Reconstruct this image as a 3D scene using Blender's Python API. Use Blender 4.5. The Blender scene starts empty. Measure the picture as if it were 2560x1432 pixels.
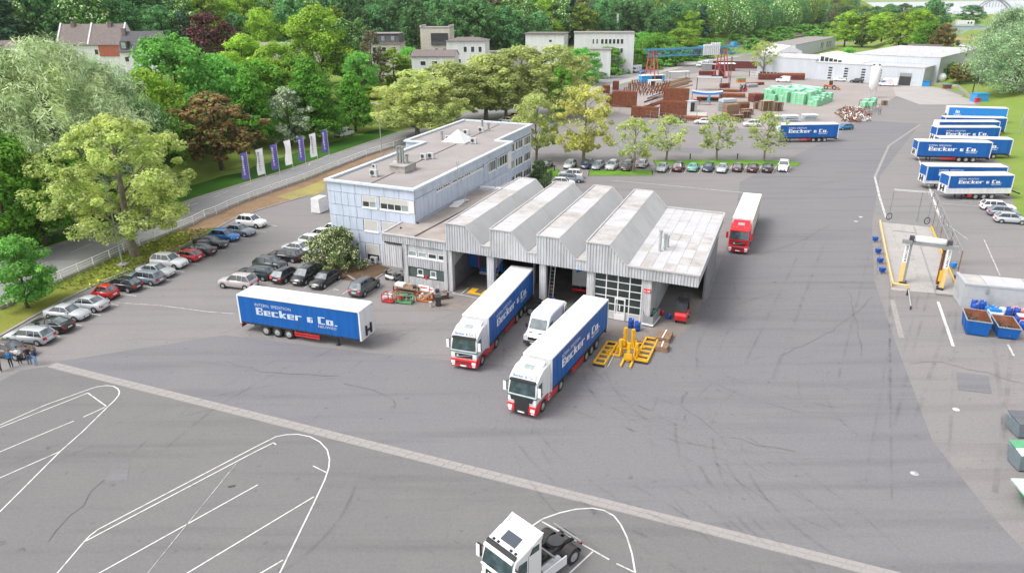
# Truck yard of a haulage company seen from a drone, overcast spring day.
# World: metres, camera over the origin at 30.7 m, +Y away from it, yard level z = 0.
import bpy, bmesh, random
import numpy as np
from math import *
from mathutils import Vector, Matrix
SC = bpy.context.scene
COL = SC.collection
R = random.Random(11)
# ------------------------------------------------------------------ camera
F_PX, PITCH, CAM_H, ROLL, CX, CY = 1796.67, 0.381623, 30.705, -0.005901, 1280.0, 716.0
_c, _s = cos(PITCH), sin(PITCH)
_R0, _D0, _F0 = Vector((1, 0, 0)), Vector((0, -_s, -_c)), Vector((0, _c, -_s))
_cr, _sr = cos(ROLL), sin(ROLL)
_X = _R0 * _cr - _D0 * _sr
_DN = _R0 * _sr + _D0 * _cr
cam_data = bpy.data.cameras.new('camera')
cam_data.sensor_width = 36.0
cam_data.lens = F_PX / 2560.0 * 36.0
cam_data.clip_start = 0.5
cam_data.clip_end = 12000.0
cam = bpy.data.objects.new('camera', cam_data)
COL.objects.link(cam)
_rot = Matrix((( _X.x, -_DN.x, -_F0.x), (_X.y, -_DN.y, -_F0.y), (_X.z, -_DN.z, -_F0.z)))
cam.matrix_world = Matrix.Translation((0, 0, CAM_H)) @ _rot.to_4x4()
SC.camera = cam
# ------------------------------------------------------------------ light
SUN_EL, SUN_AZ = radians(54), radians(-112)          # azimuth clockwise from +Y
world = bpy.data.worlds.new('World')
SC.world = world
world.use_nodes = True
_wn, _wl = world.node_tree.nodes, world.node_tree.links
_sky = _wn.new('ShaderNodeTexSky')
_sky.sky_type = 'NISHITA'
_sky.sun_disc = False
_sky.sun_elevation = SUN_EL
_sky.sun_rotation = SUN_AZ
_sky.air_density = 1.0
_sky.dust_density = 3.0
_hs = _wn.new('ShaderNodeHueSaturation')             # cloud cover: a nearly colourless sky
_hs.inputs['Saturation'].default_value = 0.16
_wl.new(_sky.outputs[0], _hs.inputs['Color'])
_wl.new(_hs.outputs[0], _wn['Background'].inputs['Color'])
_wn['Background'].inputs['Strength'].default_value = 0.15
_sd = bpy.data.lights.new('sun', 'SUN')
_sd.energy = 0.95
_sd.angle = radians(24)
_sd.color = (1.0, 0.965, 0.92)
sun = bpy.data.objects.new('sun', _sd)
COL.objects.link(sun)
_sv = Vector((sin(SUN_AZ) * cos(SUN_EL), cos(SUN_AZ) * cos(SUN_EL), sin(SUN_EL)))
sun.rotation_euler = _sv.to_track_quat('Z', 'Y').to_euler()
vs = SC.view_settings
vs.view_transform = 'Standard'
vs.look = 'None'
vs.exposure = 1.05
vs.gamma = 1.0
vs.use_curve_mapping = False
SC.cycles.max_bounces = 7
SC.cycles.diffuse_bounces = 5
SC.cycles.transparent_max_bounces = 6
# ------------------------------------------------------------------ survey of the photograph
def ray(u, v):
  a, b = u - CX, v - CY
  a, b = (_cr * a + _sr * b) / F_PX, (-_sr * a + _cr * b) / F_PX
  return Vector((a, _c - b * _s, -_s - b * _c))
def g(u, v, z=0.0):
  """where a point of the photograph lies on the level z"""
  d = ray(u, v)
  t = (z - CAM_H) / d.z
  return Vector((d.x * t, d.y * t, z))
def pix(p):
  x, y, z = p[0], p[1], p[2] - CAM_H
  w = y * _c - z * _s
  q = -(y * _s + z * _c)
  a, b = F_PX * x / w, F_PX * q / w
  return CX + _cr * a - _sr * b, CY + _sr * a + _cr * b
def fit(u0, v0, u1, v1, L, W, H, deg, z=0.0):
  """centre, on level z, of an L x W x H thing turned by deg that fills the given stretch of the photograph"""
  uc, vc = (u0 + u1) / 2, (v0 + v1) / 2
  a = radians(deg)
  u, v = uc, vc + 3
  for _ in range(8):
    p = g(u, v, z)
    us, vv = [], []
    for sx in (-.5, .5):
      for sy in (-.5, .5):
        for h in (0, H):
          q = pix((p.x + sx * L * cos(a) - sy * W * sin(a), p.y + sx * L * sin(a) + sy * W * cos(a), z + h))
          us.append(q[0]); vv.append(q[1])
    u += uc - (min(us) + max(us)) / 2
    v += vc - (min(vv) + max(vv)) / 2
  return g(u, v, z)
# ------------------------------------------------------------------ materials
MATS = {}
def _noise(nt, co, scale, detail=4.0, rough=0.55, dim3=True):
  n = nt.nodes.new('ShaderNodeTexNoise')
  n.inputs['Scale'].default_value = scale
  n.inputs['Detail'].default_value = detail
  n.inputs['Roughness'].default_value = rough
  nt.links.new(co, n.inputs['Vector'])
  return n.outputs['Fac']
def _mr(nt, x, a, b, c, d):
  n = nt.nodes.new('ShaderNodeMapRange')
  for i, k in enumerate((a, b, c, d)):
    n.inputs[i + 1].default_value = k
  nt.links.new(x, n.inputs[0])
  return n.outputs[0]
def _mix(nt, f, a, b, mode='MIX'):
  n = nt.nodes.new('ShaderNodeMix')
  n.data_type = 'RGBA'
  n.blend_type = mode
  for sock, val in ((n.inputs[0], f), (n.inputs[6], a), (n.inputs[7], b)):
    if hasattr(val, 'links'):
      nt.links.new(val, sock)
    elif isinstance(val, (tuple, list)):
      sock.default_value = (*val[:3], 1)
    else:
      sock.default_value = val
  return n.outputs[2]
def _gray(nt, x):
  n = nt.nodes.new('ShaderNodeCombineColor')
  for i in range(3):
    nt.links.new(x, n.inputs[i])
  return n.outputs[0]
def newmat(name):
  m = bpy.data.materials.new(name)
  m.use_nodes = True
  nt = m.node_tree
  b = nt.nodes['Principled BSDF']
  tc = nt.nodes.new('ShaderNodeTexCoord')
  MATS[name] = m
  return m, nt, b, tc
def mat(name, col=None, rough=0.6, metal=0.0, var=0.10, scale=1.5, spec=0.4, dirt=None, dscale=0.7, dlo=0.5, dhi=0.75, bump=0.0, bscale=20, coat=0.0, emit=0.0, run=0.0):
  """painted / plain surface: base colour with fine variation, optional stains of another colour"""
  if name in MATS:
    return MATS[name]
  m, nt, b, tc = newmat(name)
  co = tc.outputs['Object']
  f = _mr(nt, _noise(nt, co, scale, 5), .3, .7, 1 - var, 1 + var)
  c = _mix(nt, 1.0, col, _gray(nt, f), 'MULTIPLY')
  if dirt:
    c = _mix(nt, _mr(nt, _noise(nt, co, dscale, 6, .65), dlo, dhi, 0, 1), c, dirt)
  if run:                                              # rain streaks down the surface
    mp = nt.nodes.new('ShaderNodeMapping')
    mp.inputs['Scale'].default_value = (2.6, 2.6, .12)
    nt.links.new(co, mp.inputs[0])
    c = _mix(nt, 1.0, c, _gray(nt, _mr(nt, _noise(nt, mp.outputs[0], 1.0, 5, .65), .42, .72, 1, 1 - run)), 'MULTIPLY')
  nt.links.new(c, b.inputs['Base Color'])
  b.inputs['Roughness'].default_value = rough
  b.inputs['Metallic'].default_value = metal
  b.inputs['Specular IOR Level'].default_value = spec
  if coat:
    b.inputs['Coat Weight'].default_value = coat
    b.inputs['Coat Roughness'].default_value = 0.08
  if emit:
    b.inputs['Emission Color'].default_value = (*col, 1)
    b.inputs['Emission Strength'].default_value = emit
  if bump:
    bn = nt.nodes.new('ShaderNodeBump')
    bn.inputs['Strength'].default_value = bump
    bn.inputs['Distance'].default_value = .05
    nt.links.new(_noise(nt, co, bscale, 4), bn.inputs['Height'])
    nt.links.new(bn.outputs[0], b.inputs['Normal'])
  return m
def asphalt(name, c1, c2, c3, patch=.05, streak=None, rough=.85):
  """worn asphalt: big tone patches, stains, dark wheel streaks, fine grit"""
  m, nt, b, tc = newmat(name)
  co = tc.outputs['Object']
  c1, c2, c3 = [tuple(k * .74 for k in c) for c in (c1, c2, c3)]
  c = _mix(nt, _mr(nt, _noise(nt, co, patch, 4, .6), .38, .62, 0, 1), c1, c2)
  c = _mix(nt, _mr(nt, _noise(nt, co, patch * 5, 6, .7), .5, .8, 0, .8), c, c3)
  if streak is not None:
    mp = nt.nodes.new('ShaderNodeMapping')
    mp.inputs['Rotation'].default_value = (0, 0, radians(streak))
    mp.inputs['Scale'].default_value = (.035, .55, 1)
    nt.links.new(co, mp.inputs[0])
    w = _mr(nt, _noise(nt, mp.outputs[0], 1.0, 5, .6), .5, .72, 0, .45)
    c = _mix(nt, w, c, tuple(k * .62 for k in c1))
  gr = _mr(nt, _noise(nt, co, 5, 5, .8), .25, .75, .84, 1.16)
  c = _mix(nt, 1.0, c, _gray(nt, gr), 'MULTIPLY')
  st = _mr(nt, _noise(nt, co, 1.3, 3, .5), .66, .76, 1.0, .74)
  c = _mix(nt, 1.0, c, _gray(nt, st), 'MULTIPLY')
  nt.links.new(c, b.inputs['Base Color'])
  b.inputs['Roughness'].default_value = rough
  b.inputs['Specular IOR Level'].default_value = .25
  return m
def grass(name, c1, c2, c3, scale=.25):
  m, nt, b, tc = newmat(name)
  co = tc.outputs['Object']
  c = _mix(nt, _mr(nt, _noise(nt, co, scale, 5, .6), .4, .62, 0, 1), c1, c2)
  c = _mix(nt, _mr(nt, _noise(nt, co, scale * 2.7, 6, .7), .55, .72, 0, .9), c, c3)
  gr = _mr(nt, _noise(nt, co, 7, 4, .8), .3, .7, .72, 1.28)
  c = _mix(nt, 1.0, c, _gray(nt, gr), 'MULTIPLY')
  nt.links.new(c, b.inputs['Base Color'])
  b.inputs['Roughness'].default_value = .9
  b.inputs['Specular IOR Level'].default_value = .1
  return m
def leafmat(name, c1, c2, c3=None, p3=0.0, trans=.35):
  """foliage: every leaf its own tone, some blossom or young tips (c3) with share p3"""
  m, nt, b, tc = newmat(name)
  K = (1.72, 1.92, 1.9)
  c1, c2, c3 = [tuple(a * b for a, b in zip(c, K)) if c else c for c in (c1, c2, c3)]
  ge = nt.nodes.new('ShaderNodeNewGeometry')
  rnd = ge.outputs['Random Per Island']
  oi = nt.nodes.new('ShaderNodeObjectInfo')
  c = _mix(nt, rnd, c1, c2)
  n = _mr(nt, _noise(nt, tc.outputs['Object'], .45, 3), .33, .67, .68, 1.28)
  c = _mix(nt, _mr(nt, _noise(nt, tc.outputs['Object'], .23, 3), .45, .7, 0, .35), c, (c2[0] * 1.25, c2[1] * 1.0, c2[2] * .8))
  c = _mix(nt, 1.0, c, _gray(nt, n), 'MULTIPLY')
  o = _mr(nt, oi.outputs['Random'], 0, 1, .82, 1.18)
  c = _mix(nt, 1.0, c, _gray(nt, o), 'MULTIPLY')
  if c3:
    n2 = nt.nodes.new('ShaderNodeMath'); n2.operation = 'FRACT'
    n1 = nt.nodes.new('ShaderNodeMath'); n1.operation = 'MULTIPLY'
    nt.links.new(rnd, n1.inputs[0]); n1.inputs[1].default_value = 37.0
    nt.links.new(n1.outputs[0], n2.inputs[0])
    c = _mix(nt, _mr(nt, n2.outputs[0], p3, p3 + .01, 1, 0), c, c3)
  nt.links.new(c, b.inputs['Base Color'])
  b.inputs['Roughness'].default_value = .65
  b.inputs['Specular IOR Level'].default_value = .2
  tr = nt.nodes.new('ShaderNodeBsdfTranslucent')
  nt.links.new(c, tr.inputs['Color'])
  mx = nt.nodes.new('ShaderNodeMixShader')
  mx.inputs[0].default_value = trans
  nt.links.new(b.outputs[0], mx.inputs[1])
  nt.links.new(tr.outputs[0], mx.inputs[2])
  nt.links.new(mx.outputs[0], nt.nodes['Material Output'].inputs[0])
  return m
def glassmat(name, col=(.02, .03, .035), rough=.06):
  if name in MATS: return MATS[name]
  m, nt, b, tc = newmat(name)
  c = _mix(nt, _mr(nt, _noise(nt, tc.outputs['Object'], 1.1, 2), .4, .6, 0, 1), col, tuple(k * 2.2 for k in col))
  nt.links.new(c, b.inputs['Base Color'])
  b.inputs['Roughness'].default_value = rough
  b.inputs['Specular IOR Level'].default_value = .9
  return m
def paint(name, col):
  return mat('paint_' + name, col, rough=.28, var=.03, spec=.5, coat=.6)
# ------------------------------------------------------------------ mesh building
class MB:
  def __init__(s):
    s.v, s.f, s.m, s.sm = [], [], [], []
  def add(s, vs, fs, m=0, sm=False):
    o = len(s.v)
    s.v += [tuple(p) for p in vs]
    for f in fs:
      s.f.append([i + o for i in f]); s.m.append(m); s.sm.append(sm)
    return s
  def hexa(s, p, m=0):                              # 8 corners: bottom 4 ccw, top 4 ccw
    return s.add(p, [(3, 2, 1, 0), (4, 5, 6, 7), (0, 1, 5, 4), (1, 2, 6, 5), (2, 3, 7, 6), (3, 0, 4, 7)], m)
  def box(s, x0, x1, y0, y1, z0, z1, m=0):
    return s.hexa([(x0, y0, z0), (x1, y0, z0), (x1, y1, z0), (x0, y1, z0), (x0, y0, z1), (x1, y0, z1), (x1, y1, z1), (x0, y1, z1)], m)
  def cbox(s, c, size, rz=0.0, m=0, ry=0.0, rx=0.0):
    M = Matrix.Translation(c) @ Matrix.Rotation(rz, 4, 'Z') @ Matrix.Rotation(ry, 4, 'Y') @ Matrix.Rotation(rx, 4, 'X')
    a, b, d = size[0] / 2, size[1] / 2, size[2] / 2
    return s.hexa([M @ Vector(q) for q in ((-a, -b, -d), (a, -b, -d), (a, b, -d), (-a, b, -d), (-a, -b, d), (a, -b, d), (a, b, d), (-a, b, d))], m)
  def poly(s, pts, m=0):
    return s.add(pts, [tuple(range(len(pts)))], m)
  def ext(s, pts, y0, y1, m=0):                     # polygon in x,z (ccw seen from -y) pushed from y0 to y1
    n = len(pts)
    vs = [(x, y0, z) for x, z in pts] + [(x, y1, z) for x, z in pts]
    fs = [tuple(range(n)), tuple(range(2 * n - 1, n - 1, -1))] + [((i + 1) % n, i, i + n, (i + 1) % n + n) for i in range(n)]
    return s.add(vs, fs, m)
  def slab(s, pts, z0, z1, m=0):                    # polygon in x,y (ccw) pushed from z0 to z1
    n = len(pts)
    vs = [(p[0], p[1], z0) for p in pts] + [(p[0], p[1], z1) for p in pts]
    fs = [tuple(range(n - 1, -1, -1)), tuple(range(n, 2 * n))] + [(i, (i + 1) % n, (i + 1) % n + n, i + n) for i in range(n)]
    return s.add(vs, fs, m)
  def cyl(s, p0, p1, r0, r1=None, n=10, m=0, sm=True, caps=True):
    r1 = r0 if r1 is None else r1
    p0, p1 = Vector(p0), Vector(p1)
    d = (p1 - p0).normalized()
    a = d.orthogonal().normalized(); b = d.cross(a)
    vs = []
    for p, r in ((p0, r0), (p1, r1)):
      vs += [p + a * (r * cos(2 * pi * i / n)) + b * (r * sin(2 * pi * i / n)) for i in range(n)]
    s.add(vs, [(i, (i + 1) % n, (i + 1) % n + n, i + n) for i in range(n)], m, sm)
    if caps:
      s.add(vs, [tuple(range(n - 1, -1, -1)), tuple(range(n, 2 * n))], m)
    return s
  def tube(s, pts, r, n=6, m=0):
    for a, b in zip(pts[:-1], pts[1:]):
      if (Vector(b) - Vector(a)).length > 1e-4:
        s.cyl(a, b, r, r, n, m)
    return s
  def bar(s, a, b, w, h=None, m=0, up=(0, 0, 1)):   # square bar between two points
    h = w if h is None else h
    a, b = Vector(a), Vector(b)
    d = (b - a).normalized(); up = Vector(up)
    if abs(d.dot(up)) > .98: up = Vector((0, 1, 0)) if abs(d.y) < .9 else Vector((1, 0, 0))
    x = d.cross(up).normalized() * (w / 2); y = x.cross(d).normalized() * (h / 2)
    return s.hexa([a - x - y, a + x - y, a + x + y, a - x + y, b - x - y, b + x - y, b + x + y, b - x + y], m)
  def loft(s, rings, m=0, sm=True, caps=True, closed=True):
    n = len(rings[0]); vs = [p for r in rings for p in r]; fs = []
    for k in range(len(rings) - 1):
      for i in range(n if closed else n - 1):
        j = (i + 1) % n
        fs.append((k * n + i, k * n + j, (k + 1) * n + j, (k + 1) * n + i))
    s.add(vs, fs, m, sm)
    if caps:
      s.add(rings[0], [tuple(range(n - 1, -1, -1))], m); s.add(rings[-1], [tuple(range(n))], m)
    return s
  def lathe(s, prof, c=(0, 0, 0), n=12, m=0, axis='z'):
    rings = []
    for r, z in prof:
      if axis == 'z':
        rings.append([(c[0] + r * cos(2 * pi * i / n), c[1] + r * sin(2 * pi * i / n), c[2] + z) for i in range(n)])
      else:
        rings.append([(c[0] + r * sin(2 * pi * i / n), c[1] + z, c[2] + r * cos(2 * pi * i / n)) for i in range(n)])
    return s.loft(rings, m)
  def xf(s, M, start=0):
    s.v[start:] = [tuple(M @ Vector(p)) for p in s.v[start:]]
    return s
  def mesh(s, name, mats=(), bevel=0.0, fix=False, seg=1):
    me = bpy.data.meshes.new(name)
    me.from_pydata(s.v, [], s.f)
    for mm in mats: me.materials.append(MATS[mm] if isinstance(mm, str) else mm)
    me.polygons.foreach_set('material_index', s.m)
    me.polygons.foreach_set('use_smooth', s.sm)
    if bevel or fix:
      bm = bmesh.new(); bm.from_mesh(me)
      if fix:
        bmesh.ops.remove_doubles(bm, verts=bm.verts, dist=1e-4)
        bmesh.ops.recalc_face_normals(bm, faces=bm.faces)
      if bevel:
        bmesh.ops.bevel(bm, geom=[e for e in bm.edges if len(e.link_faces) == 2 and e.calc_face_angle(0) > .5], offset=bevel, segments=seg, profile=.6, affect='EDGES', clamp_overlap=True)
      bm.to_mesh(me); bm.free()
    me.update()
    return me
def obj(name, mb, mats, parent=None, loc=None, rz=None, bevel=0.0, fix=False, seg=1):
  if not isinstance(mats, (list, tuple)): mats = [mats]
  me = mb.mesh(name, mats, bevel, fix, seg) if isinstance(mb, MB) else mb
  o = bpy.data.objects.new(name, me)
  COL.objects.link(o)
  if parent is not None: o.parent = parent
  if loc is not None: o.location = loc
  if rz is not None: o.rotation_euler = (0, 0, rz)
  return o
def tag(o, label=None, cat=None, group=None, kind=None):
  if label: o['label'] = label
  if cat: o['category'] = cat
  if group: o['group'] = group
  if kind: o['kind'] = kind
  return o
def thing(name, label, cat, loc=(0, 0, 0), rz=0.0, group=None):
  o = bpy.data.objects.new(name, None)
  o.empty_display_size = .3
  COL.objects.link(o)
  o.location = loc; o.rotation_euler = (0, 0, rz)
  return tag(o, label, cat, group)
KIDS = {}
def copy_tree(src, parent=None):
  c = src.copy(); COL.objects.link(c)
  if parent is not None:
    c.parent = parent
  for ch in list(src.children):
    copy_tree(ch, c)
  return c
def dup(src, loc, rz, label, group=None):
  c = copy_tree(src)
  c.location = loc; c.rotation_euler = (0, 0, rz)
  tag(c, label, None, group)
  return c
def struct(name, mb, m, z=None, **k):
  return tag(obj(name, mb, m, **k), kind='structure')
# ------------------------------------------------------------------ lettering
_TXT = {}
def text_mesh(s, bold=0.0):
  k = (s, bold)
  if k not in _TXT:
    cu = bpy.data.curves.new('lettering', 'FONT')
    cu.body = s; cu.resolution_u = 2; cu.offset = bold
    o = bpy.data.objects.new('lettering', cu)
    COL.objects.link(o)
    bpy.context.view_layer.update()
    me = bpy.data.meshes.new_from_object(o.evaluated_get(bpy.context.evaluated_depsgraph_get()))
    vs = [tuple(v.co) for v in me.vertices]; fs = [tuple(p.vertices) for p in me.polygons]
    bpy.data.objects.remove(o); bpy.data.curves.remove(cu); bpy.data.meshes.remove(me)
    xs = [v[0] for v in vs]; ys = [v[1] for v in vs]
    x0, y0 = min(xs), min(ys); w, h = max(xs) - x0, max(ys) - y0
    _TXT[k] = ([((x - x0), (y - y0)) for x, y, _ in vs], fs, w, h)
  return _TXT[k]
def write(parent, s, org, right, up, h, m, w=None, bold=0.0, name='lettering'):
  vs, fs, tw, th = text_mesh(s, bold)
  right, up, org = Vector(right).normalized(), Vector(up).normalized(), Vector(org)
  kx = (w / tw) if w else h / th
  mb = MB().add([org + right * (x * kx) + up * (y * h / th) for x, y in vs], fs)
  return obj(name, mb, m, parent)
BLOCK = {
 'B': '11111 11001 11001 11110 11001 11001 11111', 'e': '11111 11001 11111 11000 11111', 'c': '11111 11000 11000 11000 11111',
 'k': '11000 11000 11011 11110 11100 11110 11011', 'r': '11111 11000 11000 11000 11000', '&': '1111 1100 1111 1101 1111',
 'C': '11111 11000 11000 11000 11000 11000 11111', 'o': '11111 11011 11011 11011 11111', '.': '11', ' ': '000'}
def block_text(s):
  rects, x = [], 0.0
  for ch in s:
    rows = BLOCK[ch].split(); w = len(rows[0])
    for i, row in enumerate(rows):
      y = len(rows) - 1 - i; j = 0
      while j < w:
        if row[j] == '1':
          k = j
          while k < w and row[k] == '1': k += 1
          rects.append((x + j, y, x + k, y + 1)); j = k
        else: j += 1
    x += w + (.8 if ch != ' ' else 0)
  return rects, x - .8
def write_block(parent, s, org, right, up, h, w, m, name='lettering'):
  rects, tw = block_text(s)
  right, up, org = Vector(right), Vector(up), Vector(org)
  mb = MB()
  for x0, y0, x1, y1 in rects:
    mb.poly([org + right * (x * w / tw) + up * (y * h / 7) for x, y in ((x0, y0), (x1, y0), (x1, y1), (x0, y1))])
  return obj(name, mb, m, parent)
# ------------------------------------------------------------------ terrain
ROAD_FAR = [(-92, 10), (-75, 58), (-62.6, 90.5), (-57.6, 101.6), (-52.4, 117), (-43.3, 137.8), (-34.9, 160), (-27.6, 179.8), (0, 240), (33.4, 306), (50.2, 331), (90.2, 381.6), (140, 440), (230, 535), (420, 720)]
FENCE_PX = [(0, 776), (20, 768), (60, 749), (100, 730), (156, 704), (198.6, 685.6), (236, 669), (276.5, 650), (311.7, 633), (350, 617), (387, 602.6), (420, 587.5), (452.5, 576), (484, 562.4), (513, 547), (541.7, 537), (569.4, 523.4), (596, 513), (623.5, 502), (645, 494.5), (677.7, 482), (718, 468), (762, 453), (804.7, 435.4), (846, 419), (881, 405), (916.5, 391), (951.7, 380), (984, 370), (1014.6, 359)]
FENCE = [tuple(g(*p)[:2]) for p in FENCE_PX]
ROAD_NEAR = [(-80, 10), (-66, 50)] + [(x - 1.1, y + .5) for x, y in FENCE[::3]] + [(FENCE[-1][0] - 1.1, FENCE[-1][1] + .5), (6, 220), (31.9, 264.6), (57.6, 312.8), (98.2, 381), (128, 417), (180, 472), (262, 556), (450, 735)]
DYKE = [(170, 50), (112, 84), (86, 97)] + [(x + .8, y) for x, y in [tuple(g(*p)[:2]) for p in ((2556, 545), (2524, 492), (2519, 440), (2508, 385), (2488, 322), (2462, 272), (2428, 250), (2394, 222))]] + [(154, 274), (161, 291), (178, 340), (210, 420)]
def sm(a, b, x):
  t = min(1, max(0, (x - a) / (b - a)))
  return t * t * (3 - 2 * t)
def side(poly, x, y):
  """signed distance to a line of points, positive on its left"""
  best, sg = 1e9, 1
  for (ax, ay), (bx, by) in zip(poly[:-1], poly[1:]):
    dx, dy = bx - ax, by - ay
    L2 = dx * dx + dy * dy
    t = min(1, max(0, ((x - ax) * dx + (y - ay) * dy) / L2))
    qx, qy = x - ax - t * dx, y - ay - t * dy
    d = hypot(qx, qy)
    if d < best - 1e-9:
      best, sg = d, (1 if dx * qy - dy * qx >= 0 else -1)
  return best * sg
def tz(x, y):
  if y > 1100: return 0.0
  d = side(ROAD_FAR, x, y)
  z = 0.0
  if d > 7:
    z = 5.5 * sm(7, 45, d) + 2.5 * sm(45, 110, d)
    if d > 125:
      z += min(75, .30 * (d - 125)) * (1 - sm(.36, .52, x / max(y, 1)))
    z *= 1 - .35 * sm(.3, .5, x / max(y, 1))
  else:
    e = -side(DYKE, x, y)
    if e > 0 and y > 0:
      z = 5.0 * sm(0, 26, e) * (1 - sm(420, 600, y))
  return z
def gt(u, v, lift=0.0):
  """ground point, hills included, seen at a point of the photograph"""
  d = ray(u, v)
  o = Vector((0, 0, CAM_H))
  t, st = 20.0, 6.0
  while t < 1500:
    p = o + d * t
    if p.z < tz(p.x, p.y) + lift:
      lo, hi = t - st, t
      for _ in range(14):
        m = (lo + hi) / 2; q = o + d * m
        if q.z < tz(q.x, q.y) + lift: hi = m
        else: lo = m
      q = o + d * hi
      return Vector((q.x, q.y, tz(q.x, q.y)))
    t += st
  p = o + d * 900
  return Vector((p.x, p.y, tz(p.x, p.y)))
grass('meadow', (.16, .24, .045), (.20, .26, .055), (.25, .26, .10), .06)
grass('lawn', (.10, .23, .025), (.14, .27, .035), (.17, .24, .05), .3)
grass('verge_grass', (.17, .20, .035), (.23, .22, .05), (.28, .22, .09), .22)
grass('dry_grass', (.33, .29, .10), (.27, .24, .10), (.31, .22, .13), .25)
grass('bark', (.27, .18, .115), (.22, .15, .09), (.33, .23, .15), .35)
grass('soil', (.13, .085, .055), (.10, .065, .042), (.17, .115, .075), .5)
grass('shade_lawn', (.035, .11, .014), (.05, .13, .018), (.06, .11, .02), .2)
mat('water', (.40, .42, .46), rough=.25, var=.03, scale=.01)
asphalt('yard_asphalt', (.305, .284, .278), (.282, .270, .270), (.32, .293, .278), .045, 25)
asphalt('lane_asphalt', (.236, .230, .243), (.248, .240, .249), (.262, .252, .252), .03, 58)
asphalt('front_asphalt', (.212, .206, .208), (.228, .219, .216), (.245, .232, .224), .05, 40)
asphalt('road_asphalt', (.31, .305, .31), (.33, .325, .325), (.28, .275, .275), .03, 60)
asphalt('store_asphalt', (.44, .39, .37), (.38, .345, .33), (.46, .35, .28), .07)
asphalt('apron_concrete', (.33, .285, .255), (.28, .25, .23), (.21, .175, .15), .2)
asphalt('pale_concrete', (.52, .49, .465), (.47, .445, .43), (.38, .35, .33), .15)
asphalt('kerb_stone', (.42, .39, .37), (.38, .36, .35), (.31, .29, .28), .8)
mat('line_white', (.60, .585, .57), rough=.7, var=.08, dirt=(.30, .29, .285), dscale=1.8, dlo=.5, dhi=.72)
mat('line_worn', (.55, .53, .52), rough=.8, var=.1, dirt=(.28, .27, .27), dscale=1.6, dlo=.42, dhi=.62)
mat('gravel', (.22, .18, .15), var=.3, scale=3)
mat('steel_rail', (.25, .2, .17), rough=.4, metal=.6)
def terrain():
  xs = sorted(set(list(range(-620, -160, 20)) + list(range(-160, 260, 8)) + list(range(260, 760, 20))))
  ys = sorted(set(list(range(0, 300, 8)) + list(range(300, 1120, 20))))
  nx = len(xs)
  mb = MB()
  vs = [(x, y, tz(x, y)) for y in ys for x in xs]
  fs = [(j * nx + i, j * nx + i + 1, (j + 1) * nx + i + 1, (j + 1) * nx + i) for j in range(len(ys) - 1) for i in range(nx - 1)]
  mb.add(vs, fs, 0, True)
  struct('ground', mb, 'meadow')
  mb = MB().poly([(-7000, -900, -.6), (7000, -900, -.6), (7000, 9000, -.6), (-7000, 9000, -.6)])
  struct('far_plain', mb, 'meadow')
  mb = MB().poly([(620, 1000, -.2), (3400, 950, -.2), (6500, 3000, -.2), (6500, 6800, -.2), (1500, 3600, -.2), (300, 1500, -.2)])
  struct('river', mb, 'water')
terrain()
def sheet(name, pts, z, m, kind='structure'):
  mb = MB()
  P = [Vector((p[0], p[1], z)) for p in pts]
  if sum(a.x * b.y - b.x * a.y for a, b in zip(P, P[1:] + P[:1])) < 0: P.reverse()
  mb.poly(P)
  return tag(obj(name, mb, MATS[m]), kind=kind)
def G(l): return [g(*p) for p in l]
KERB = [(-56, 44), (-52, 56)] + [tuple(g(*p)[:2]) for p in ((8, 836), (75, 797), (165, 748), (262, 702), (343, 668), (437, 626), (520, 583), (590, 545), (660, 522), (781, 486))]
YARD = KERB + [(-35, 122), (-31.5, 138), (-27.5, 150), (FENCE[-1][0], FENCE[-1][1]), (6.5, 217.5), (33, 263.2), (58.5, 311.5), (99, 380), (129, 415), (190, 420), (206, 415)] + DYKE[::-1][1:] + [(170, 5), (-66, 5)]
sheet('yard', YARD, .02, 'yard_asphalt')
sheet('road', ROAD_NEAR + ROAD_FAR[::-1], .02, 'road_asphalt')
sheet('driveway', G([(2150, 300), (2300, 310), (2200, 440), (2180, 560), (2185, 700), (2240, 860), (2330, 1100), (2480, 1290), (2640, 1460), (2250, 1460), (2150, 1415), (1400, 1226), (700, 1050), (140, 905), (560, 838), (950, 885), (1500, 935), (1770, 745), (1835, 560), (1850, 455), (2080, 345)]), .03, 'lane_asphalt')
sheet('forecourt', [(-44, 57), (-41.8, 57.8), (-18.2, 48.1), (3.1, 39.3), (20, 32.3), (33, 27), (30, 6), (-60, 6)], .028, 'front_asphalt')
sheet('apron', G([(1125, 742), (1240, 752), (1360, 782), (1480, 804), (1610, 822), (1690, 800), (1742, 722), (1800, 600), (1770, 700), (1740, 800), (1690, 850), (1560, 850), (1400, 800), (1240, 775), (1050, 778), (960, 730), (1000, 690)]), .036, 'apron_concrete')
sheet('storage_yard', G([(1478, 268), (1700, 314), (1900, 324), (2080, 328), (2165, 288), (2245, 238), (2230, 216), (2060, 202), (1940, 192), (1800, 172), (1660, 200)]), .03, 'store_asphalt')
sheet('far_yard', G([(2230, 216), (2330, 214), (2420, 245), (2440, 262), (2300, 262), (2240, 240)]), .034, 'pale_concrete')
verge = [(-66, 40)] + [(x - .2, y) for x, y in FENCE] + [(-27.5, 150), (-31.5, 138), (-35, 122)] + KERB[::-1]
sheet('verge', verge, .045, 'bark')
sheet('verge_lawn', [(-66, 40)] + FENCE[:13] + [tuple(g(470, 600)[:2]), tuple(g(340, 662)[:2])] + KERB[5::-1], .055, 'verge_grass')
sheet('verge_dry_patch', G([(690, 492), (760, 470), (815, 448), (812, 478), (790, 488), (730, 500)]), .055, 'dry_grass')
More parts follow.
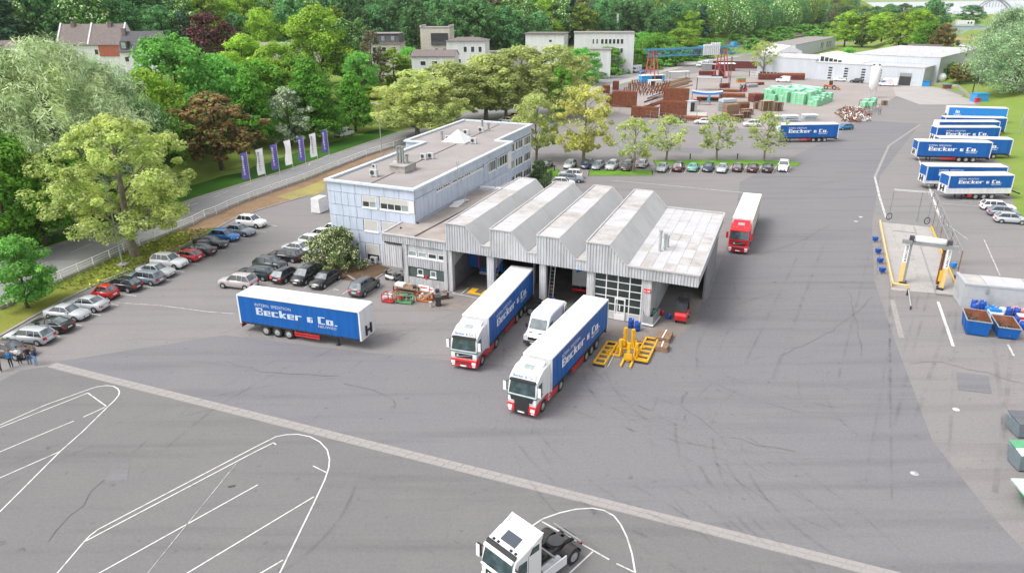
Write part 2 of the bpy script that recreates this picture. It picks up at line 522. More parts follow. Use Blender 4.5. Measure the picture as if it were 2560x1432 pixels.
sheet('road_lawn', [(-100, 10), (-76, 58), (-63.4, 90.5), (-58.4, 101.6), (-53.2, 117), (-44, 137.8), (-35.6, 160), (-28.3, 179.8), (-34, 184), (-44, 160), (-52, 138), (-63, 110), (-86, 58)], .06, 'shade_lawn')
sheet('footpath', [(6.6, 219.7), (32.5, 264.3), (58.2, 312.5), (98.8, 380.7), (128.6, 416.7), (125.2, 419.2), (94.8, 383.2), (54.2, 315), (28.5, 266.8), (2.6, 222.2)], .032, 'pale_concrete')
sheet('planting_bed', G([(800, 692), (826, 655), (905, 668), (945, 660), (978, 672), (925, 704), (900, 706)]), .05, 'soil')
def kerb_line(pts, w=.3, h=.12):
  mb = MB()
  for a, b in zip(pts[:-1], pts[1:]):
    mb.bar((a[0], a[1], h / 2), (b[0], b[1], h / 2), w, h)
  struct('kerb', mb, 'kerb_stone')
kerb_line(KERB)
kerb_line([(a[0], a[1]) for a in ROAD_FAR[1:]], .5, .10)
kerb_line(G([(978, 674), (925, 706), (900, 708), (870, 690)]), .2, .12)
def island(px):
  pts = G(px)
  sheet('grass_island', pts, .13, 'lawn')
  kerb_line(pts + pts[:1], .28, .13)
island([(1472, 428), (1632, 427), (1632, 440), (1470, 441)])
island([(1632, 402), (1770, 401), (1908, 402), (2005, 408), (1993, 418), (1908, 415), (1770, 414), (1638, 414)])
island([(1362, 424), (1396, 424), (1404, 436), (1380, 452), (1340, 466), (1325, 440)])
# ------------------------------------------------------------------ painted lines
def stripe(px, w=.13, m='line_white', z=.045, name='road_marking', ground=False):
  P = [Vector((p[0], p[1], z)) for p in px] if ground else [g(*p) for p in px]
  n = len(P); L, Rr = [], []
  for i, p in enumerate(P):
    a, b = P[max(0, i - 1)], P[min(n - 1, i + 1)]
    d = (b - a).to_2d().normalized()
    q = Vector((-d.y, d.x)) * w / 2
    L.append((p.x + q.x, p.y + q.y, z)); Rr.append((p.x - q.x, p.y - q.y, z))
  mb = MB()
  for i in range(n - 1):
    mb.poly([Rr[i], Rr[i + 1], L[i + 1], L[i]])
  return struct(name, mb, MATS[m])
W = .105
stripe([(-30, 1075), (0, 1063), (113, 1013), (216, 976), (241, 967.6), (266.5, 964.3), (284, 966), (295, 972.6), (299, 980), (296.6, 989), (286.6, 1001.5), (269, 1018), (206, 1080), (151, 1128.6), (22.6, 1257), (-20, 1299)], W, z=.045)
stripe([(-30, 1082), (0, 1069.4), (220, 982.7)], W, z=.0455)
stripe([(220.5, 983.2), (266, 1016)], W, z=.046)
stripe([(263, 1018.5), (208.6, 1043)], W, z=.046)
stripe([(184.8, 1053), (138, 1072), (0, 1130), (-20, 1138)], W, z=.0465)
stripe([(150, 1129), (0, 1195), (-20, 1204)], W, z=.046)
stripe([(130, 1448), (144.5, 1432), (210, 1355), (226, 1338.5), (246, 1323.4), (640, 1117), (690, 1092), (715, 1087), (745, 1086), (775, 1092), (800, 1105), (818, 1125), (824, 1148), (822, 1170), (812, 1200), (785, 1258), (700, 1432), (690, 1450)], W, z=.045)
stripe([(214, 1353), (640, 1128.6), (684, 1107)], W, z=.0455)
stripe([(684, 1107), (690, 1112)], W, z=.046)
stripe([(783, 1165), (815, 1181)], W, z=.046)
stripe([(645, 1212), (250, 1432), (225, 1446)], W, 'line_white', z=.046)
stripe([(785, 1242), (470, 1432), (440, 1450)], W, z=.0465)
stripe([(708, 1400), (650, 1434)], W, z=.046)
stripe([(590, 1160), (480, 1296), (370, 1432)], .05, 'line_worn', z=.046)
stripe([(1330, 1315), (1357, 1297), (1400, 1282), (1440, 1273), (1480, 1270.5), (1510, 1276), (1535, 1290), (1552, 1312), (1568, 1345), (1580, 1385), (1588, 1432), (1590, 1450)], W)
stripe([(1355, 1304), (1523, 1399)], W, z=.046)
stripe([(1541, 1409), (1585, 1430)], W, z=.046)
stripe([(1482, 1379), (1410, 1446)], W, z=.0465)
bays = [((125.7, 838), (150, 842.4)), ((177, 810.5), (203.6, 814.8)), ((223.7, 784.6), (251, 788.6)), ((271.5, 760.2), (295.4, 763.2)), ((295, 735.6), (340.6, 740.6)), ((354.5, 716.5), (382, 719.5)), ((398.4, 697), (422, 700.6)), ((438.7, 677), (461, 680.5)), ((470, 658), (498, 662)), ((499, 641.5), (529, 644)), ((536.7, 625), (563, 627)), ((569.4, 609), (593, 611)), ((598, 594.5), (623, 597.5)), ((640, 578), (666, 580.5)), ((668, 562), (692, 565.5))]
for a, b in bays:
  p, q = g(*a), g(*b)
  d = (q - p).normalized()
  p = q - d * 5.0
  stripe([p, q], .11, 'line_white', .05, 'parking_line', True)
for l in ([(714, 713), (735, 701)], [(760.7, 720.5), (786, 705)], [(809, 728.7), (869.8, 690)], [(856.7, 736), (878, 722)], [(908, 743.4), (960, 710.6)], [(642.5, 702.4), (668, 706.5), (679.5, 700)], [(753, 645), (771, 647.5)], [(665, 552), (668, 568), (695, 566)], [(846, 726), (838, 723), (834, 727)]):
  stripe(l, .11, 'line_white', .05, 'parking_line')
for x in (1645, 1677, 1714, 1750, 1787, 1823, 1860, 1897, 1935, 1972):
  stripe([(x - 4, 434), (x + 7, 415)], .12, 'line_white', .05, 'parking_line')
for x in (1432, 1470, 1508, 1546, 1584):
  stripe([(x - 4, 427), (x + 8, 402)], .12, 'line_worn', .05, 'parking_line')
stripe([(1530, 452), (1690, 466), (1905, 487)], .22, 'line_worn', name='paving_strip')
stripe([(2300, 312), (2262, 338), (2222, 365), (2187, 443)], .45, 'kerb_stone', name='paving_strip')
stripe([(2187, 443), (2198, 490), (2215, 545)], .35, 'line_worn', name='paving_strip')
stripe([(2293, 388), (2320, 460), (2350, 545)], .3, 'line_white', name='paving_strip')
for l in ([(2308, 465), (2420, 466)], [(2322, 477), (2545, 480)], [(2338, 492), (2530, 494)], [(2350, 509), (2462, 518)], [(2400, 503), (2530, 507)], [(2460, 600), (2500, 690)], [(2365, 560), (2420, 600)]):
  stripe(l, .14, 'line_worn' if l[0][1] > 500 else 'line_white', .05, 'parking_line')
stripe([(2230, 750), (2254, 845)], .5, 'kerb_stone', name='paving_strip')
stripe([(2345, 755), (2383, 866)], .28, 'line_white', name='paving_strip')
stripe([(2520, 862), (2534, 890)], .2, 'line_worn', name='paving_strip')
stripe([(290, 757), (400, 764), (520, 780), (590, 785)], .12, 'line_worn', name='paving_strip')
# road centre dashes and edge line
cl = G([(60, 680), (240, 606), (456, 522), (600, 469), (784, 405.6), (850, 382), (985, 335), (1060, 307)])
acc, on = 0.0, True
for a, b in zip(cl[:-1], cl[1:]):
  L = (b - a).length; d = (b - a) / L; s0 = 0.0
  while s0 < L:
    e = min(L, s0 + 3.6)
    stripe([a + d * s0, a + d * e], .13, 'line_white', .05, 'lane_dash', True)
    s0 += 7.4
stripe([(x + .75, y - .3) for x, y in ROAD_FAR[1:]], .14, 'line_worn', .05, 'edge_line', True)
stripe([(45, 283), (72, 333), (110, 386), (140, 420)], .15, 'line_white', .05, 'edge_line', True)
stripe([(-2, 225), (24, 276), (52, 326)], .15, 'line_worn', .05, 'lane_dash', True)
stripe([(772, 414), (776, 408), (840, 380), (852, 383), (858, 378)], .16, 'line_white', .055, 'turn_arrow')
# pale paving strip across the yard: two rows of slabs
strip = struct('drain_strip', MB().bar((-41.8, 58, .02), (22, 31.7, .02), .9, .03), 'kerb_stone')
_me = MB().box(-.48, .48, -.2, .2, 0, .05).mesh('paver', ['kerb_stone'])
_d = Vector((22 + 41.8, 31.7 - 58, 0)); _n = _d.normalized(); _q = Vector((-_n.y, _n.x, 0))
for i in range(int(_d.length)):
  for s in (-.21, .21):
    o = obj('paver', _me, [], strip, Vector((-41.8, 58, .0)) + _n * (i + .5 + (.25 if s > 0 else 0)) + _q * s, atan2(_n.y, _n.x) + R.uniform(-.01, .01))
    o.location.z = R.uniform(-.004, .006)
# rubber left by turning lorries
def tyre_marks():
  m, nt, b, tc = newmat('tyre_rubber')
  b.inputs['Base Color'].default_value = (.05, .047, .05, 1)
  b.inputs['Roughness'].default_value = .8
  tr = nt.nodes.new('ShaderNodeBsdfTransparent')
  mx = nt.nodes.new('ShaderNodeMixShader')
  nt.links.new(_mr(nt, _noise(nt, tc.outputs['Object'], .35, 5, .7), .45, .75, 0.0, .20), mx.inputs[0])
  nt.links.new(tr.outputs[0], mx.inputs[1]); nt.links.new(b.outputs[0], mx.inputs[2])
  nt.links.new(mx.outputs[0], nt.nodes['Material Output'].inputs[0])
  mb = MB()
  k = 0
  def run(pts, w):
    nonlocal k
    z = .058 + .0004 * k; k += 1
    n = len(pts)
    for i in range(n - 1):
      a, b_ = pts[i], pts[i + 1]
      d = (b_ - a).normalized(); q = Vector((-d.y, d.x)) * w / 2
      mb.poly([(a.x - q.x, a.y - q.y, z), (b_.x - q.x, b_.y - q.y, z), (b_.x + q.x, b_.y + q.y, z), (a.x + q.x, a.y + q.y, z)])
  for i in range(34):
    if i < 20:
      c = Vector((R.uniform(18, 40), R.uniform(35, 75))); r = R.uniform(10, 26); a0 = R.uniform(1.6, 3.6)
    else:
      c = Vector((R.uniform(-34, 10), R.uniform(25, 62))); r = R.uniform(9, 30); a0 = R.uniform(-1.5, 2.5)
    sp = R.uniform(.5, 1.3)
    for off in (0, R.uniform(1.9, 2.1)):
      run([c + Vector((cos(a0 + sp * t / 14), sin(a0 + sp * t / 14))) * (r + off) for t in range(15)], R.uniform(.12, .26))
  for i in range(12):
    a = Vector((R.uniform(20, 36), R.uniform(38, 60))); d = Vector((R.uniform(.35, .6), .85)).normalized()
    run([a + d * t * 5 for t in range(9)], R.uniform(.15, .4))
  tag(obj('tyre_mark', mb, m), kind='stuff')
tyre_marks()
# cracks, joints and repaired patches
mat('crack', (.13, .125, .127), rough=.95, var=.35, scale=.8)
def crack(px, w=.07, j=.25):
  P = [g(*p) for p in px]; Q = []
  for a, b in zip(P[:-1], P[1:]):
    n = max(2, int((b - a).length / 1.2))
    for i in range(n): q = a.lerp(b, i / n); Q.append((q.x + R.uniform(-j, j), q.y + R.uniform(-j, j)))
  Q.append(tuple(P[-1][:2]))
  stripe(Q, w, 'crack', .049, 'asphalt_crack', True)
for px in ([(1945, 892), (2030, 855), (2120, 800), (2182, 742)], [(2122, 728), (2128, 770), (2150, 830), (2152, 890)], [(990, 1020), (985, 1000), (940, 975), (860, 960)], [(2280, 910), (2345, 905), (2470, 935), (2560, 960)], [(1700, 1010), (1800, 1090), (1990, 1130)], [(560, 905), (690, 935), (850, 940)], [(1890, 640), (1990, 610), (2080, 560)], [(120, 1360), (260, 1200)], [(1480, 350), (1700, 365), (1930, 372)], [(2000, 470), (2120, 450)], [(2200, 600), (2190, 700)]):
  crack(px, R.uniform(.04, .075))
for px in ([(290, 1155), (325, 1155), (318, 1200), (262, 1205)], [(1560, 1010), (1680, 1000), (1700, 1040), (1570, 1052)], [(2020, 660), (2100, 652), (2110, 690), (2025, 700)], [(480, 880), (640, 900), (628, 922), (470, 902)], [(1610, 365), (1760, 372), (1755, 384), (1600, 377)], [(2390, 930), (2470, 940), (2480, 985), (2395, 975)], [(700, 1010), (800, 1035), (770, 1060), (680, 1032)]):
  sheet('asphalt_patch', G(px), .042, R.choice(['front_asphalt', 'lane_asphalt']))
# manhole covers and pale scraps on the asphalt
for u, v in ((2286, 1184), (2152, 543), (2140, 554), (1450, 640), (2390, 1024)):
  p = g(u, v)
  struct('drain_cover', MB().slab([(p.x + .28 * cos(k * pi / 4 + .3), p.y + .28 * sin(k * pi / 4 + .3)) for k in range(8)], .03, .05), 'line_worn')
p = g(579, 1216)
struct('drain_cover', MB().cbox((p.x, p.y, .04), (.2, .45, .02), 1.9), mat('iron', (.06, .055, .05), rough=.7))
# railway on its bank, dyke path
def strip_px(name, near, far, m, lift):
  mb = MB()
  A = [gt(*p) for p in near]; B = [gt(*p) for p in far]
  for i in range(len(A) - 1):
    zs = [q.z + lift for q in (A[i], A[i + 1], B[i + 1], B[i])]
    mb.poly([(A[i].x, A[i].y, zs[0]), (A[i + 1].x, A[i + 1].y, zs[1]), (B[i + 1].x, B[i + 1].y, zs[2]), (B[i].x, B[i].y, zs[3])])
  return struct(name, mb, MATS[m]), A, B
_o, A_, B_ = strip_px('railway', [(1735, 130), (1790, 121), (1850, 113), (1910, 105), (1960, 99), (2020, 90), (2090, 81)], [(1735, 117), (1790, 109), (1850, 102), (1910, 95), (1960, 89), (2020, 80), (2090, 72)], 'gravel', .7)
for f in (.22, .4, .6, .78):
  mb = MB()
  for i in range(len(A_) - 1):
    a = A_[i].lerp(B_[i], f); b = A_[i + 1].lerp(B_[i + 1], f)
    mb.bar(a + Vector((0, 0, .85)), b + Vector((0, 0, .85)), .25, .2)
  obj('rail', mb, 'steel_rail', _o)
strip_px('path', [(2360, 137), (2410, 157), (2450, 175), (2500, 202), (2570, 242)], [(2372, 130), (2420, 147), (2470, 165), (2520, 190), (2570, 217)], 'pale_concrete', .35)
strip_px('campsite', [(2372, 130), (2420, 147), (2470, 165)], [(2385, 90), (2440, 92), (2500, 95)], 'dry_grass', .35)
# ------------------------------------------------------------------ materials of the buildings
mat('panel_blue', (.51, .57, .68), run=.16, rough=.45, var=.05, scale=.6, dirt=(.37, .43, .50), dscale=.5, dlo=.55, dhi=.8)
mat('panel_seam', (.10, .12, .15), rough=.8)
mat('panel_cream', (.72, .71, .69), rough=.5, var=.04)
mat('coping', (.56, .61, .66), rough=.45, var=.08, dirt=(.40, .42, .44), dscale=1.5, dlo=.55, dhi=.75)
mat('clad', (.50, .51, .53), run=.30, rough=.5, var=.06, scale=.8, dirt=(.34, .33, .32), dscale=.45, dlo=.5, dhi=.85)
mat('clad_white', (.58, .58, .59), run=.3, rough=.5, var=.06, scale=.8, dirt=(.38, .35, .33), dscale=.5, dlo=.55, dhi=.8)
mat('bitumen', (.30, .275, .265), rough=.9, var=.10, scale=.5, dirt=(.24, .215, .205), dscale=.25, dlo=.45, dhi=.7)
mat('bitumen_brown', (.33, .29, .265), rough=.9, var=.10, scale=.5, dirt=(.25, .215, .195), dscale=.3, dlo=.42, dhi=.68)
mat('roof_pale', (.47, .465, .475), rough=.7, var=.07, scale=.5, dirt=(.37, .33, .305), dscale=.6, dlo=.50, dhi=.80)
mat('roof_moss', (.43, .415, .405), rough=.8, var=.10, scale=.6, dirt=(.30, .255, .23), dscale=.8, dlo=.45, dhi=.75)
mat('roof_slope', (.41, .41, .41), rough=.6, var=.05, scale=.4, dirt=(.33, .32, .31), dscale=.3, dlo=.5, dhi=.8)
mat('coping_grey', (.43, .41, .41), rough=.55, var=.1)
mat('dark_seam', (.07, .06, .06), rough=.9)
mat('shutter', (.50, .485, .46), rough=.6, var=.06, scale=2)
mat('frame_white', (.74, .74, .74), rough=.45, var=.03)
mat('window_dark', (.035, .045, .042), rough=.12, var=.3, scale=.8, spec=.7)
mat('window_pale', (.28, .33, .34), rough=.15, var=.2, spec=.6)
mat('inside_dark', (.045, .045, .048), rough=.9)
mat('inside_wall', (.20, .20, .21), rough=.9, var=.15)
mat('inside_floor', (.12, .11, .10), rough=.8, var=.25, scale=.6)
mat('green_wall', (.07, .10, .09), rough=.7, var=.15)
mat('metal_pale', (.55, .56, .56), rough=.4, metal=.3, var=.08)
mat('metal_grey', (.30, .31, .31), rough=.45, metal=.4, var=.12)
mat('metal_dark', (.06, .06, .065), rough=.5, metal=.2)
mat('galv', (.42, .44, .45), rough=.45, metal=.5, var=.12)
mat('concrete', (.36, .34, .32), rough=.9, var=.12, dirt=(.22, .20, .18), dscale=.8)
mat('red_sign', (.62, .03, .035), rough=.5)
mat('yellow', (.72, .40, .02), rough=.5, var=.10, dirt=(.35, .20, .05), dscale=2.5, dlo=.6, dhi=.8)
mat('pale_yellow', (.70, .50, .18), rough=.6, var=.12, dirt=(.45, .36, .22), dscale=1.5)
mat('wood', (.25, .155, .10), rough=.85, var=.25, scale=4)
mat('wood_pale', (.42, .30, .19), rough=.85, var=.25, scale=4)
mat('rust', (.195, .068, .034), rough=.9, var=.35, scale=2.5, dirt=(.10, .032, .018), dscale=1.2, dlo=.45, dhi=.7)
mat('rust_bright', (.27, .09, .035), rough=.9, var=.25, scale=2, dirt=(.16, .05, .02), dscale=.9)
mat('white_matt', (.74, .74, .74), rough=.6, var=.04)
mat('opal', (.66, .68, .68), rough=.3, var=.05)
mat('black_matt', (.025, .025, .027), rough=.7)
mat('rubber', (.028, .028, .03), rough=.8, var=.2)
# ------------------------------------------------------------------ office block and workshop, one shared slightly skewed plan
B0 = Vector((-2.3, 73.1, 0))
_a1, _a2 = radians(-24.7), radians(68.7)
EX, EY = Vector((cos(_a1), sin(_a1), 0)), Vector((cos(_a2), sin(_a2), 0))
S4 = Matrix(((EX.x, EY.x, 0, 0), (EX.y, EY.y, 0, 0), (0, 0, 1, 0), (0, 0, 0, 1)))
def bobj(name, mb, m, parent, **k):
  mb.xf(S4)
  return obj(name, mb, m if isinstance(m, list) else MATS[m], parent, **k)
def bp(s, t, z=0.0):
  return B0 + EX * s + EY * t + Vector((0, 0, z))
office = thing('office_block', 'pale blue three storey office block with flat roof beside the workshop', 'office building', B0)
FL, FR_, FT, FB = -24.4, -11.8, 4.4, 36.1
KL, KR, KT, KB = -27.9, -14.5, 30.5, 52.4
mb = MB().box(FL + .12, FR_ - .12, FT + .12, FB - .1, 0, 9.75).box(KL + .12, KR - .12, KT + .12, KB - .1, 0, 9.74)
bobj('wall', mb, 'panel_seam', office)
def panel_row(axis, c, a0, a1, n, z0, z1, m='panel_blue', out=-1):
  """n cladding panels between a0 and a1 on the wall at c, thin dark joints between them"""
  w = (a1 - a0) / n
  for i in range(n):
    p, q = a0 + i * w + .025, a0 + (i + 1) * w - .025
    mb = MB()
    d = .12 + R.uniform(0, .012)
    if axis == 's': mb.box(p, q, c if out < 0 else c - d, c + d if out < 0 else c, z0 + .02, z1 - .02)
    else: mb.box(c - d if out > 0 else c, c if out > 0 else c + d, p, q, z0 + .02, z1 - .02)
    bobj('panel', mb, m, office)
def window(parent, axis, c, a0, a1, z0, z1, panes=2, shut=0.0, out=-1, dark='window_dark', depth=.10, shut_m='shutter'):
  """recessed window: frame, panes, lowered shutter over the upper share 'shut'"""
  def bx(mb, p, q, za, zb, d0, d1):
    lo, hi = (c + d0, c + d1) if out < 0 else (c - d1, c - d0)
    return mb.box(p, q, lo, hi, za, zb) if axis == 's' else mb.box(lo, hi, p, q, za, zb)
  zs = z1 - (z1 - z0) * shut
  fr = MB()
  bx(fr, a0, a0 + .09, z0, z1, .015, depth + .03); bx(fr, a1 - .09, a1, z0, z1, .015, depth + .03)
  bx(fr, a0 + .09, a1 - .09, z0, z0 + .09, .017, depth + .03); bx(fr, a0 + .09, a1 - .09, z1 - .09, z1, .017, depth + .03)
  w = (a1 - a0 - .18) / panes
  for i in range(1, panes):
    bx(fr, a0 + .09 + i * w - .04, a0 + .09 + i * w + .04, z0 + .09, zs, .02, depth + .03)
  f = bobj('window', fr, 'frame_white', parent)
  if shut < .95:
    for i in range(panes):
      bobj('pane', bx(MB(), a0 + .12 + i * w, a0 + .06 + (i + 1) * w, z0 + .1, zs - .02, depth - .03, depth), dark if R.random() < .8 else 'window_pale', f)
  if shut > 0:
    bobj('shutter', bx(MB(), a0 + .1, a1 - .1, zs, z1 - .1, .03, .07), shut_m, f)
  bobj('sill', bx(MB(), a0 - .08, a1 + .08, z0 - .12, z0 - .005, -.08, .05), 'frame_white', f)
  return f
# front (towards the car park)
panel_row('s', FT, FL, FR_, 6, 8.62, 9.96)
panel_row('s', FT, FL, -19.35, 5, 7.02, 8.60)
panel_row('s', FT, FL, FR_, 6, 5.62, 7.0)
panel_row('s', FT, FL, -19.4, 5, 4.02, 5.6)
panel_row('s', FT, FL, FR_, 6, 2.52, 4.0)
panel_row('s', FT, FL, -19.4, 5, .12, 2.5)
for z0, z1 in ((7.02, 8.6), (4.02, 5.6), (.12, 2.5)):
  panel_row('s', FT - .03, -17.2, -16.75, 1, z0, z1)
panel_row('s', FT - .05, -12.6, -11.85, 1, 7.02, 8.6, 'panel_cream')
panel_row('s', FT - .05, -12.6, -11.85, 1, 4.02, 5.6)
window(office, 's', FT, -19.3, -17.25, 7.08, 8.58, 2, .52)
window(office, 's', FT, -16.7, -12.65, 7.08, 8.58, 4, .50)
window(office, 's', FT, -19.3, -17.25, 4.06, 5.56, 1, 1.0)
window(office, 's', FT, -16.7, -12.65, 4.06, 5.56, 1, 1.0)
window(office, 's', FT, -19.3, -17.3, .2, 2.45, 1, .62)
mb = MB().cyl((-20.2, FT - .12, .1), (-20.2, FT - .12, 3.7), .055, n=8)
bobj('downpipe', mb, 'frame_white', office)
def ac_unit(parent, s, t, z, rz=0.0, k=1.0):
  mb = MB().box(s - .45 * k, s + .45 * k, t - .18 * k, t + .18 * k, z + .12, z + .12 + .65 * k)
  mb.box(s - .4 * k, s - .3 * k, t - .2 * k, t + .2 * k, z, z + .12).box(s + .3 * k, s + .4 * k, t - .2 * k, t + .2 * k, z, z + .12)
  a = bobj('air_conditioner', mb, 'metal_pale', parent)
  f = MB().lathe([(.24 * k, -.02), (.24 * k, .0), (.06 * k, .0)], (s - .1 * k, t - .18 * k - .012, z + .12 + .33 * k), 12, axis='y')
  bobj('fan', f, 'metal_dark', a)
ac_unit(office, -18.0, FT - .35, 0.1, k=1.05)
# right side towards the workshop
def prow(a0, a1, n, z0, z1, c=FR_, m='panel_blue'):
  panel_row('t', c, a0, a1, n, z0, z1, m, out=1)
prow(FT + .2, FB, 14, 8.78, 9.96)
prow(FT + .2, 10.0, 5, 6.0, 8.74)
prow(10.0, 25.0, 10, 6.0, 8.22)
prow(FT + .2, FB, 14, 3.6, 5.96)
prow(FT + .2, FB, 14, .1, 3.56)
prow(25.1, 26.5, 1, 6.0, 8.74)
prow(26.6, 35.6, 4, 5.98, 7.0)
for k in range(7):
  window(office, 't', FR_, 10.1 + k * 2.12, 12.0 + k * 2.12, 8.30, 8.72, 3, 0, out=1, depth=.09)
for a, b in ((26.7, 29.6), (30.1, 34.2)):
  window(office, 't', FR_, a, b, 7.1, 8.68, 4, .12, out=1)
for a, b in ((26.7, 29.6), (30.1, 34.2)):
  window(office, 't', FR_ + .02, a, b, 4.1, 5.5, 4, .1, out=1)
prow(34.3, 35.9, 1, 6.0, 8.74, FR_ + .04, 'panel_cream')
# back block, right side and the step
panel_row('s', FB, KR, FR_, 2, 8.7, 9.96, out=1)
for z0, z1 in ((8.5, 9.96), (5.5, 6.75), (2.7, 3.95), (.1, 1.2)):
  prow(FB + .1, KB, 8, z0, z1, KR)
for zz in (6.85, 4.02, 1.3):
  for a in (36.9, 40.8, 44.7, 48.6):
    window(office, 't', KR, a, a + 3.3, zz, zz + 1.45, 4, R.choice((0, .1, .25)), out=1)
  for a in (40.3, 44.2, 48.1, 52.05):
    prow(a - .02, a + .46 if a < 52 else KB, 1, zz, zz + 1.45, KR + .02, 'panel_cream')
# left side and back (towards road)
for z0, z1 in ((8.62, 9.96), (7.02, 8.6), (5.62, 7.0), (4.02, 5.6), (2.52, 4.0), (.12, 2.5)):
  panel_row('t', FL, FT + .2, KT - .1, 8, z0, z1, 'panel_cream' if z0 in (7.02, 4.02, .12) else 'panel_blue')
  panel_row('t', KL, KT + .1, KB - .1, 7, z0, z1)
  panel_row('s', KT, KL, FL, 2, z0, z1)
  panel_row('s', KB, KL, KR, 5, z0, z1, out=1)
# roof, coping
mb = MB().box(FL + .3, FR_ - .3, FT + .3, FB, 9.76, 9.84).box(KL + .3, KR - .3, FB, KB - .3, 9.76, 9.84).box(KL + .3, FL + .3, KT + .3, FB, 9.76, 9.84)
bobj('roof', mb, 'bitumen', office)
cp = [((FL, FT), (FR_, FT)), ((FR_, FT), (FR_, FB)), ((FR_, FB), (KR, FB)), ((KR, FB), (KR, KB)), ((KR, KB), (KL, KB)), ((KL, KB), (KL, KT)), ((KL, KT), (FL, KT)), ((FL, KT), (FL, FT))]
for k, (a, b) in enumerate(cp):
  da = Vector((b[0] - a[0], b[1] - a[1])).normalized() * .2
  mb = MB().bar((a[0] - da.x, a[1] - da.y, 9.98 + .002 * k), (b[0] + da.x, b[1] + da.y, 9.98 + .002 * k), .55, .24)
  bobj('coping', mb, 'coping', office)
mb = MB().bar((-18.4, FT + .4, 9.86), (-20.2, KB - 1.5, 9.86), .16, .04)
bobj('roof_gutter', mb, 'dark_seam', office)
mb = MB().box(-19.4, -17.1, 11.5, 14.6, 9.8, 10.75).box(-19.55, -16.95, 11.35, 14.75, 10.7, 10.82)
ch = bobj('chimney', mb, 'concrete', office)
for i, (ds, dt, hh) in enumerate(((-.5, .2, 2.1), (-.1, .25, 2.2), (.3, .2, 2.1), (-.3, .9, 1.9), (.5, .9, 1.0), (.75, .3, .8))):
  p = (-18.3 + ds, 12.6 + dt, 10.8)
  bobj('flue', MB().cyl(p, (p[0], p[1], p[2] + hh), .16, n=10).cyl((p[0], p[1], p[2] + hh - .1), (p[0], p[1], p[2] + hh + .1), .22, n=10), 'metal_grey', ch)
ac_unit(office, -20.0, 8.6, 9.85, k=1.25); ac_unit(office, -20.1, 9.0, 10.75, k=.7)
ac_unit(office, -19.9, 14.2, 9.85, k=1.1); ac_unit(office, -19.3, 15.2, 9.85, k=1.1); ac_unit(office, -18.9, 20.0, 9.85, k=1.1); ac_unit(office, -18.2, 20.9, 9.85, k=1.1)
for s_, t_ in ((-21.6, 33.4), (-21.4, 39.6), (-20.0, 42.6), (-17.1, 33.2)):
  ac_unit(office, s_, t_, 9.85, k=1.15)
for s_, t_, h_ in ((-23.2, 34.2, 1.3), (-20.4, 44.0, 1.8), (-19.4, 44.4, 1.2)):
  bobj('vent', MB().cyl((s_, t_, 9.8), (s_, t_, 9.8 + h_), .18, n=8).cyl((s_, t_, 9.7 + h_), (s_, t_, 9.95 + h_), .26, n=8), 'metal_grey', office)
sk = MB()
q = [(-22.0, 32.0), (-18.2, 32.0), (-18.2, 35.6), (-22.0, 35.6)]
bobj('skylight_base', MB().box(-22.2, -18.0, 31.8, 35.8, 9.8, 10.05), 'coping_grey', office)
for i in range(4):
  a, b = q[i], q[(i + 1) % 4]
  bobj('skylight_pane', MB().add([(a[0], a[1], 10.06), (b[0], b[1], 10.06), (-20.1, 33.8, 11.75), (a[0], a[1], 10.0), (b[0], b[1], 10.0), (-20.1, 33.8, 11.69)], [(0, 1, 2), (5, 4, 3), (0, 3, 4, 1), (1, 4, 5, 2), (2, 5, 3, 0)]), 'opal', office)
# ------------------------------------------------------------------ workshop hall
hall = thing('workshop_hall', 'grey workshop hall with four sawtooth roof ridges and open truck bays', 'workshop', B0)
T0, T1 = -.4, 22.3
TEETH = [-5.25, .12, 5.5, 10.88]
def prof(s):
  if s >= 15.2: return 6.15
  k = max([i for i, a in enumerate(TEETH) if s >= a - 1e-6] or [0])
  d = s - TEETH[k]
  return 8.05 if d < 2.42 else (8.05 - (d - 2.42) / 1.9 * 2.0 if d < 4.32 else 6.05)
def ribs(s0, s1, zlo, zhi, t, pitch=.3, amp=.07, flip=False):
  """trapezoidal sheet: real folds, upper edge following zhi(s)"""
  mb = MB(); n = max(2, int((s1 - s0) / pitch)); w = (s1 - s0) / n
  P = []
  for i in range(n):
    for f, d in ((0, 0), (.4, 0), (.5, amp), (.9, amp)):
      P.append((s0 + (i + f) * w, t + (d if not flip else -d)))
  P.append((s1, t))
  for (a, ta), (b, tb) in zip(P[:-1], P[1:]):
    za = zhi(a + 1e-4) if callable(zhi) else zhi; zb = zhi(b - 1e-4) if callable(zhi) else zhi
    la = zlo(a) if callable(zlo) else zlo; lb = zlo(b) if callable(zlo) else zlo
    mb.poly([(a, ta, la), (b, tb, lb), (b, tb, zb), (a, ta, za)])
  return mb
for k, a in enumerate(TEETH):
  e = TEETH[k + 1] if k < 3 else 15.2
  bobj('front_cladding', ribs(a, e, 4.98, lambda s: prof(s) + .06, T0), 'clad', hall)
bobj('front_cladding', ribs(15.2, 22.2, 4.98, 6.22, T0), 'clad', hall)
bobj('back_cladding', ribs(-5.25, 22.2, 4.9, prof, T1 + .06, flip=True), 'clad', hall)
mb = ribs(T0, T1, 4.98, 6.22, 0); mb.v = [(22.2 - t, s, z) for s, t, z in mb.v]
bobj('side_cladding', mb, 'clad', hall)
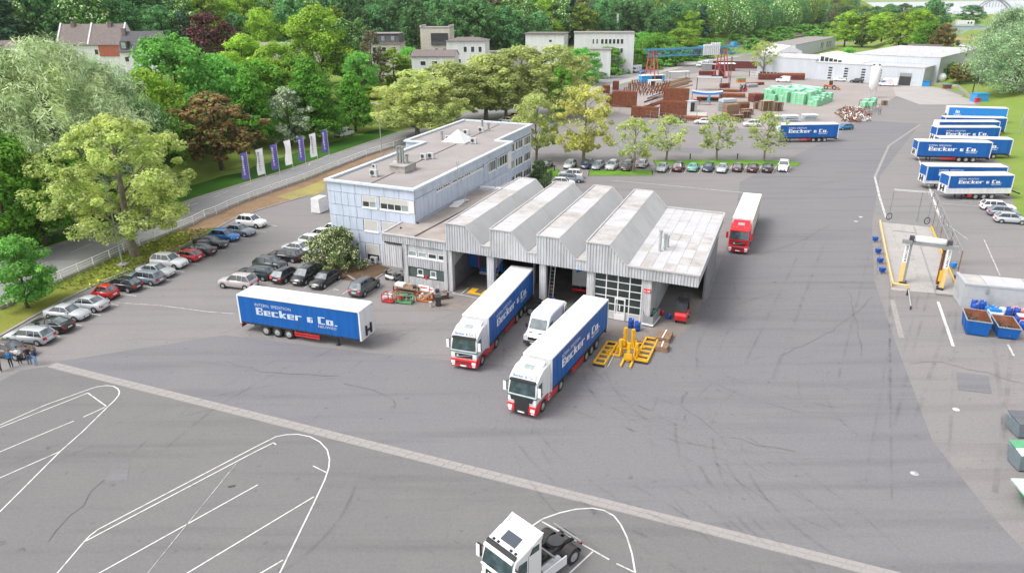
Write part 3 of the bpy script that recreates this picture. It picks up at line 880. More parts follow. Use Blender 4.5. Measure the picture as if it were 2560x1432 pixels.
for k, a in enumerate(TEETH):
  bobj('tooth_wall', MB().box(a, a + .1, T0 + .12, T1, 5.9, 8.0), 'clad', hall)
  for i in range(7):                                   # felt lanes on the ridge
    t_a = T0 + .12 + i * (T1 - T0 - .12) / 7
    bobj('roof_strip', MB().box(a + .1, a + 2.42, t_a + .01, t_a + (T1 - T0 - .12) / 7 - .01, 7.95, 8.03 + .012 * (i % 2)), ('roof_moss', 'roof_pale', 'roof_pale', 'roof_moss')[(i + k) % 4], hall)
  n = 5
  for i in range(n):
    t_a = T0 + .12 + i * (T1 - T0 - .12) / n; t_b = t_a + (T1 - T0 - .12) / n - .03
    mb = MB().hexa([(a + 2.42, t_a, 7.93), (a + 4.32, t_a, 5.97), (a + 4.32, t_b, 5.97), (a + 2.42, t_b, 7.93), (a + 2.43, t_a, 8.02), (a + 4.34, t_a, 6.06), (a + 4.34, t_b, 6.06), (a + 2.43, t_b, 8.02)])
    bobj('roof_slope', mb, 'roof_slope', hall)
  e = TEETH[k + 1] if k < 3 else 15.2
  bobj('valley', MB().box(a + 4.35, e, T0 + .12, T1, 5.9, 6.02), 'roof_moss', hall)
  for t in (T0 + .02, T1):
    mb = MB().bar((a - .06, t, 8.08), (a + 2.45, t, 8.08), .2, .1).bar((a + 2.45, t, 8.081), (a + 4.35, t, 6.11), .2, .1).bar((a + 4.35, t, 6.10), (e, t, 6.10), .2, .1)
    bobj('coping', mb, 'coping_grey', hall)
  bobj('coping', MB().bar((a, T0 + .1, 8.082), (a, T1 - .1, 8.082), .16, .1), 'coping_grey', hall)
nx, ny = 6, 9
for i in range(nx):
  for j in range(ny):
    w, d = (22.05 - 15.2) / nx, (T1 - T0 - .3) / ny
    bobj('roof_sheet', MB().box(15.2 + i * w + .012, 15.2 + (i + 1) * w - .012, T0 + .15 + j * d + .012, T0 + .15 + (j + 1) * d - .012, 5.9, 6.10 + R.uniform(0, .02)), 'roof_pale' if R.random() < .82 else 'roof_moss', hall)
for a, b in (((15.2, T0), (22.25, T0)), ((22.2, T0), (22.2, T1)), ((15.2, T1), (22.25, T1))):
  z = 6.2 + (.003 if a[0] == 22.2 else 0)
  bobj('coping', MB().bar((*a, z), (*b, z), .22, .16), 'coping_grey', hall)
for s_, t_, h_ in ((17.35, 5.4, 2.2), (17.75, 6.1, 1.7), (17.9, 6.9, 1.3)):
  bobj('flue', MB().cyl((s_, t_, 6.0), (s_, t_, 6.1 + h_), .14, n=10).cyl((s_, t_, 6.0 + h_), (s_, t_, 6.2 + h_), .2, n=10), 'galv', hall)
for s0, s1 in ((-5.3, -4.75), (-.42, .42), (5.75, 6.45), (11.0, 11.75), (16.75, 17.7)):
  mb = ribs(s0, s1, 0, 4.97, -.1, .18, .04); mb.box(s0, s1, -.05, .5, 0, 4.96)
  bobj('pillar', mb, 'clad_white', hall)
# inside
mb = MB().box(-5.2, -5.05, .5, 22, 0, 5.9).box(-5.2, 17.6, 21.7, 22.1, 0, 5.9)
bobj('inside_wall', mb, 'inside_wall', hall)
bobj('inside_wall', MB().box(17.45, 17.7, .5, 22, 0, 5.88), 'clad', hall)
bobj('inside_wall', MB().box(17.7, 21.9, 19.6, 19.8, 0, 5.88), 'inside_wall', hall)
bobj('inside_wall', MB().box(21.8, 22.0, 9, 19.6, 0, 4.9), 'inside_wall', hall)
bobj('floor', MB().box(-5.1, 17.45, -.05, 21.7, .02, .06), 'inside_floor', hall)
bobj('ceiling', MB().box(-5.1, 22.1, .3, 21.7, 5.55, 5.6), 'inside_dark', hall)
for s_ in (3.0, 8.6):
  for t_ in (6, 13):
    bobj('column', MB().box(s_ - .15, s_ + .15, t_ - .15, t_ + .15, .06, 5.55), 'inside_wall', hall)
# left bay: light inner flank with a lamp strip, inspection pit edged in yellow
bobj('bay_panel', MB().hexa([(-4.74, .5, 3.0), (-4.7, .5, 3.0), (-4.7, 6, 4.4), (-4.74, 6, 4.4), (-4.74, .5, 4.9), (-4.7, .5, 4.9), (-4.7, 6, 4.9), (-4.74, 6, 4.9)]), 'clad_white', hall)
bobj('bay_panel', MB().hexa([(.45, .5, 3.4), (.5, .5, 3.4), (.5, 6, 4.5), (.45, 6, 4.5), (.45, .5, 4.9), (.5, .5, 4.9), (.5, 6, 4.9), (.45, 6, 4.9)]), 'clad_white', hall)
mat('tube_light', (.9, .85, .55), rough=.4); mat('tube_white', (.9, .9, .9), rough=.4)
bobj('lamp_strip', MB().bar((-4.66, 1.2, 4.3), (-4.66, 3.4, 4.6), .06, .12), 'tube_light', hall)
bobj('lamp_strip', MB().bar((.56, 1.2, 4.2), (.56, 3.0, 4.5), .06, .12), 'tube_white', hall)
bobj('pit_edge', MB().box(-3.1, -.9, .1, .5, .06, .085).box(-3.1, -2.3, .51, 1.7, .06, .085).box(-1.5, -.9, .51, 1.7, .06, .084), 'yellow', hall)
bobj('bay_line', MB().bar((-3.6, -.6, .05), (-3.5, 1.5, .08), .12, .03).bar((-4.6, -.55, .051), (-.4, -.75, .051), .1, .03), 'line_worn', hall)
# glazed folding door of the right bay
D0, D1 = 11.8, 16.7
door = MB()
nc, nr, zt = 4, 6, 4.92
for i in range(nc + 1):
  s_ = D0 + (D1 - D0) * i / nc
  door.box(s_ - .05, s_ + .05, .1, .2, .06, zt)
for j in range(nr + 1):
  z_ = .06 + (zt - .06) * j / nr
  door.box(D0, D1, .11, .19, max(.06, z_ - .045), z_ + .045)
dr = bobj('folding_door', door, 'frame_white', hall)
for i in range(nc):
  for j in range(nr):
    w, h_ = (D1 - D0) / nc, (zt - .06) / nr
    m_ = 'shutter' if j == 0 else 'window_dark'
    bobj('pane', MB().box(D0 + i * w + .052, D0 + (i + 1) * w - .052, .13, .17, .06 + j * h_ + .047, .06 + (j + 1) * h_ - .047), m_, dr)
pd = bobj('wicket_door', MB().box(14.0, 14.12, -.0, .1, .06, 2.4).box(15.0, 15.12, 0, .1, .06, 2.4).box(14.12, 15.0, 0, .1, 2.28, 2.4).box(14.12, 15.0, 0, .1, .06, .7), 'frame_white', hall)
bobj('handle', MB().box(14.5, 14.62, -.03, .0, 1.1, 1.8), 'white_matt', pd)
sg = bobj('sign', MB().box(16.95, 17.65, -.15, -.1, 3.55, 3.95), 'red_sign', hall)
write(sg, 'A 108', Vector(S4 @ Vector((17.0, -.155, 3.63))), EX, (0, 0, 1), .22, 'white_matt', w=.58, bold=.01)
# annex between office and hall
annex = thing('workshop_annex', 'low grey ribbed annex with a row of four windows left of the workshop bays', 'annex', B0)
bobj('wall', MB().box(-11.0, -5.3, 0.02, 22.2, 0, 5.7).box(-13.7, -11.01, .1, 22.2, 2.05, 5.7), 'clad', annex)
for i in range(8):
  t_a = -.15 + i * 22.3 / 8
  bobj('roof_strip', MB().box(-13.55, -5.3, t_a + .01, t_a + 22.3 / 8 - .01, 5.7, 5.80 + .012 * (i % 2)), 'bitumen_brown', annex)
bobj('roof_gutter', MB().bar((-9.6, -.1, 5.84), (-8.2, 22, 5.84), .22, .04), 'dark_seam', annex)
for a, b in (((-13.75, -.25), (-5.3, -.25)), ((-13.7, -.2), (-13.7, 4.3))):
  bobj('coping', MB().bar((*a, 5.85 if a[1] < -.22 else 5.853), (*b, 5.85 if a[1] < -.22 else 5.853), .3, .14), 'coping_grey', annex)
bobj('front_cladding', ribs(-13.8, -5.3, 4.92, 5.82, -.32), 'clad', annex)
bobj('window_strip', MB().box(-13.6, -11.1, -.1, -.05, 4.66, 4.9), 'window_dark', annex)
bobj('front_cladding', ribs(-13.85, -11.1, 2.0, 4.62, -.42), 'clad_white', annex)
bobj('soffit', MB().box(-13.8, -11.05, -.35, 0.1, 1.98, 2.06), 'clad_white', annex)
for i in range(4):
  s_ = -10.5 + i * 1.3
  bobj('panel', MB().box(s_ + .02, s_ + 1.28, -.1, -.02, 4.22, 4.9), 'clad', annex)
  window(annex, 's', -.12, s_ + .08, s_ + 1.22, 3.52, 4.18, 1, 0)
bobj('front_cladding', ribs(-10.7, -5.3, 2.32, 3.38, -.22), 'clad', annex)
bobj('pillar', ribs(-11.1, -10.5, 0, 4.9, -.25, .15, .04).box(-11.1, -10.5, -.2, .1, 0, 4.88), 'clad_white', annex)
bobj('pillar', ribs(-5.75, -5.32, 0, 4.9, -.25, .15, .04), 'clad_white', annex)
bobj('green_wall', MB().box(-10.5, -5.75, -.06, -.01, 1.05, 2.3), 'green_wall', annex)
for s_ in (-9.3, -7.6):
  window(annex, 's', -.13, s_, s_ + .75, 1.35, 2.1, 1, 0, dark='window_pale')
bobj('dado', ribs(-10.5, -5.75, 0, 1.06, -.2, .2, .05), 'clad_white', annex)
bobj('back_wall', MB().box(-13.7, -11.0, 4.1, 4.25, 0, 2.05), 'inside_wall', annex)
bobj('sign', MB().box(-8.25, -8.0, -.24, -.2, 1.0, 1.5), 'red_sign', annex)
for s_, t_ in ((-12.6, 2.2), (-11.6, 4.6)):
  bobj('roof_vent', MB().cyl((s_, t_, 5.8), (s_, t_, 5.98), .12, n=8), 'dark_seam', annex)
# things on the annex roof
def ladder(name, label, a, b, w, side_v, m='galv', n=14):
  r = thing(name, label, 'ladder', a)
  v = Vector(b) - Vector(a); q = Vector(side_v).normalized() * w / 2
  for s_ in (-1, 1):
    obj('rail', MB().bar(q * s_, v + q * s_, .07, .05), MATS[m], r)
  me = MB().bar(-q, q, .04).mesh('rung', [MATS[m]])
  for i in range(n):
    obj('rung', me, [], r, v * ((i + .5) / n))
  return r
ladder('ladder', 'aluminium ladder leaning from the annex roof up to the office roof', bp(-10.1, 15.2, 5.86), bp(-11.6, 15.9, 11.1), .5, EY)
t = thing('roof_board', 'loose white boards lying at the foot of the roof ladder', 'board', bp(-10.9, 14.0, 5.82))
obj('board', MB().cbox((0, 0, .03), (1.2, 2.8, .05), _a2 - pi / 2 + .1), 'panel_cream', t)
obj('board', MB().cbox((.5, 1.3, .09), (1.0, 2.2, .05), _a2 - pi / 2 - .3), 'white_matt', t)
t = thing('awning_beam', 'long pale box beam lying across the annex roof', 'beam', bp(-9.4, 23.4, 5.84))
obj('beam', MB().cbox((0, 0, .12), (4.4, .5, .22), _a1 + .1), 'panel_cream', t)
obj('bracket', MB().cbox((.1, 0, .16), (.1, .56, .3), _a1 + .1), 'metal_grey', t)
t = thing('outdoor_cabinet', 'white panelled stair enclosure at the left corner of the office', 'enclosure', g(800, 530))
for i in range(3):
  obj('panel', MB().cbox((0, .05 * i, .5 + i * .75), (2.2, 1.6 - .1 * i, .72), _a2), 'white_matt', t)
# ------------------------------------------------------------------ buildings beyond the road
def at(u, v, y):
  d = ray(u, v); k = y / d.y
  return Vector((d.x * k, y, CAM_H + d.z * k))
mat('slate', (.075, .07, .08), rough=.7, var=.2, scale=2)
mat('tile_mauve', (.165, .135, .13), rough=.8, var=.18, scale=1.5)
mat('tile_grey', (.26, .235, .225), rough=.8, var=.15, scale=1.2)
mat('render_white', (.62, .62, .63), run=.2, rough=.8, var=.05)
mat('render_cream', (.52, .48, .42), run=.25, rough=.85, var=.10)
mat('render_red', (.34, .10, .065), rough=.85, var=.12)
mat('wall_sheet', (.50, .53, .57), run=.15, rough=.5, var=.04, scale=.3)
def house(name, label, cat, c, deg, L, W, H, wall, roof, kind='flat', rh=3.0, rows=(), eave=.35, group=None, side_rows=()):
  """rows: (z0, z1, [(x0, x1), ...]) windows of the front (-y) wall; side_rows: of the left (-x) wall"""
  r = thing(name, label, cat, c, radians(deg), group)
  obj('wall', MB().box(-L / 2, L / 2, -W / 2, W / 2, -4, H), MATS[wall], r)
  if kind == 'flat':
    obj('roof', MB().box(-L / 2 - eave, L / 2 + eave, -W / 2 - eave, W / 2 + eave, H, H + .35), MATS[roof], r)
  elif kind == 'gable':
    mb = MB().ext([(-W / 2, 0), (W / 2, 0), (0, rh)], -L / 2, L / 2); mb.v = [(y, x, z + H) for x, y, z in mb.v]
    obj('gable', mb, MATS[wall], r, fix=True)
    for s_ in (-1, 1):
      mb = MB().hexa([(-L / 2 - .2, s_ * (W / 2 + eave), H - eave * rh / (W / 2) + .02), (L / 2 + .2, s_ * (W / 2 + eave), H - eave * rh / (W / 2) + .02), (L / 2 + .2, 0, H + rh + .02), (-L / 2 - .2, 0, H + rh + .02), (-L / 2 - .2, s_ * (W / 2 + eave), H + .2 - eave * rh / (W / 2)), (L / 2 + .2, s_ * (W / 2 + eave), H + .2 - eave * rh / (W / 2)), (L / 2 + .2, 0, H + rh + .2), (-L / 2 - .2, 0, H + rh + .2)])
      obj('roof', mb, MATS[roof], r, fix=True)
  elif kind == 'hip':
    e = eave
    P = [(-L / 2 - e, -W / 2 - e, H), (L / 2 + e, -W / 2 - e, H), (L / 2 + e, W / 2 + e, H), (-L / 2 - e, W / 2 + e, H), (-L / 4, 0, H + rh), (L / 4, 0, H + rh)]
    obj('roof', MB().add(P, [(0, 1, 5, 4), (1, 2, 5), (2, 3, 4, 5), (3, 0, 4), (3, 2, 1, 0)]), MATS[roof], r)
  def wn(x0, x1, z0, z1, axis):
    c0 = -W / 2 if axis == 'y' else -L / 2
    def B(mb, p, q, za, zb, d0, d1):
      return mb.box(p, q, c0 - d1, c0 - d0, za, zb) if axis == 'y' else mb.box(c0 - d1, c0 - d0, p, q, za, zb)
    f = MB(); B(f, x0, x1, z0, z0 + .1, -.02, .06); B(f, x0, x1, z1 - .1, z1, -.02, .06); B(f, x0, x0 + .1, z0 + .1, z1 - .1, -.02, .055); B(f, x1 - .1, x1, z0 + .1, z1 - .1, -.02, .055)
    o = obj('window', f, 'frame_white', r)
    obj('pane', B(MB(), x0 + .1, x1 - .1, z0 + .1, z1 - .1, -.02, .03), 'window_dark', o)
  for z0, z1, xs in rows:
    for a, b in xs: wn(a, b, z0, z1, 'y')
  for z0, z1, xs in side_rows:
    for a, b in xs: wn(a, b, z0, z1, 'x')
  return r
def base(u, v, y):
  p = at(u, v, y); return Vector((p.x, p.y, tz(p.x, p.y))), p.z
def spread(a, b, n, w):
  return [(a + (b - a) * (i + .5) / n - w / 2, a + (b - a) * (i + .5) / n + w / 2) for i in range(n)]
# long terrace on the left
c, top = base(233, 62, 225)
H_ = top - c.z
h1 = house('terrace_house', 'long terrace house with brown tiled roof and white fire walls behind the silvery tree', 'house', c, 2, 18.6, 9, H_ - 5.2, 'render_white', 'tile_mauve', 'gable', 5.2, [(H_ - 8.2, H_ - 6.6, spread(.5, 9, 4, 1.2))])
for x_ in (-9.3, -.4, 9.3):
  mb = MB().ext([(-4.8, 0), (4.8, 0), (0, 5.75)], x_ - .22, x_ + .22); mb.v = [(y, x, z + H_ - 5.2) for x, y, z in mb.v]
  obj('fire_wall', mb, 'render_white', h1, fix=True)
obj('red_front', MB().box(2.4, 9.0, -4.7, -4.48, H_ - 8.6, H_ - 5.6), 'render_red', h1)
for x_ in (-5.6, 5.0):
  obj('chimney', MB().box(x_ - .5, x_ + .5, -.9, .1, H_ - 2, H_ + .8), 'tile_mauve', h1)
for x_ in (-7.2, -2.4, 2.0, 7.2):
  obj('roof_window', MB().cbox((x_, -1.6, H_ - 1.75), (.9, 1.0, .1), 0, rx=.86), 'render_white', h1)
c, top = base(357, 80, 221)
H_ = top - c.z
h2 = house('slate_house', 'house with dark slate roof and a wide dormer right of the terrace', 'house', c, 2, 11.4, 9, H_ - 5.0, 'render_white', 'slate', 'gable', 5.0, [(H_ - 8.0, H_ - 6.5, spread(-5.2, 5.2, 4, 1.3))])
dm = obj('dormer', MB().box(.4, 5.0, -4.4, -1.0, H_ - 4.6, H_ - 2.2), 'slate', h2)
for x_ in (1.6, 3.8):
  obj('dormer_window', MB().box(x_ - .7, x_ + .7, -4.47, -4.39, H_ - 4.3, H_ - 2.6), 'window_pale', dm)
dm = obj('dormer', MB().box(-5.2, -3.2, -4.4, -1.0, H_ - 4.6, H_ - 2.4), 'slate', h2)
obj('dormer_window', MB().box(-4.8, -3.6, -4.47, -4.39, H_ - 4.3, H_ - 2.7), 'window_pale', dm)
for x_ in (-3.5, 2.6):
  obj('roof_window', MB().cbox((x_, -1.3, H_ - 1.35), (.8, .9, .1), 0, rx=.84), 'render_white', h2)
obj('chimney', MB().box(-5.6, -4.6, -1.2, -.2, H_ - 2, H_ + 1.0), 'tile_mauve', h2)
c, top = base(8, 103, 235)
house('low_house', 'low white house with brown roof at the left edge of the picture', 'house', c, 2, 9, 7, top - c.z - 2.6, 'render_white', 'tile_mauve', 'gable', 2.6, [(top - c.z - 4.6, top - c.z - 3.2, spread(0, 4.4, 2, 1.2))])
c, top = base(720, 107, 262)
house('long_house', 'long low house with grey roof glimpsed between the yellow green trees', 'house', c, 3, 22, 8, top - c.z - 2, 'render_cream', 'tile_grey', 'gable', 2.0)
# mansard house
c, top = base(965, 82, 262)
H_ = top - c.z
h3 = house('mansard_house', 'house with pale flat top and dark slate mansard storey behind a small conifer', 'house', c, -4, 11, 9, H_ - 3.4, 'render_cream', 'tile_grey', 'flat', 0, [(H_ - 6.2, H_ - 4.4, spread(-5, 5, 3, 1.6))])
obj('mansard', MB().hexa([(-5.5, -4.5, H_ - 3.0), (5.5, -4.5, H_ - 3.0), (5.5, 4.5, H_ - 3.0), (-5.5, 4.5, H_ - 3.0), (-4.9, -3.8, H_ - .3), (4.9, -3.8, H_ - .3), (4.9, 3.8, H_ - .3), (-4.9, 3.8, H_ - .3)]), 'slate', h3)
obj('roof_top', MB().box(-5.3, 5.3, -4.2, 4.2, H_ - .29, H_ - .02), 'tile_grey', h3)
for x_ in (-3.6, -.2, 3.2):
  obj('mansard_window', MB().cbox((x_, -4.2, H_ - 1.7), (1.1, .3, 1.4)), 'window_pale', h3)
obj('antenna', MB().cyl((-3.2, 0, H_), (-3.2, 0, H_ + 2), .05, n=5), 'metal_grey', h3)
# tall cream block with its white neighbours
c, top = base(1093, 70, 270)
H_ = top - c.z
h4 = house('cream_tower', 'tall cream flat block with a dark recessed balcony among the white houses', 'apartment house', c, -6, 10.4, 9, H_, 'render_cream', 'tile_grey', 'flat', 0, [(H_ - 8.4, H_ - 6.6, spread(-1, 4.6, 2, 1.5))], eave=.1)
obj('balcony', MB().box(-1.4, 4.6, -4.75, -4.45, H_ - 5.6, H_ - 1.6), 'inside_dark', h4)
obj('parapet', MB().box(-1.4, 4.6, -4.9, -4.75, H_ - 5.6, H_ - 4.4), 'slate', h4)
for x_ in (-5.1, 5.1):
  obj('roof_wall', MB().box(x_ - .2, x_ + .2, -4.5, 4.5, H_ + .3, H_ + 1.0), 'render_cream', h4)
c, top = base(1170, 97, 262)
H_ = top - c.z
house('white_house', 'white two storey house with flat brown roof right of the cream block', 'house', c, -7, 13.4, 9.5, H_ - .5, 'render_white', 'tile_mauve', 'hip', 1.0, [(H_ - 4.2, H_ - 2.3, spread(-1.5, 6.2, 3, 1.3)), (H_ - 8.0, H_ - 6.3, spread(-4, 6, 3, 1.2))], eave=.5)
c, top = base(1088, 126, 238)
H_ = top - c.z
h6 = house('white_house', 'low white house with mauve roof and dark garage door in front of the cream block', 'house', c, -5, 13.5, 9, H_ - 1.6, 'render_white', 'tile_mauve', 'gable', 1.6, [(H_ - 4.3, H_ - 2.9, spread(-5, 6, 3, 1.8))])
obj('garage_door', MB().box(-.6, 2.2, -4.56, -4.45, H_ - 8.2, H_ - 5.4), 'window_dark', h6)
# white offices by the wood
c, top = base(1368, 84, 335)
H_ = top - c.z
house('white_office', 'smaller white office with brown flat roof and windows on its left wall', 'office building', c, -12, 17, 13, H_, 'render_white', 'tile_mauve', 'flat', 0, [(H_ - 3.4, H_ - 2.2, [(1.8, 3.2)])], eave=.6, side_rows=[(H_ - 3.9, H_ - 1.4, spread(-6, 6, 6, 1.2)), (H_ - 7.6, H_ - 5.4, spread(-6, 6, 6, 1.2))])
c, top = base(1510, 82, 330)
H_ = top - c.z
house('white_office', 'long white office with two rows of windows right of the smaller white office', 'office building', c, -5, 25.5, 12, H_, 'render_white', 'tile_grey', 'flat', 0, [(H_ - 4.4, H_ - 2.3, [(-5, -4.2), (-3.4, -2.6)] + spread(-1.6, 8.4, 6, 1.3)), (H_ - 8.2, H_ - 6.0, [(-5, -4.2), (-3.4, -2.6)] + spread(-1.6, 8.4, 6, 1.3))], eave=.3)
c, top = base(1500, 124, 305)
house('white_shed', 'small white shed in the bushes below the long white office', 'shed', c, -8, 9, 5, top - c.z, 'render_white', 'tile_grey', 'flat', 0)
c, top = base(1040, 128, 285)
house('grey_shed', 'grey flat roofed shed behind the low white house', 'shed', c, 0, 16, 6, top - c.z - .3, 'render_cream', 'tile_grey', 'flat', 0)
c, top = base(1255, 128, 300)
house('grey_wall_house', 'long pale retaining wall and garage below the wood', 'garage', c, -2, 26, 4, top - c.z - .3, 'concrete', 'tile_grey', 'flat', 0)
# mobile mast
p = gt(1541, 110)
m_ = thing('mobile_mast', 'white mobile phone mast behind the long white office', 'mast', p)
zt_ = at(1541, 35, p.y).z - p.z
obj('pole', MB().cyl((0, 0, 0), (0, 0, zt_ - 4), .25, .18, 8), 'galv', m_)
obj('antenna', MB().cyl((0, 0, zt_ - 5), (0, 0, zt_), .55, .55, 8), 'white_matt', m_)
# warehouse group on the right
def wall_house(name, label, A, Bp, W, H, wall, roof, extra=None):
  """long hall whose front foot runs from A to Bp on the ground; depth W behind it"""
  d = (Bp - A); L = d.length; a = atan2(d.y, d.x)
  r = thing(name, label, 'warehouse', A, a)
  obj('wall', MB().box(0, L, 0, W, -.5, H), MATS[wall], r)
  obj('roof', MB().box(-.15, L + .15, -.15, W + .15, H, H + .22), MATS[roof], r)
  return r, L
A, Bp = g(2030, 199), g(2304, 217)
w1, L1 = wall_house('delivery_hall', 'long white delivery hall with slit window columns behind the silo', A, Bp, 13, 6.4, 'wall_sheet', 'roof_pale')
for f in (.165, .315, .475, .62):
  for j in range(5):
    obj('slit_window', MB().box(L1 * f - .7, L1 * f + .7, -.06, .04, .7 + j * .95, 1.25 + j * .95), 'window_dark', w1)
gd = obj('gate', MB().box(L1 * .80, L1 * .90, -.12, .02, 0, 3.2), 'inside_dark', w1)
obj('gate_panel', MB().box(L1 * .80, L1 * .90, -.18, -.13, 3.2, 4.4), 'metal_grey', gd)
a_ = atan2((Bp - A).y, (Bp - A).x)
n_ = Vector((-sin(a_), cos(a_), 0)); e_ = Vector((cos(a_), sin(a_), 0))
w2, L2 = wall_house('storage_hall', 'higher flat roofed storage hall with pale roof and rows of roof domes', A + n_ * 13.4 + e_ * 9, Bp + n_ * 13.4 + e_ * 1.5, 66, 9.2, 'wall_sheet', 'roof_pale')
for i in range(3):
  for j in range(3):
    obj('roof_dome', MB().lathe([(1.3, 0), (1.2, .35), (.7, .7), (.01, .8)], (L2 * (.2 + .28 * i), 14 + 17 * j, 9.4), 10), 'opal', w2)
obj('red_ridge', MB().box(L2 * .1, L2 * .55, 66.3, 67, 8, 10.2), 'tile_mauve', w2)
w3, L3 = wall_house('white_annex', 'white block with a row of small low windows left of the delivery hall', A - e_ * 24 + n_ * 2, A - e_ * .3 + n_ * 2, 24, 7.4, 'wall_sheet', 'roof_pale')
for i in range(10):
  obj('slit_window', MB().box(1.5 + i * 1.5, 2.6 + i * 1.5, -.06, .04, .9, 1.6), 'window_dark', w3)
g4 = thing('glazed_gable', 'white lean-to roof with a glazed gable between the white block and the delivery hall', 'roof', A + n_ * 3 + e_ * .5, a_)
obj('roof', MB().hexa([(0, 0, 6.6), (16, 0, 6.6), (16, 20, 6.6), (0, 20, 6.6), (0, 0, 9.6), (16, 0, 6.9), (16, 20, 6.9), (0, 20, 9.6)]), 'white_matt', g4)
for i in range(5):
  obj('pane', MB().box(.6 + i * 1.7, 2.0 + i * 1.7, -.08, .02, 6.8, 8.6 - i * .28), 'window_dark', g4)
A, Bp = g(1985, 146), g(2085, 121)
w5, L5 = wall_house('long_shed', 'long narrow white shed with grey roof below the railway', A, Bp, 16, 6.5, 'wall_sheet', 'tile_grey')
for f in (.62, .66, .78, .83, .88):
  obj('slit_window', MB().box(L5 * f - .8, L5 * f + .8, -.06, .04, 1.6, 5.0), 'window_dark', w5)
t5 = thing('white_tent', 'white tent hall at the near end of the long shed', 'tent', g(1972, 150), a_ + .9)
obj('cover', MB().ext([(-7, 0), (7, 0), (7, 4), (0, 7), (-7, 4)], 0, 16), 'white_matt', t5, fix=True)
write(t5, 'SPEDITION', (-5, -.06, 2.6), (1, 0, 0), (0, 0, 1), 1.0, 'metal_dark', w=9)
# ------------------------------------------------------------------ vehicles
mat('curtain_blue', (.003, .100, .375), run=.25, rough=.45, var=.06, scale=.7, dirt=(.008, .08, .25), dscale=.5, dlo=.55, dhi=.8)
mat('curtain_light', (.02, .22, .62), rough=.45, var=.05)
mat('trailer_white', (.70, .70, .70), run=.15, rough=.45, var=.03, dirt=(.60, .58, .55), dscale=.6, dlo=.62, dhi=.85)
mat('trailer_cream', (.76, .72, .64), rough=.5, var=.05, dirt=(.55, .50, .42), dscale=.5, dlo=.55, dhi=.8)
mat('curtain_cream', (.50, .49, .45), rough=.5, var=.05)
mat('letter_white', (.78, .80, .84), rough=.5, var=.02)
mat('letter_faded', (.50, .58, .72), rough=.5, var=.05)
mat('letter_blue', (.05, .16, .42), rough=.5)
mat('lorry_red', (.62, .02, .028), rough=.3, var=.04, coat=.5)
mat('guard_red', (.52, .03, .035), rough=.45, var=.08)
mat('cab_white', (.74, .74, .75), rough=.25, var=.02, coat=.6)
mat('cab_red', (.50, .012, .025), rough=.25, var=.04, coat=.6)
mat('chassis', (.035, .033, .033), rough=.8, var=.3, scale=4)
mat('rim_steel', (.38, .37, .36), rough=.5, metal=.4, var=.15)
mat('alloy', (.50, .51, .52), rough=.3, metal=.6, var=.05)
mat('lens', (.75, .77, .80), rough=.12, var=.1)
mat('tail_red', (.45, .012, .012), rough=.2, var=.1)
mat('stripe_green', (.01, .12, .11), rough=.4)
glassmat('screen_glass', (.025, .045, .05))
glassmat('car_glass', (.018, .024, .028))
glassmat('painted_sky_glass', (.075, .09, .10))  # sky reflection of windscreens and rear windows put into the base colour
mat('roof_glass', (.05, .06, .08), rough=.15, spec=.7)
mat('plate', (.75, .75, .72), rough=.5)
mat('amber', (.75, .25, .02), rough=.3)
_W = {}
def wheel_mesh(r, w, kind):
  k = (r, w, kind)
  if k not in _W:
    t = MB().lathe([(r * .60, -w / 2 + .01), (r * .95, -w / 2), (r, -w / 2 + .04), (r, w / 2 - .04), (r * .95, w / 2), (r * .60, w / 2 - .01)], n=16, axis='y').mesh('wheel', ['rubber'])
    if kind == 'car':
      prof_ = [(.01, -w / 2 - .005), (r * .2, -w / 2 - .01), (r * .55, -w / 2 + .035), (r * .62, -w / 2 + .0)]
    elif kind == 'steer':
      prof_ = [(.01, -w / 2 - .06), (r * .25, -w / 2 - .06), (r * .34, -w / 2 - .01), (r * .6, -w / 2 + .01)]
    else:
      prof_ = [(.01, -w / 2 - .02), (r * .22, -w / 2 - .02), (r * .26, -w / 2 + .05), (r * .52, -w / 2 + .09), (r * .6, -w / 2 + .0)]
    m_ = 'alloy' if kind == 'car' else 'rim_steel'
    rm = MB().lathe(prof_[::-1], n=16, axis='y')
    if kind == 'car':
      for i in range(5):
        a = 2 * pi * i / 5
        rm.bar((.3 * r * cos(a), -w / 2 - .012, .3 * r * sin(a)), (.56 * r * cos(a), -w / 2 - .012, .56 * r * sin(a)), .012, .07 * r / .3, up=(0, 1, 0))
    _W[k] = (t, rm.mesh('rim', [m_]))
  return _W[k]
def wheel(parent, x, y, r, w, kind):
  """outer face turned away from the vehicle's middle"""
  t, rm = wheel_mesh(r, w, kind)
  o = obj('wheel', t, [], parent, (x, y, r))
  if y > 0: o.rotation_euler = (0, 0, pi)
  obj('rim', rm, [], o)
  return o
# ---- cars -----------------------------------------------------------------------------------
CARS = {  # length, width, roof height, belt height, bonnet height, cowl x, roof front x, roof rear x, tail x, boot height (None = no boot); x from the middle, + forward
 'sedan':  (4.65, 1.80, 1.44, .94, .90, 1.00, .35, -.95, -1.65, 1.00),
 'coupe':  (4.60, 1.80, 1.38, .92, .88, .95, .20, -.75, -1.75, 1.00),
 'hatch':  (4.20, 1.76, 1.48, .95, .92, 1.05, .40, -1.35, -1.95, None),
 'estate': (4.75, 1.82, 1.47, .95, .90, 1.10, .45, -1.85, -2.25, None),
 'suv':    (4.55, 1.86, 1.68, 1.08, 1.06, 1.00, .38, -1.60, -2.05, None),
 'mpv':    (4.45, 1.82, 1.66, 1.02, .98, 1.30, .55, -1.70, -2.05, None),
 'mini':   (3.70, 1.70, 1.41, .93, .90, .85, .45, -1.25, -1.70, None),
 'micro':  (2.70, 1.56, 1.54, .98, .95, .85, .35, -.80, -1.20, None),
 'jeep':   (4.30, 1.85, 1.84, 1.15, 1.12, .55, .35, -1.85, -2.05, None)}
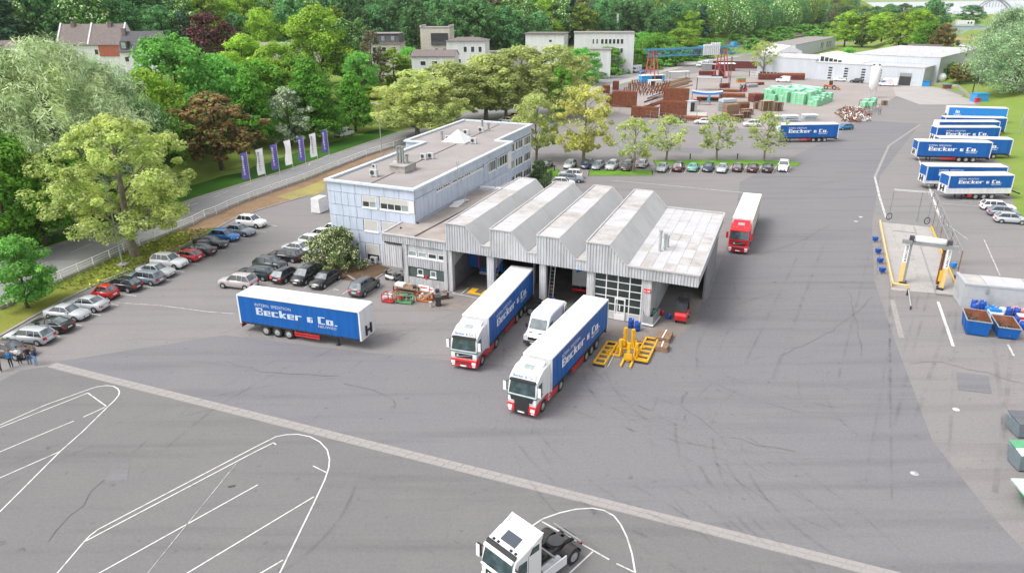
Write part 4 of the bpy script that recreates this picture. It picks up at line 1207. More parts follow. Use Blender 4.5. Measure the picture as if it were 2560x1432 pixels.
_CM = {}
def car_meshes(kind):
  if kind in _CM: return _CM[kind]
  L, Wd, HR, HB, HH, xc, xf, xr, xt, boot = CARS[kind]
  h = L / 2; w = Wd / 2
  st = [(-h, .80, .62 if boot is None else .78), (-h + .10, .92, .86 if boot is None else (boot - .04))]
  if boot is None:
    st += [(xt - .02, .96, HB), (0, 1.0, HB)]
  else:
    st += [(xt, .97, boot), (xt + .25, .99, HB + .02), (0, 1.0, HB)]
  st += [(xc, .99, HB), (xc + .35 * (h - xc), .975, HH + .01), (h - .35, .93, HH - .06), (h - .10, .86, HH - .20), (h, .76, HH - .34)]
  if kind == 'jeep': st = [(-h, .93, .95), (-h + .05, .96, HB), (xc, .98, HB), (xc + .1, .95, HH), (h - .18, .90, HH - .02), (h - .1, .86, HH - .1), (h - .08, .86, .6)]
  rings = []
  for x, k, zt in st:
    y = w * k; zb = .24 if abs(x) < h - .05 else .34
    zb = min(zb, zt - .15)
    zm = zb + (zt - zb) * .55
    half = [(y * .90, zb), (y * .985, zb + .12), (y, zm), (y * .97, zm + (zt - zm) * .7), (y * .86, zt)]
    rings.append([(x, -a, b) for a, b in half] + [(x, 0, zt + .025)] + [(x, a, b) for a, b in reversed(half)])
  body = MB().loft(rings, closed=True)
  body.f = [f[::-1] for f in body.f]
  yb, yr = w * .86, w * .68
  if kind == 'jeep': yb, yr = w * .90, w * .84
  bl, rl = lambda x, s: Vector((x, s * yb, HB - .015)), lambda x, s: Vector((x, s * yr, HR - .05))
  # roof shell
  rr = []
  for x, dz in ((xf, -.03), (xf - .15, .0), ((xf + xr) / 2, .035), (xr + .15, .0), (xr, -.03)):
    rr.append([(x, -yr, HR - .07 + dz), (x, -yr * .8, HR - .015 + dz), (x, 0, HR + .005 + dz), (x, yr * .8, HR - .015 + dz), (x, yr, HR - .07 + dz), (x, 0, HR - .09 + dz)])
  body.loft(rr)
  for s in (-1, 1):
    for a, b, tw in ((xc, xf, .07), (xt, xr, .11)):
      body.bar(bl(a, s), rl(b, s), tw, .06, up=(1, 0, 0))
    for f in ((.02,) if kind in ('coupe', 'micro', 'mini') else ((.14, -.55) if kind in ('estate', 'mpv', 'suv') else (.10,))):
      xm = f if f > 0 else xr + .55
      if f > 0: xm = (xf + xr) / 2 + .22
      body.bar(bl(xm, s) + Vector((0, 0, 0)), rl(xm - .03, s), .07, .05, up=(1, 0, 0))
  if kind == 'jeep':
    body.cyl((-h - .02, .1, .95), (-h - .25, .1, .95), .36, n=12)
  out = {'body': body.mesh('body', ['cab_white'], fix=False)}
  ins = .985
  def pane(q):
    a, b, c_, d = [Vector(p) for p in q]
    n_ = (b - a).cross(d - a).normalized() * .012
    return MB().hexa([a - n_, b - n_, c_ - n_, d - n_, a, b, c_, d])
  gl = lambda n_, q: pane(q).mesh(n_, ['car_glass' if n_ == 'side_window' else 'painted_sky_glass'])
  out['windscreen'] = gl('windscreen', [bl(xc, -1), bl(xc, 1), rl(xf, 1), rl(xf, -1)])
  out['rear_window'] = gl('rear_window', [bl(xt, 1), bl(xt, -1), rl(xr, -1), rl(xr, 1)])
  out['side_l'] = gl('side_window', [bl(xc, 1), bl(xt, 1), rl(xr, 1), rl(xf, 1)])
  out['side_r'] = gl('side_window', [bl(xt, -1), bl(xc, -1), rl(xf, -1), rl(xr, -1)])
  zl = HH - .28
  for s in (-1, 1):
    out['hl%d' % s] = MB().hexa([(h - .32, s * w * .62, zl - .05), (h - .09, s * w * .56, zl - .06), (h - .3, s * w * .93, zl - .05), (h - .45, s * w * .93, zl - .04), (h - .32, s * w * .60, zl + .12), (h - .12, s * w * .54, zl + .06), (h - .33, s * w * .905, zl + .11), (h - .45, s * w * .90, zl + .12)] if s > 0 else [(h - .32, -w * .62, zl - .05), (h - .45, -w * .93, zl - .04), (h - .3, -w * .93, zl - .05), (h - .09, -w * .56, zl - .06), (h - .32, -w * .60, zl + .12), (h - .45, -w * .90, zl + .12), (h - .33, -w * .905, zl + .11), (h - .12, -w * .54, zl + .06)]).mesh('headlight', ['lens'])
    zt = .82 if boot is None else .80
    out['tl%d' % s] = MB().hexa([(-h - .012, min(s * w * .50, s * w * .79), zt - .20), (-h + .09, min(s * w * .5, s * w * .935), zt - .16), (-h + .09, max(s * w * .5, s * w * .935), zt - .16), (-h - .012, max(s * w * .50, s * w * .79), zt - .20), (-h - .012, min(s * w * .5, s * w * .74), zt - .06), (-h + .08, min(s * w * .5, s * w * .88), zt + .06), (-h + .08, max(s * w * .5, s * w * .88), zt + .06), (-h - .012, max(s * w * .5, s * w * .74), zt - .06)]).mesh('tail_light', ['tail_red'])
    out['mi%d' % s] = MB().box(xc - .32, xc - .18, min(s * (w * .9), s * (w * .9 + .22)), max(s * (w * .9), s * (w * .9 + .22)), HB + .02, HB + .15).mesh('mirror', ['cab_white'])
  out['gr'] = MB().box(h - .14, h + .012, -w * .45, w * .45, .42, .56).mesh('grille', ['black_matt'])
  out['ba'] = MB().box(h - .2, h + .008, -w * .66, w * .66, .26, .36).box(-h - .008, -h + .2, -w * .66, w * .66, .27, .36).mesh('bumper_trim', ['black_matt'])
  out['pf'] = MB().box(h - .02, h + .03, -.26, .26, .42, .53).mesh('number_plate', ['plate'])
  out['pr'] = MB().box(-h - .03, -h + .02, -.26, .26, .55, .66).mesh('number_plate', ['plate'])
  r = .33 if kind in ('suv', 'jeep') else (.28 if kind in ('micro', 'mini') else .31)
  if kind == 'jeep': r = .40
  out['r'] = r; out['xw'] = (h - .83, -h + .80) if L > 3 else (h - .45, -h + .42)
  ar = MB()
  for x in out['xw']:
    ar.cyl((x, -w * 1.003, r + .01), (x, w * 1.003, r + .01), r + .055, n=16, sm=False)
  out['ar'] = ar.mesh('wheel_arch', ['black_matt'])
  _CM[kind] = out
  return out
def car(kind, color, label, x, y, deg, cat='car', group=None, name='parked_car', roof=None):
  M = car_meshes(kind)
  L, Wd = CARS[kind][:2]
  r = thing(name, label, cat, (x, y, .035), radians(deg), group)
  pm = MATS['paint_' + color]
  def part(k, n, paintit=False):
    o = obj(n, M[k], [], r)
    if paintit:
      o.material_slots[0].link = 'OBJECT'; o.material_slots[0].material = pm
    return o
  part('body', 'body', True)
  for k, n in (('windscreen', 'windscreen'), ('rear_window', 'rear_window'), ('side_l', 'side_window'), ('side_r', 'side_window'), ('hl1', 'headlight'), ('hl-1', 'headlight'), ('tl1', 'tail_light'), ('tl-1', 'tail_light'), ('gr', 'grille'), ('ba', 'bumper_trim'), ('pf', 'number_plate'), ('pr', 'number_plate'), ('ar', 'wheel_arch')):
    part(k, n)
  for s in (1, -1): part('mi%d' % s, 'mirror', True)
  for xx in M['xw']:
    for s in (-1, 1):
      wheel(r, xx, s * (Wd / 2 - .085), M['r'], .2, 'car')
  return r
for n_, c_ in dict(black=(.012, .012, .014), grey=(.09, .095, .105), dkgrey=(.035, .038, .044), silver=(.42, .44, .46), white=(.80, .80, .81), red=(.50, .015, .02), blue=(.02, .17, .48), steel=(.20, .235, .28), green=(.012, .028, .026), teal=(.10, .42, .30), brown=(.085, .062, .060), beige=(.40, .36, .36), navy=(.02, .035, .07), sky=(.01, .16, .36), wine=(.04, .012, .016)).items():
  paint(n_, c_)
ROW1 = 'cars nosed in along the road side kerb'
for d in [
 ('sedan', 'brown', 'brown saloon nose out at the near end of the kerb row behind the standing people', (-36, 835, 74, 908), -11),
 ('estate', 'silver', 'silver estate with rear window to the yard next to the brown saloon', (18, 809, 126, 864), 169),
 ('coupe', 'black', 'black coupe rear out between the silver estate and a silver saloon', (74, 786, 176, 833), 168),
 ('sedan', 'silver', 'silver saloon nose out between the black coupe and another silver saloon', (112, 754, 223, 805), -12),
 ('sedan', 'silver', 'silver saloon rear out beside the tiny red car', (162, 732, 272, 782), 167),
 ('micro', 'red', 'tiny red and black two seater in the kerb row', (228, 708, 294, 750), 166),
 ('hatch', 'black', 'black sloping back car rear out next to the tiny red car', (258, 685, 356, 733), 165),
 ('estate', 'steel', 'blue grey old estate rear out in the kerb row', (322, 670, 399, 713), 164),
 ('sedan', 'silver', 'silver saloon nose out below the white off roader under the big tree', (342, 654, 437, 696), -15),
 ('suv', 'white', 'white off roader nose out beside the big tree trunk', (375, 627, 468, 674), -16),
 ('mini', 'red', 'bright red small hatchback rear out next to the white off roader', (436, 617, 500, 658), 164),
 ('sedan', 'black', 'black saloon rear out behind the red hatchback', (454, 604, 538, 641), 163),
 ('sedan', 'black', 'black saloon nose out between another black saloon and the blue hatchback', (482, 586, 571, 623), -17),
 ('hatch', 'blue', 'bright blue hatchback nose out in the kerb row', (520, 568, 601, 607), -18),
 ('sedan', 'steel', 'blue grey saloon nose out beside the blue hatchback', (556, 556, 639, 593), -19),
 ('suv', 'white', 'white off roader nose out at the far end of the kerb row', (589, 533, 667, 571), -20)]:
  k, c_, lab, bb, a = d
  p = fit(*bb, CARS[k][0], CARS[k][1], CARS[k][2], a)
  car(k, c_, lab, p.x, p.y, a, group=ROW1)
MID = 'cars parked by the white flowering bush'
for d in [
 ('suv', 'beige', 'pinkish silver off roader behind the roof of the lone trailer', (546, 679, 643, 723), 164),
 ('estate', 'green', 'dark green estate rear to the right beside the pinkish off roader', (591, 660, 684, 701), 164),
 ('hatch', 'dkgrey', 'dark grey hatchback nose to the right behind the green estate', (631, 637, 719, 676), -17),
 ('estate', 'black', 'black estate rear to the right beside the flowering bush', (670, 616, 756, 657), 163),
 ('sedan', 'silver', 'silver saloon nose to the right half behind the flowering bush', (706, 598, 792, 642), -18),
 ('hatch', 'white', 'white hatchback behind the flowering bush next to the silver saloon', (746, 584, 824, 617), -19),
 ('hatch', 'white', 'white hatchback close to the office corner above the flowering bush', (781, 571, 852, 600), -20),
 ('hatch', 'white', 'white car almost hidden by the office corner', (812, 560, 880, 584), -20),
 ('hatch', 'black', 'black hatchback rear to the yard left of the black people carrier', (678, 659, 750, 708), 70),
 ('mpv', 'black', 'long black people carrier nose to the yard in front of the flowering bush', (722, 654, 806, 716), -110),
 ('sedan', 'black', 'black saloon nose to the yard right of the black people carrier', (771, 667, 852, 724), -110),
 ('mpv', 'grey', 'dark grey compact people carrier rear to the yard near the workbenches', (872, 687, 948, 737), 69)]:
  k, c_, lab, bb, a = d
  p = fit(*bb, CARS[k][0], CARS[k][1], CARS[k][2], a)
  car(k, c_, lab, p.x, p.y, a, group=MID)
FAR = 'cars in the two rows behind the workshop'
for d in [
 ('hatch', 'grey', 'dark car half hidden behind the evergreen bush at the office', (1352, 399, 1381, 420), 70),
 ('hatch', 'silver', 'pale silver hatchback nose to the workshop left of a tree trunk', (1408, 396, 1442, 425), -112),
 ('hatch', 'navy', 'dark blue hatchback just right of the tree trunk', (1454, 397, 1481, 423), -112),
 ('hatch', 'steel', 'grey blue hatchback second right of the tree trunk', (1478, 399, 1511, 427), -112),
 ('suv', 'silver', 'silver off roader between two darker cars behind the grass strip', (1513, 397, 1548, 428), -112),
 ('suv', 'brown', 'grey brown off roader beside the thin tree trunk', (1552, 399, 1585, 428), -112),
 ('hatch', 'silver', 'silver hatchback rear to the workshop at the right end of its row', (1590, 395, 1625, 421), 67),
 ('suv', 'white', 'white off roader in front of the grass strip beside the sawtooth roof', (1394, 421, 1460, 448), 170),
 ('estate', 'steel', 'grey blue estate between two white cars behind the sawtooth roof', (1396, 433, 1456, 457), -8),
 ('hatch', 'white', 'white hatchback partly hidden by the second sawtooth ridge', (1376, 443, 1440, 466), -8),
 ('sedan', 'silver', 'silver saloon nose to the yard at the left end of the far row', (1640, 401, 1673, 434), -112),
 ('suv', 'wine', 'dark red black off roader rear to the yard in the far row', (1679, 401, 1713, 429), 68),
 ('coupe', 'teal', 'mint green coupe in the far row', (1717, 404, 1750, 430), 68),
 ('sedan', 'navy', 'dark blue saloon right of the mint green coupe', (1757, 404, 1785, 430), -113),
 ('sedan', 'silver', 'white silver saloon in the middle of the far row', (1790, 407, 1822, 432), -113),
 ('hatch', 'dkgrey', 'dark grey hatchback right of the white silver saloon', (1830, 404, 1859, 430), 67),
 ('sedan', 'wine', 'dark saloon with red lamps second from the white off roader', (1865, 404, 1899, 432), 67),
 ('sedan', 'black', 'black saloon next to the white off roader', (1904, 405, 1934, 432), 67),
 ('jeep', 'white', 'white boxy off roader with big black wheels at the end of the far row', (1941, 396, 1977, 433), -113)]:
  k, c_, lab, bb, a = d
  p = fit(*bb, CARS[k][0], CARS[k][1], CARS[k][2], a)
  car(k, c_, lab, p.x, p.y, a, group=FAR)
for d in [
 ('suv', 'black', 'black off roader by the storage yard fence beside rusty steel mats', (1676, 289, 1713, 309), -12),
 ('estate', 'white', 'white estate parked along the storage yard fence behind a thin tree', (1736, 293, 1782, 313), 172),
 ('mpv', 'white', 'white people carrier parked along the fence right of the white estate', (1856, 299, 1905, 318), 174),
 ('hatch', 'green', 'dark hatchback half behind the tree at the parked blue trailer', (1936, 306, 1980, 326), 174),
 ('hatch', 'sky', 'blue hatchback by the scrap heap right of the blue trailer', (2087, 306, 2138, 328), 196),
 ('coupe', 'white', 'white sports car in front of the delivery hall', (2083, 192, 2117, 206), 152),
 ('suv', 'black', 'black off roader in front of the delivery hall', (2124, 195, 2158, 209), 152),
 ('hatch', 'blue', 'small blue car following the motor home on the road', (1594, 174, 1616, 185), -120),
 ('estate', 'white', 'white estate at the right edge, furthest of three', (2456, 499, 2536, 529), -16),
 ('hatch', 'steel', 'blue grey car between two pale cars at the right edge', (2472, 511, 2548, 545), -16),
 ('hatch', 'silver', 'silver hatchback at the right edge, nearest of three', (2489, 527, 2566, 563), -17),
 ('hatch', 'white', 'white car behind the far end of the office roof', (1249, 292, 1282, 308), 150),
 ('hatch', 'red', 'red car behind the white car beyond the office roof', (1272, 282, 1302, 298), 150)]:
  k, c_, lab, bb, a = d
  p = fit(*bb, CARS[k][0], CARS[k][1], CARS[k][2], a)
  car(k, c_, lab, p.x, p.y, a)
# ---- box vans -------------------------------------------------------------------------------
def van(name, label, cat, p, deg, L, Wd, H, kind, doors=False, m='cab_white', nose=1.05):
  """nose towards +x; kind: 'van' panel van or 'camper' coach-built motor home"""
  r = thing(name, label, cat, (p.x, p.y, .035), radians(deg))
  h, w = L / 2, Wd / 2
  if kind == 'van':
    pr = [(-h, .35), (h - .05, .35), (h, .75), (h - .12, 1.05), (h - nose, 1.32), (h - nose - .85, H - .12), (h - nose - 1.5, H), (-h + .1, H - .03), (-h, H - .25)]
  else:
    pr = [(-h, .4), (h - .05, .4), (h, .8), (h - .15, 1.1), (h - .9, 1.35), (h - 1.3, 2.0), (h - 1.0, 2.15), (h - .95, H - .5), (h - 1.6, H), (-h + .05, H), (-h, H - .15)]
  obj('body', MB().ext(pr, -w, w), MATS[m], r, bevel=.09)
  def sl(n, q, mm, parent=r, t=.02):
    a, b, c_, d = [Vector(k) for k in q]; nn = (b - a).cross(d - a).normalized() * t
    return obj(n, MB().hexa([a - nn, b - nn, c_ - nn, d - nn, a + nn, b + nn, c_ + nn, d + nn]), MATS[mm], parent)
  if kind == 'van':
    x0, z0, x1, z1 = h - nose, 1.34, h - nose - .85, H - .14
    f = lambda k: (x0 + (x1 - x0) * k, z0 + (z1 - z0) * k)
    (a, za), (b, zb) = f(.04), f(.72)
    sl('windscreen', [(a, -w * .86, za), (a, w * .86, za), (b, w * .80, zb), (b, -w * .80, zb)], 'screen_glass')
    for s in (-1, 1):
      sl('side_window', [(h - nose - .25, s * w, 1.38), (h - nose - 1.35, s * w, 1.38), (h - nose - 1.35, s * w, 1.95), (h - nose - .62, s * w, 1.95)], 'screen_glass')
      obj('headlight', MB().cbox((h - .13, s * w * .78, 1.0), (.25, .3, .28)), 'lens', r)
      obj('mirror', MB().cbox((h - nose - .2, s * (w + .16), 1.55), (.12, .24, .36)), 'black_matt', r)
      obj('tail_light', MB().cbox((-h, s * w * .93, 1.1), (.06, .12, .55)), 'tail_red', r)
      obj('bonnet_vent', MB().cbox((h - .62, s * w * .45, 1.22), (.08, .35, .05), ry=.25), 'black_matt', r)
  else:
    sl('windscreen', [(h - .95, -w * .9, 1.42), (h - .95, w * .9, 1.42), (h - 1.25, w * .88, 1.98), (h - 1.25, -w * .88, 1.98)], 'screen_glass')
    for s in (-1, 1):
      for x_, l_ in ((h - 1.9, .5), (-.6, .9), (-2.2, .6)):
        sl('side_window', [(x_ + l_ / 2, s * w, 1.5), (x_ - l_ / 2, s * w, 1.5), (x_ - l_ / 2, s * w, 2.1), (x_ + l_ / 2, s * w, 2.1)], 'screen_glass')
      obj('headlight', MB().cbox((h - .05, s * w * .75, .9), (.2, .3, .2)), 'lens', r)
    obj('stripe', MB().box(-h + .1, h - 1.4, -w - .012, w + .012, 1.15, 1.22), 'metal_grey', r)
  obj('grille', MB().box(h - .1, h + .02, -w * .5, w * .5, .72, .98), 'black_matt', r)
  obj('bumper', MB().box(h - .2, h + .05, -w * .95, w * .95, .3, .62).box(-h - .05, -h + .1, -w * .95, w * .95, .3, .5), 'metal_dark', r)
  obj('number_plate', MB().box(h + .04, h + .07, -.26, .26, .42, .53), 'plate', r)
  for x_ in (h - .95, -h + 1.25):
    for s in (-1, 1): wheel(r, x_, s * (w - .10), .36, .22, 'steer')
  if doors:
    for s, a in ((-1, -1.75), (1, 1.75)):
      mb = MB().box(-.04, .04, 0, w * .95, .45, H - .2)
      if s > 0: mb = MB().box(-.04, .04, -w * .95, 0, .45, H - .2)
      d = obj('rear_door', mb, MATS[m], r, (-h, s * w, 0)); d.rotation_euler = (0, 0, a * s * s)
      gm = MB().box(-.05, .05, *((.15, w * .8) if s < 0 else (-w * .8, -.15)), 1.35, 2.0)
      obj('door_window', gm, 'window_dark', d)
    obj('load_opening', MB().box(-h - .012, -h + .01, -w * .88, w * .88, .5, H - .3), 'inside_dark', r)
  return r
van('delivery_van', 'white high roof van with open rear doors between the two lorries', 'van', g(1336, 862) * .999 + Vector((1.1, 2.2, 0)), 64.8 + 180, 6.0, 2.05, 2.7, 'van', True)
p = fit(1572, 160, 1609, 185, 7.0, 2.3, 3.0, -122)
van('motor_home', 'white motor home driving on the road past the blue shed', 'motor home', p, -122, 7.2, 2.3, 3.05, 'camper')
p = fit(2194, 193, 2243, 219, 6.6, 2.1, 2.8, 152)
dv = van('parcel_van', 'white parcel van lettered DPD in front of the delivery hall gate', 'van', p, 155, 6.6, 2.1, 2.8, 'van')
write(dv, 'DPD', (2.2, 1.075, 1.35), (-1, 0, 0), (0, 0, 1), .85, 'letter_blue', w=2.1, bold=.01)
mb = MB()
hx = [(-.95 + .78 * cos(pi / 6 + k * pi / 3), 1.75 + .78 * sin(pi / 6 + k * pi / 3)) for k in range(6)]
for k in range(6):
  a, b = hx[k], hx[(k + 1) % 6]
  mb.bar((a[0], 1.075, a[1]), (b[0], 1.075, b[1]), .02, .16, up=(0, 1, 0))
for k in (0, 2, 4):
  mb.bar((-.95, 1.078, 1.75), (hx[k][0], 1.078, hx[k][1]), .02, .12, up=(0, 1, 0))
obj('emblem', mb, 'tail_red', dv)
p = fit(843, 317, 877, 342, 5.0, 2.0, 2.4, 60)
van('parked_van', 'white van parked under the trees behind the flags', 'van', p, 60, 5.0, 2.0, 2.3, 'van')
# ---- articulated lorries ----------------------------------------------------------------------
TL, TW, TH, TB = 13.6, 2.55, 4.0, 1.15
def trailer(label, x, y, deg, L=TL, side_m='curtain_blue', roof_m='trailer_white', front='white', boards=0.0, words=True, cat='trailer', group=None, legs=True, letter='letter_white', open_rear=False):
  """front wall at local x = 0, tail at +L; deg = direction from front to tail"""
  r = thing('curtain_trailer', label, cat, (x, y, .03), radians(deg), group)
  w = TW / 2; zc = TB + boards
  mb = MB()
  for xa, xb in ((-.02, L + .02),):
    mb.ext([(xa, TH - .14), (xb, TH - .14), (xb, TH), (xb - .12, TH + .05), (xa + .12, TH + .05), (xa, TH)], -w - .015, w + .015)
  obj('roof', mb, MATS[roof_m], r, bevel=.05)
  for s in (-1, 1):                                   # curtain with shallow folds
    cu = MB(); n = 44
    P = []
    for i in range(n + 1):
      P.append((.14 + (L - .28) * i / n, s * (w - .02 + .012 * sin(i * 1.9) + .01 * sin(i * .7 + s))))
    for (xa, ya), (xb, yb) in zip(P[:-1], P[1:]):
      q = [(xa, ya, zc), (xb, yb, zc), (xb, yb * .997, TH - .14), (xa, ya * .997, TH - .14)]
      cu.poly(q if s < 0 else q[::-1])
    c_ = obj('curtain', cu, MATS[side_m], r)
    if words:
      rt = Vector((-s, 0, 0)); x0 = L * .155 if s < 0 else L * .845
      zo = zc + (TH - zc) * .36; hh = (TH - zc) * .265
      yy = s * (w + .022)
      write_block(c_, 'Becker & Co.', (x0, yy, zo), rt, (0, 0, 1), hh, L * .665, MATS[letter])
      write(c_, 'INTERN. SPEDITION', (x0 + rt.x * -.05, yy, zo + hh * 1.18), rt, (0, 0, 1), hh * .42, MATS[letter], w=L * .30)
      write(c_, 'NEUWIED', (x0 + rt.x * L * .51, yy, zo - hh * .52), rt, (0, 0, 1), hh * .36, MATS[letter], w=L * .145)
    hk = MB()
    for i in range(24):
      xx = .4 + (L - .8) * i / 23
      hk.box(xx - .03, xx + .03, min(s * (w - .01), s * (w + .015)), max(s * (w - .01), s * (w + .015)), zc - .14, zc + .06)
    hk.box(.02, L - .02, min(s * (w - .1), s * (w - .035)), max(s * (w - .1), s * (w - .035)), TB - .16, zc + .01)
    tag(obj('side_rail', hk, MATS['chassis' if not boards else 'trailer_white'], r))
    for xx in (.07, L - .07):
      obj('corner_post', MB().box(xx - .075, xx + .075, min(s * (w - .12), s * (w + .01)), max(s * (w - .12), s * (w + .01)), TB - .15, TH - .13), 'trailer_white', r)
  obj('load_floor', MB().box(.05, L - .05, -w + .11, w - .11, TB - .15, TB), 'chassis', r)
  fm = 'trailer_white' if front == 'white' else side_m
  fw = obj('front_wall', MB().box(-.03, .04, -w + .12, w - .12, TB - .15, TH - .14), MATS[fm], r)
  if front == 'blue':
    obj('front_panel', MB().box(-.045, -.03, -w + .15, w - .15, TB - .1, 2.35), 'trailer_white', fw)
  mb = MB()
  for s in (-1, 1): mb.box(-.16, -.05, s * .42 - .11, s * .42 + .11, 1.25, 2.25)
  mb.box(-.14, -.05, -.31, .31, 1.6, 1.8)
  obj('buffer', mb, 'black_matt', fw)
  for s in (-1, 1):
    d = obj('rear_door', MB().box(L - .03, L + .03, min(s * .02, s * (w - .15)), max(s * .02, s * (w - .15)), TB - .15, TH - .15), 'trailer_white', r)
    for yy in (.35, .85):
      obj('lock_bar', MB().cyl((L + .05, s * yy, TB - .1), (L + .05, s * yy, TH - .25), .025, n=6), 'galv', d)
  ch = MB()
  for s in (-1, 1): ch.box(.6, L - .1, s * .55 - .07, s * .55 + .07, .72, TB - .15)
  for i in range(6): ch.box(4 + i * 1.6, 4.1 + i * 1.6, -w + .2, w - .2, .8, TB - .16)
  ch.box(L - .12, L - .02, -w + .1, w - .1, .52, .66)
  obj('chassis', ch, 'chassis', r)
  for s in (-1, 1):
    gu = MB()
    for z in (.55, .80): gu.box(L * .34, L - 6.2, s * (w - .06) - .03, s * (w - .06) + .03, z - .07, z + .07)
    for xx in (L * .34 + .1, L - 6.3, (L * .34 + L - 6.2) / 2): gu.box(xx - .04, xx + .04, s * (w - .12) - .03, s * (w - .12) + .03, .5, TB - .15)
    obj('side_guard', gu, 'guard_red', r)
    if legs:
      obj('landing_leg', MB().box(2.75, 2.9, s * .85 - .08, s * .85 + .08, .06, TB - .15).box(2.65, 3.0, s * .85 - .16, s * .85 + .16, 0, .06), 'chassis', r)
    obj('tail_light', MB().box(L - .05, L + .02, min(s * .7, s * 1.15), max(s * .7, s * 1.15), .66, .82), 'tail_red', r)
    for k in range(3):
      xx = L - 2.9 - 1.31 * k
      wheel(r, xx, s * (w - .21), .50, .38, 'truck')
      a0 = [pi * (.12 + .76 * j / 6) for j in range(7)]
      mg = MB()
      for a, b in zip(a0[:-1], a0[1:]):
        mg.poly([(xx + .56 * cos(a), s * (w - .42), .5 + .54 * sin(a)), (xx + .56 * cos(b), s * (w - .42), .5 + .54 * sin(b)), (xx + .56 * cos(b), s * (w - .02), .5 + .54 * sin(b)), (xx + .56 * cos(a), s * (w - .02), .5 + .54 * sin(a))])
      obj('mudguard', mg, 'chassis', r)
  return r
def tractor(label, x, y, deg, upper='cab_white', lower='lorry_red', sign=None, brand='volvo', roof_z=3.75, deflector=True, skirts=True, group=None, cat='lorry'):
  """cab front at local x = 0, chassis towards +x; deg = direction from front to tail"""
  r = thing('tractor_unit', label, cat, (x, y, .03), radians(deg), group)
  w = 1.235
  zb, zw0, zw1 = 1.15, 1.95, 2.98
  P = [(.03, zb), (2.28, zb), (2.28, roof_z), (1.5, roof_z + .02), (.85, roof_z - .22), (.30, zw1 + .16), (.26, zw1), (.02, zw0)]
  obj('cab', MB().ext(P, -w, w), MATS[upper], r, bevel=.09, seg=2)
  def sl(n, q, mm, t=.018, parent=r):
    a, b, c_, d = [Vector(k) for k in q]; nn = (b - a).cross(d - a).normalized() * t
    return obj(n, MB().hexa([a - nn, b - nn, c_ - nn, d - nn, a + nn, b + nn, c_ + nn, d + nn]), MATS[mm], parent)
  f = lambda k: (.02 + .24 * k - .014, zw0 + (zw1 - zw0) * k)
  (xa, za), (xb, zb2) = f(.02), f(.98)
  sl('windscreen', [(xa, w * .93, za), (xa, -w * .93, za), (xb, -w * .86, zb2), (xb, w * .86, zb2)], 'screen_glass')
  obj('wiper', MB().bar((xa - .04, .7, za + .04), (xa + .02, -.1, za + .2), .03).bar((xa - .04, -.3, za + .04), (xa + .02, -.95, za + .2), .03), 'black_matt', r)
  obj('sun_visor', MB().hexa([(.10, -w * .9, zw1 + .02), (.26, -w * .9, zw1 + .04), (.26, w * .9, zw1 + .04), (.10, w * .9, zw1 + .02), (.12, -w * .9, zw1 + .16), (.30, -w * .9, zw1 + .2), (.30, w * .9, zw1 + .2), (.12, w * .9, zw1 + .16)]), MATS[upper if sign is None else 'black_matt'], r)
  if not deflector: obj('visor_band', MB().hexa([(.26, -w * .92, zw1 + .19), (.34, -w * .92, zw1 + .19), (.34, w * .92, zw1 + .19), (.26, w * .92, zw1 + .19), (.42, -w * .9, zw1 + .36), (.50, -w * .9, zw1 + .36), (.50, w * .9, zw1 + .36), (.42, w * .9, zw1 + .36)]), 'black_matt', r)
  if sign:
    sp = obj('sign', MB().hexa([(.30, -1.0, zw1 + .22), (.36, -1.0, zw1 + .22), (.36, 1.0, zw1 + .22), (.30, 1.0, zw1 + .22), (.42, -.98, zw1 + .62), (.50, -.98, zw1 + .62), (.50, .98, zw1 + .62), (.42, .98, zw1 + .62)]), 'white_matt', r)
    u_ = Vector((.12, 0, .40)).normalized()
    write(sp, sign, Vector((.285, .88, zw1 + .24)) + u_ * .07, (0, -1, 0), u_, .25, 'letter_blue', w=1.76, bold=.012)
  # lower front, arches and steps in the second colour
  fr = MB().ext([(-.08, .36), (.75, .36), (.75, .95), (.85, 1.16), (-.02, 1.16), (-.10, .75)], -w - .01, w + .01)
  obj('bumper', fr, MATS[lower], r, bevel=.05)
  obj('front_stripe', MB().box(-.02, .3, -w - .012, w + .012, zw0 - .20, zw0 - .12), MATS['stripe_green' if lower == 'lorry_red' and upper == 'cab_white' else upper], r)
  if brand == 'man':
    obj('grille', MB().ext([(-.13, .45), (-.02, .45), (.02, 1.75), (-.06, 1.75), (-.12, .9)], -.62, .62), 'black_matt', r)
    gl_ = obj('grille', MB().hexa([(-.06, -.9, 1.40), (.0, -.9, 1.40), (.0, .9, 1.40), (-.06, .9, 1.40), (-.03, -1.0, 1.78), (.04, -1.0, 1.78), (.04, 1.0, 1.78), (-.03, 1.0, 1.78)]), 'black_matt', r)
    write(gl_, 'MAN', (-.075, .42, 1.50), (0, -1, 0), (.08, 0, 1), .16, 'alloy', w=.84, bold=.02)
  else:
    gl_ = obj('grille', MB().box(-.045, .1, -.8, .8, 1.25, 1.62), 'black_matt', r)
    obj('grille_bar', MB().bar((-.06, .75, 1.28), (-.06, -.75, 1.60), .02, .05), 'alloy', gl_)
    obj('badge', MB().cyl((-.065, .55, 1.45), (-.045, .55, 1.45), .11, n=10), mat('badge_green', (.35, .62, .4), rough=.4), gl_)
    obj('lower_grille', MB().box(-.115, .0, -.72, .72, .62, .92), 'black_matt', r)
    for z in (.70, .82): obj('grille_bar', MB().box(-.125, -.11, -.70, .70, z - .02, z + .02), MATS[lower], gl_)
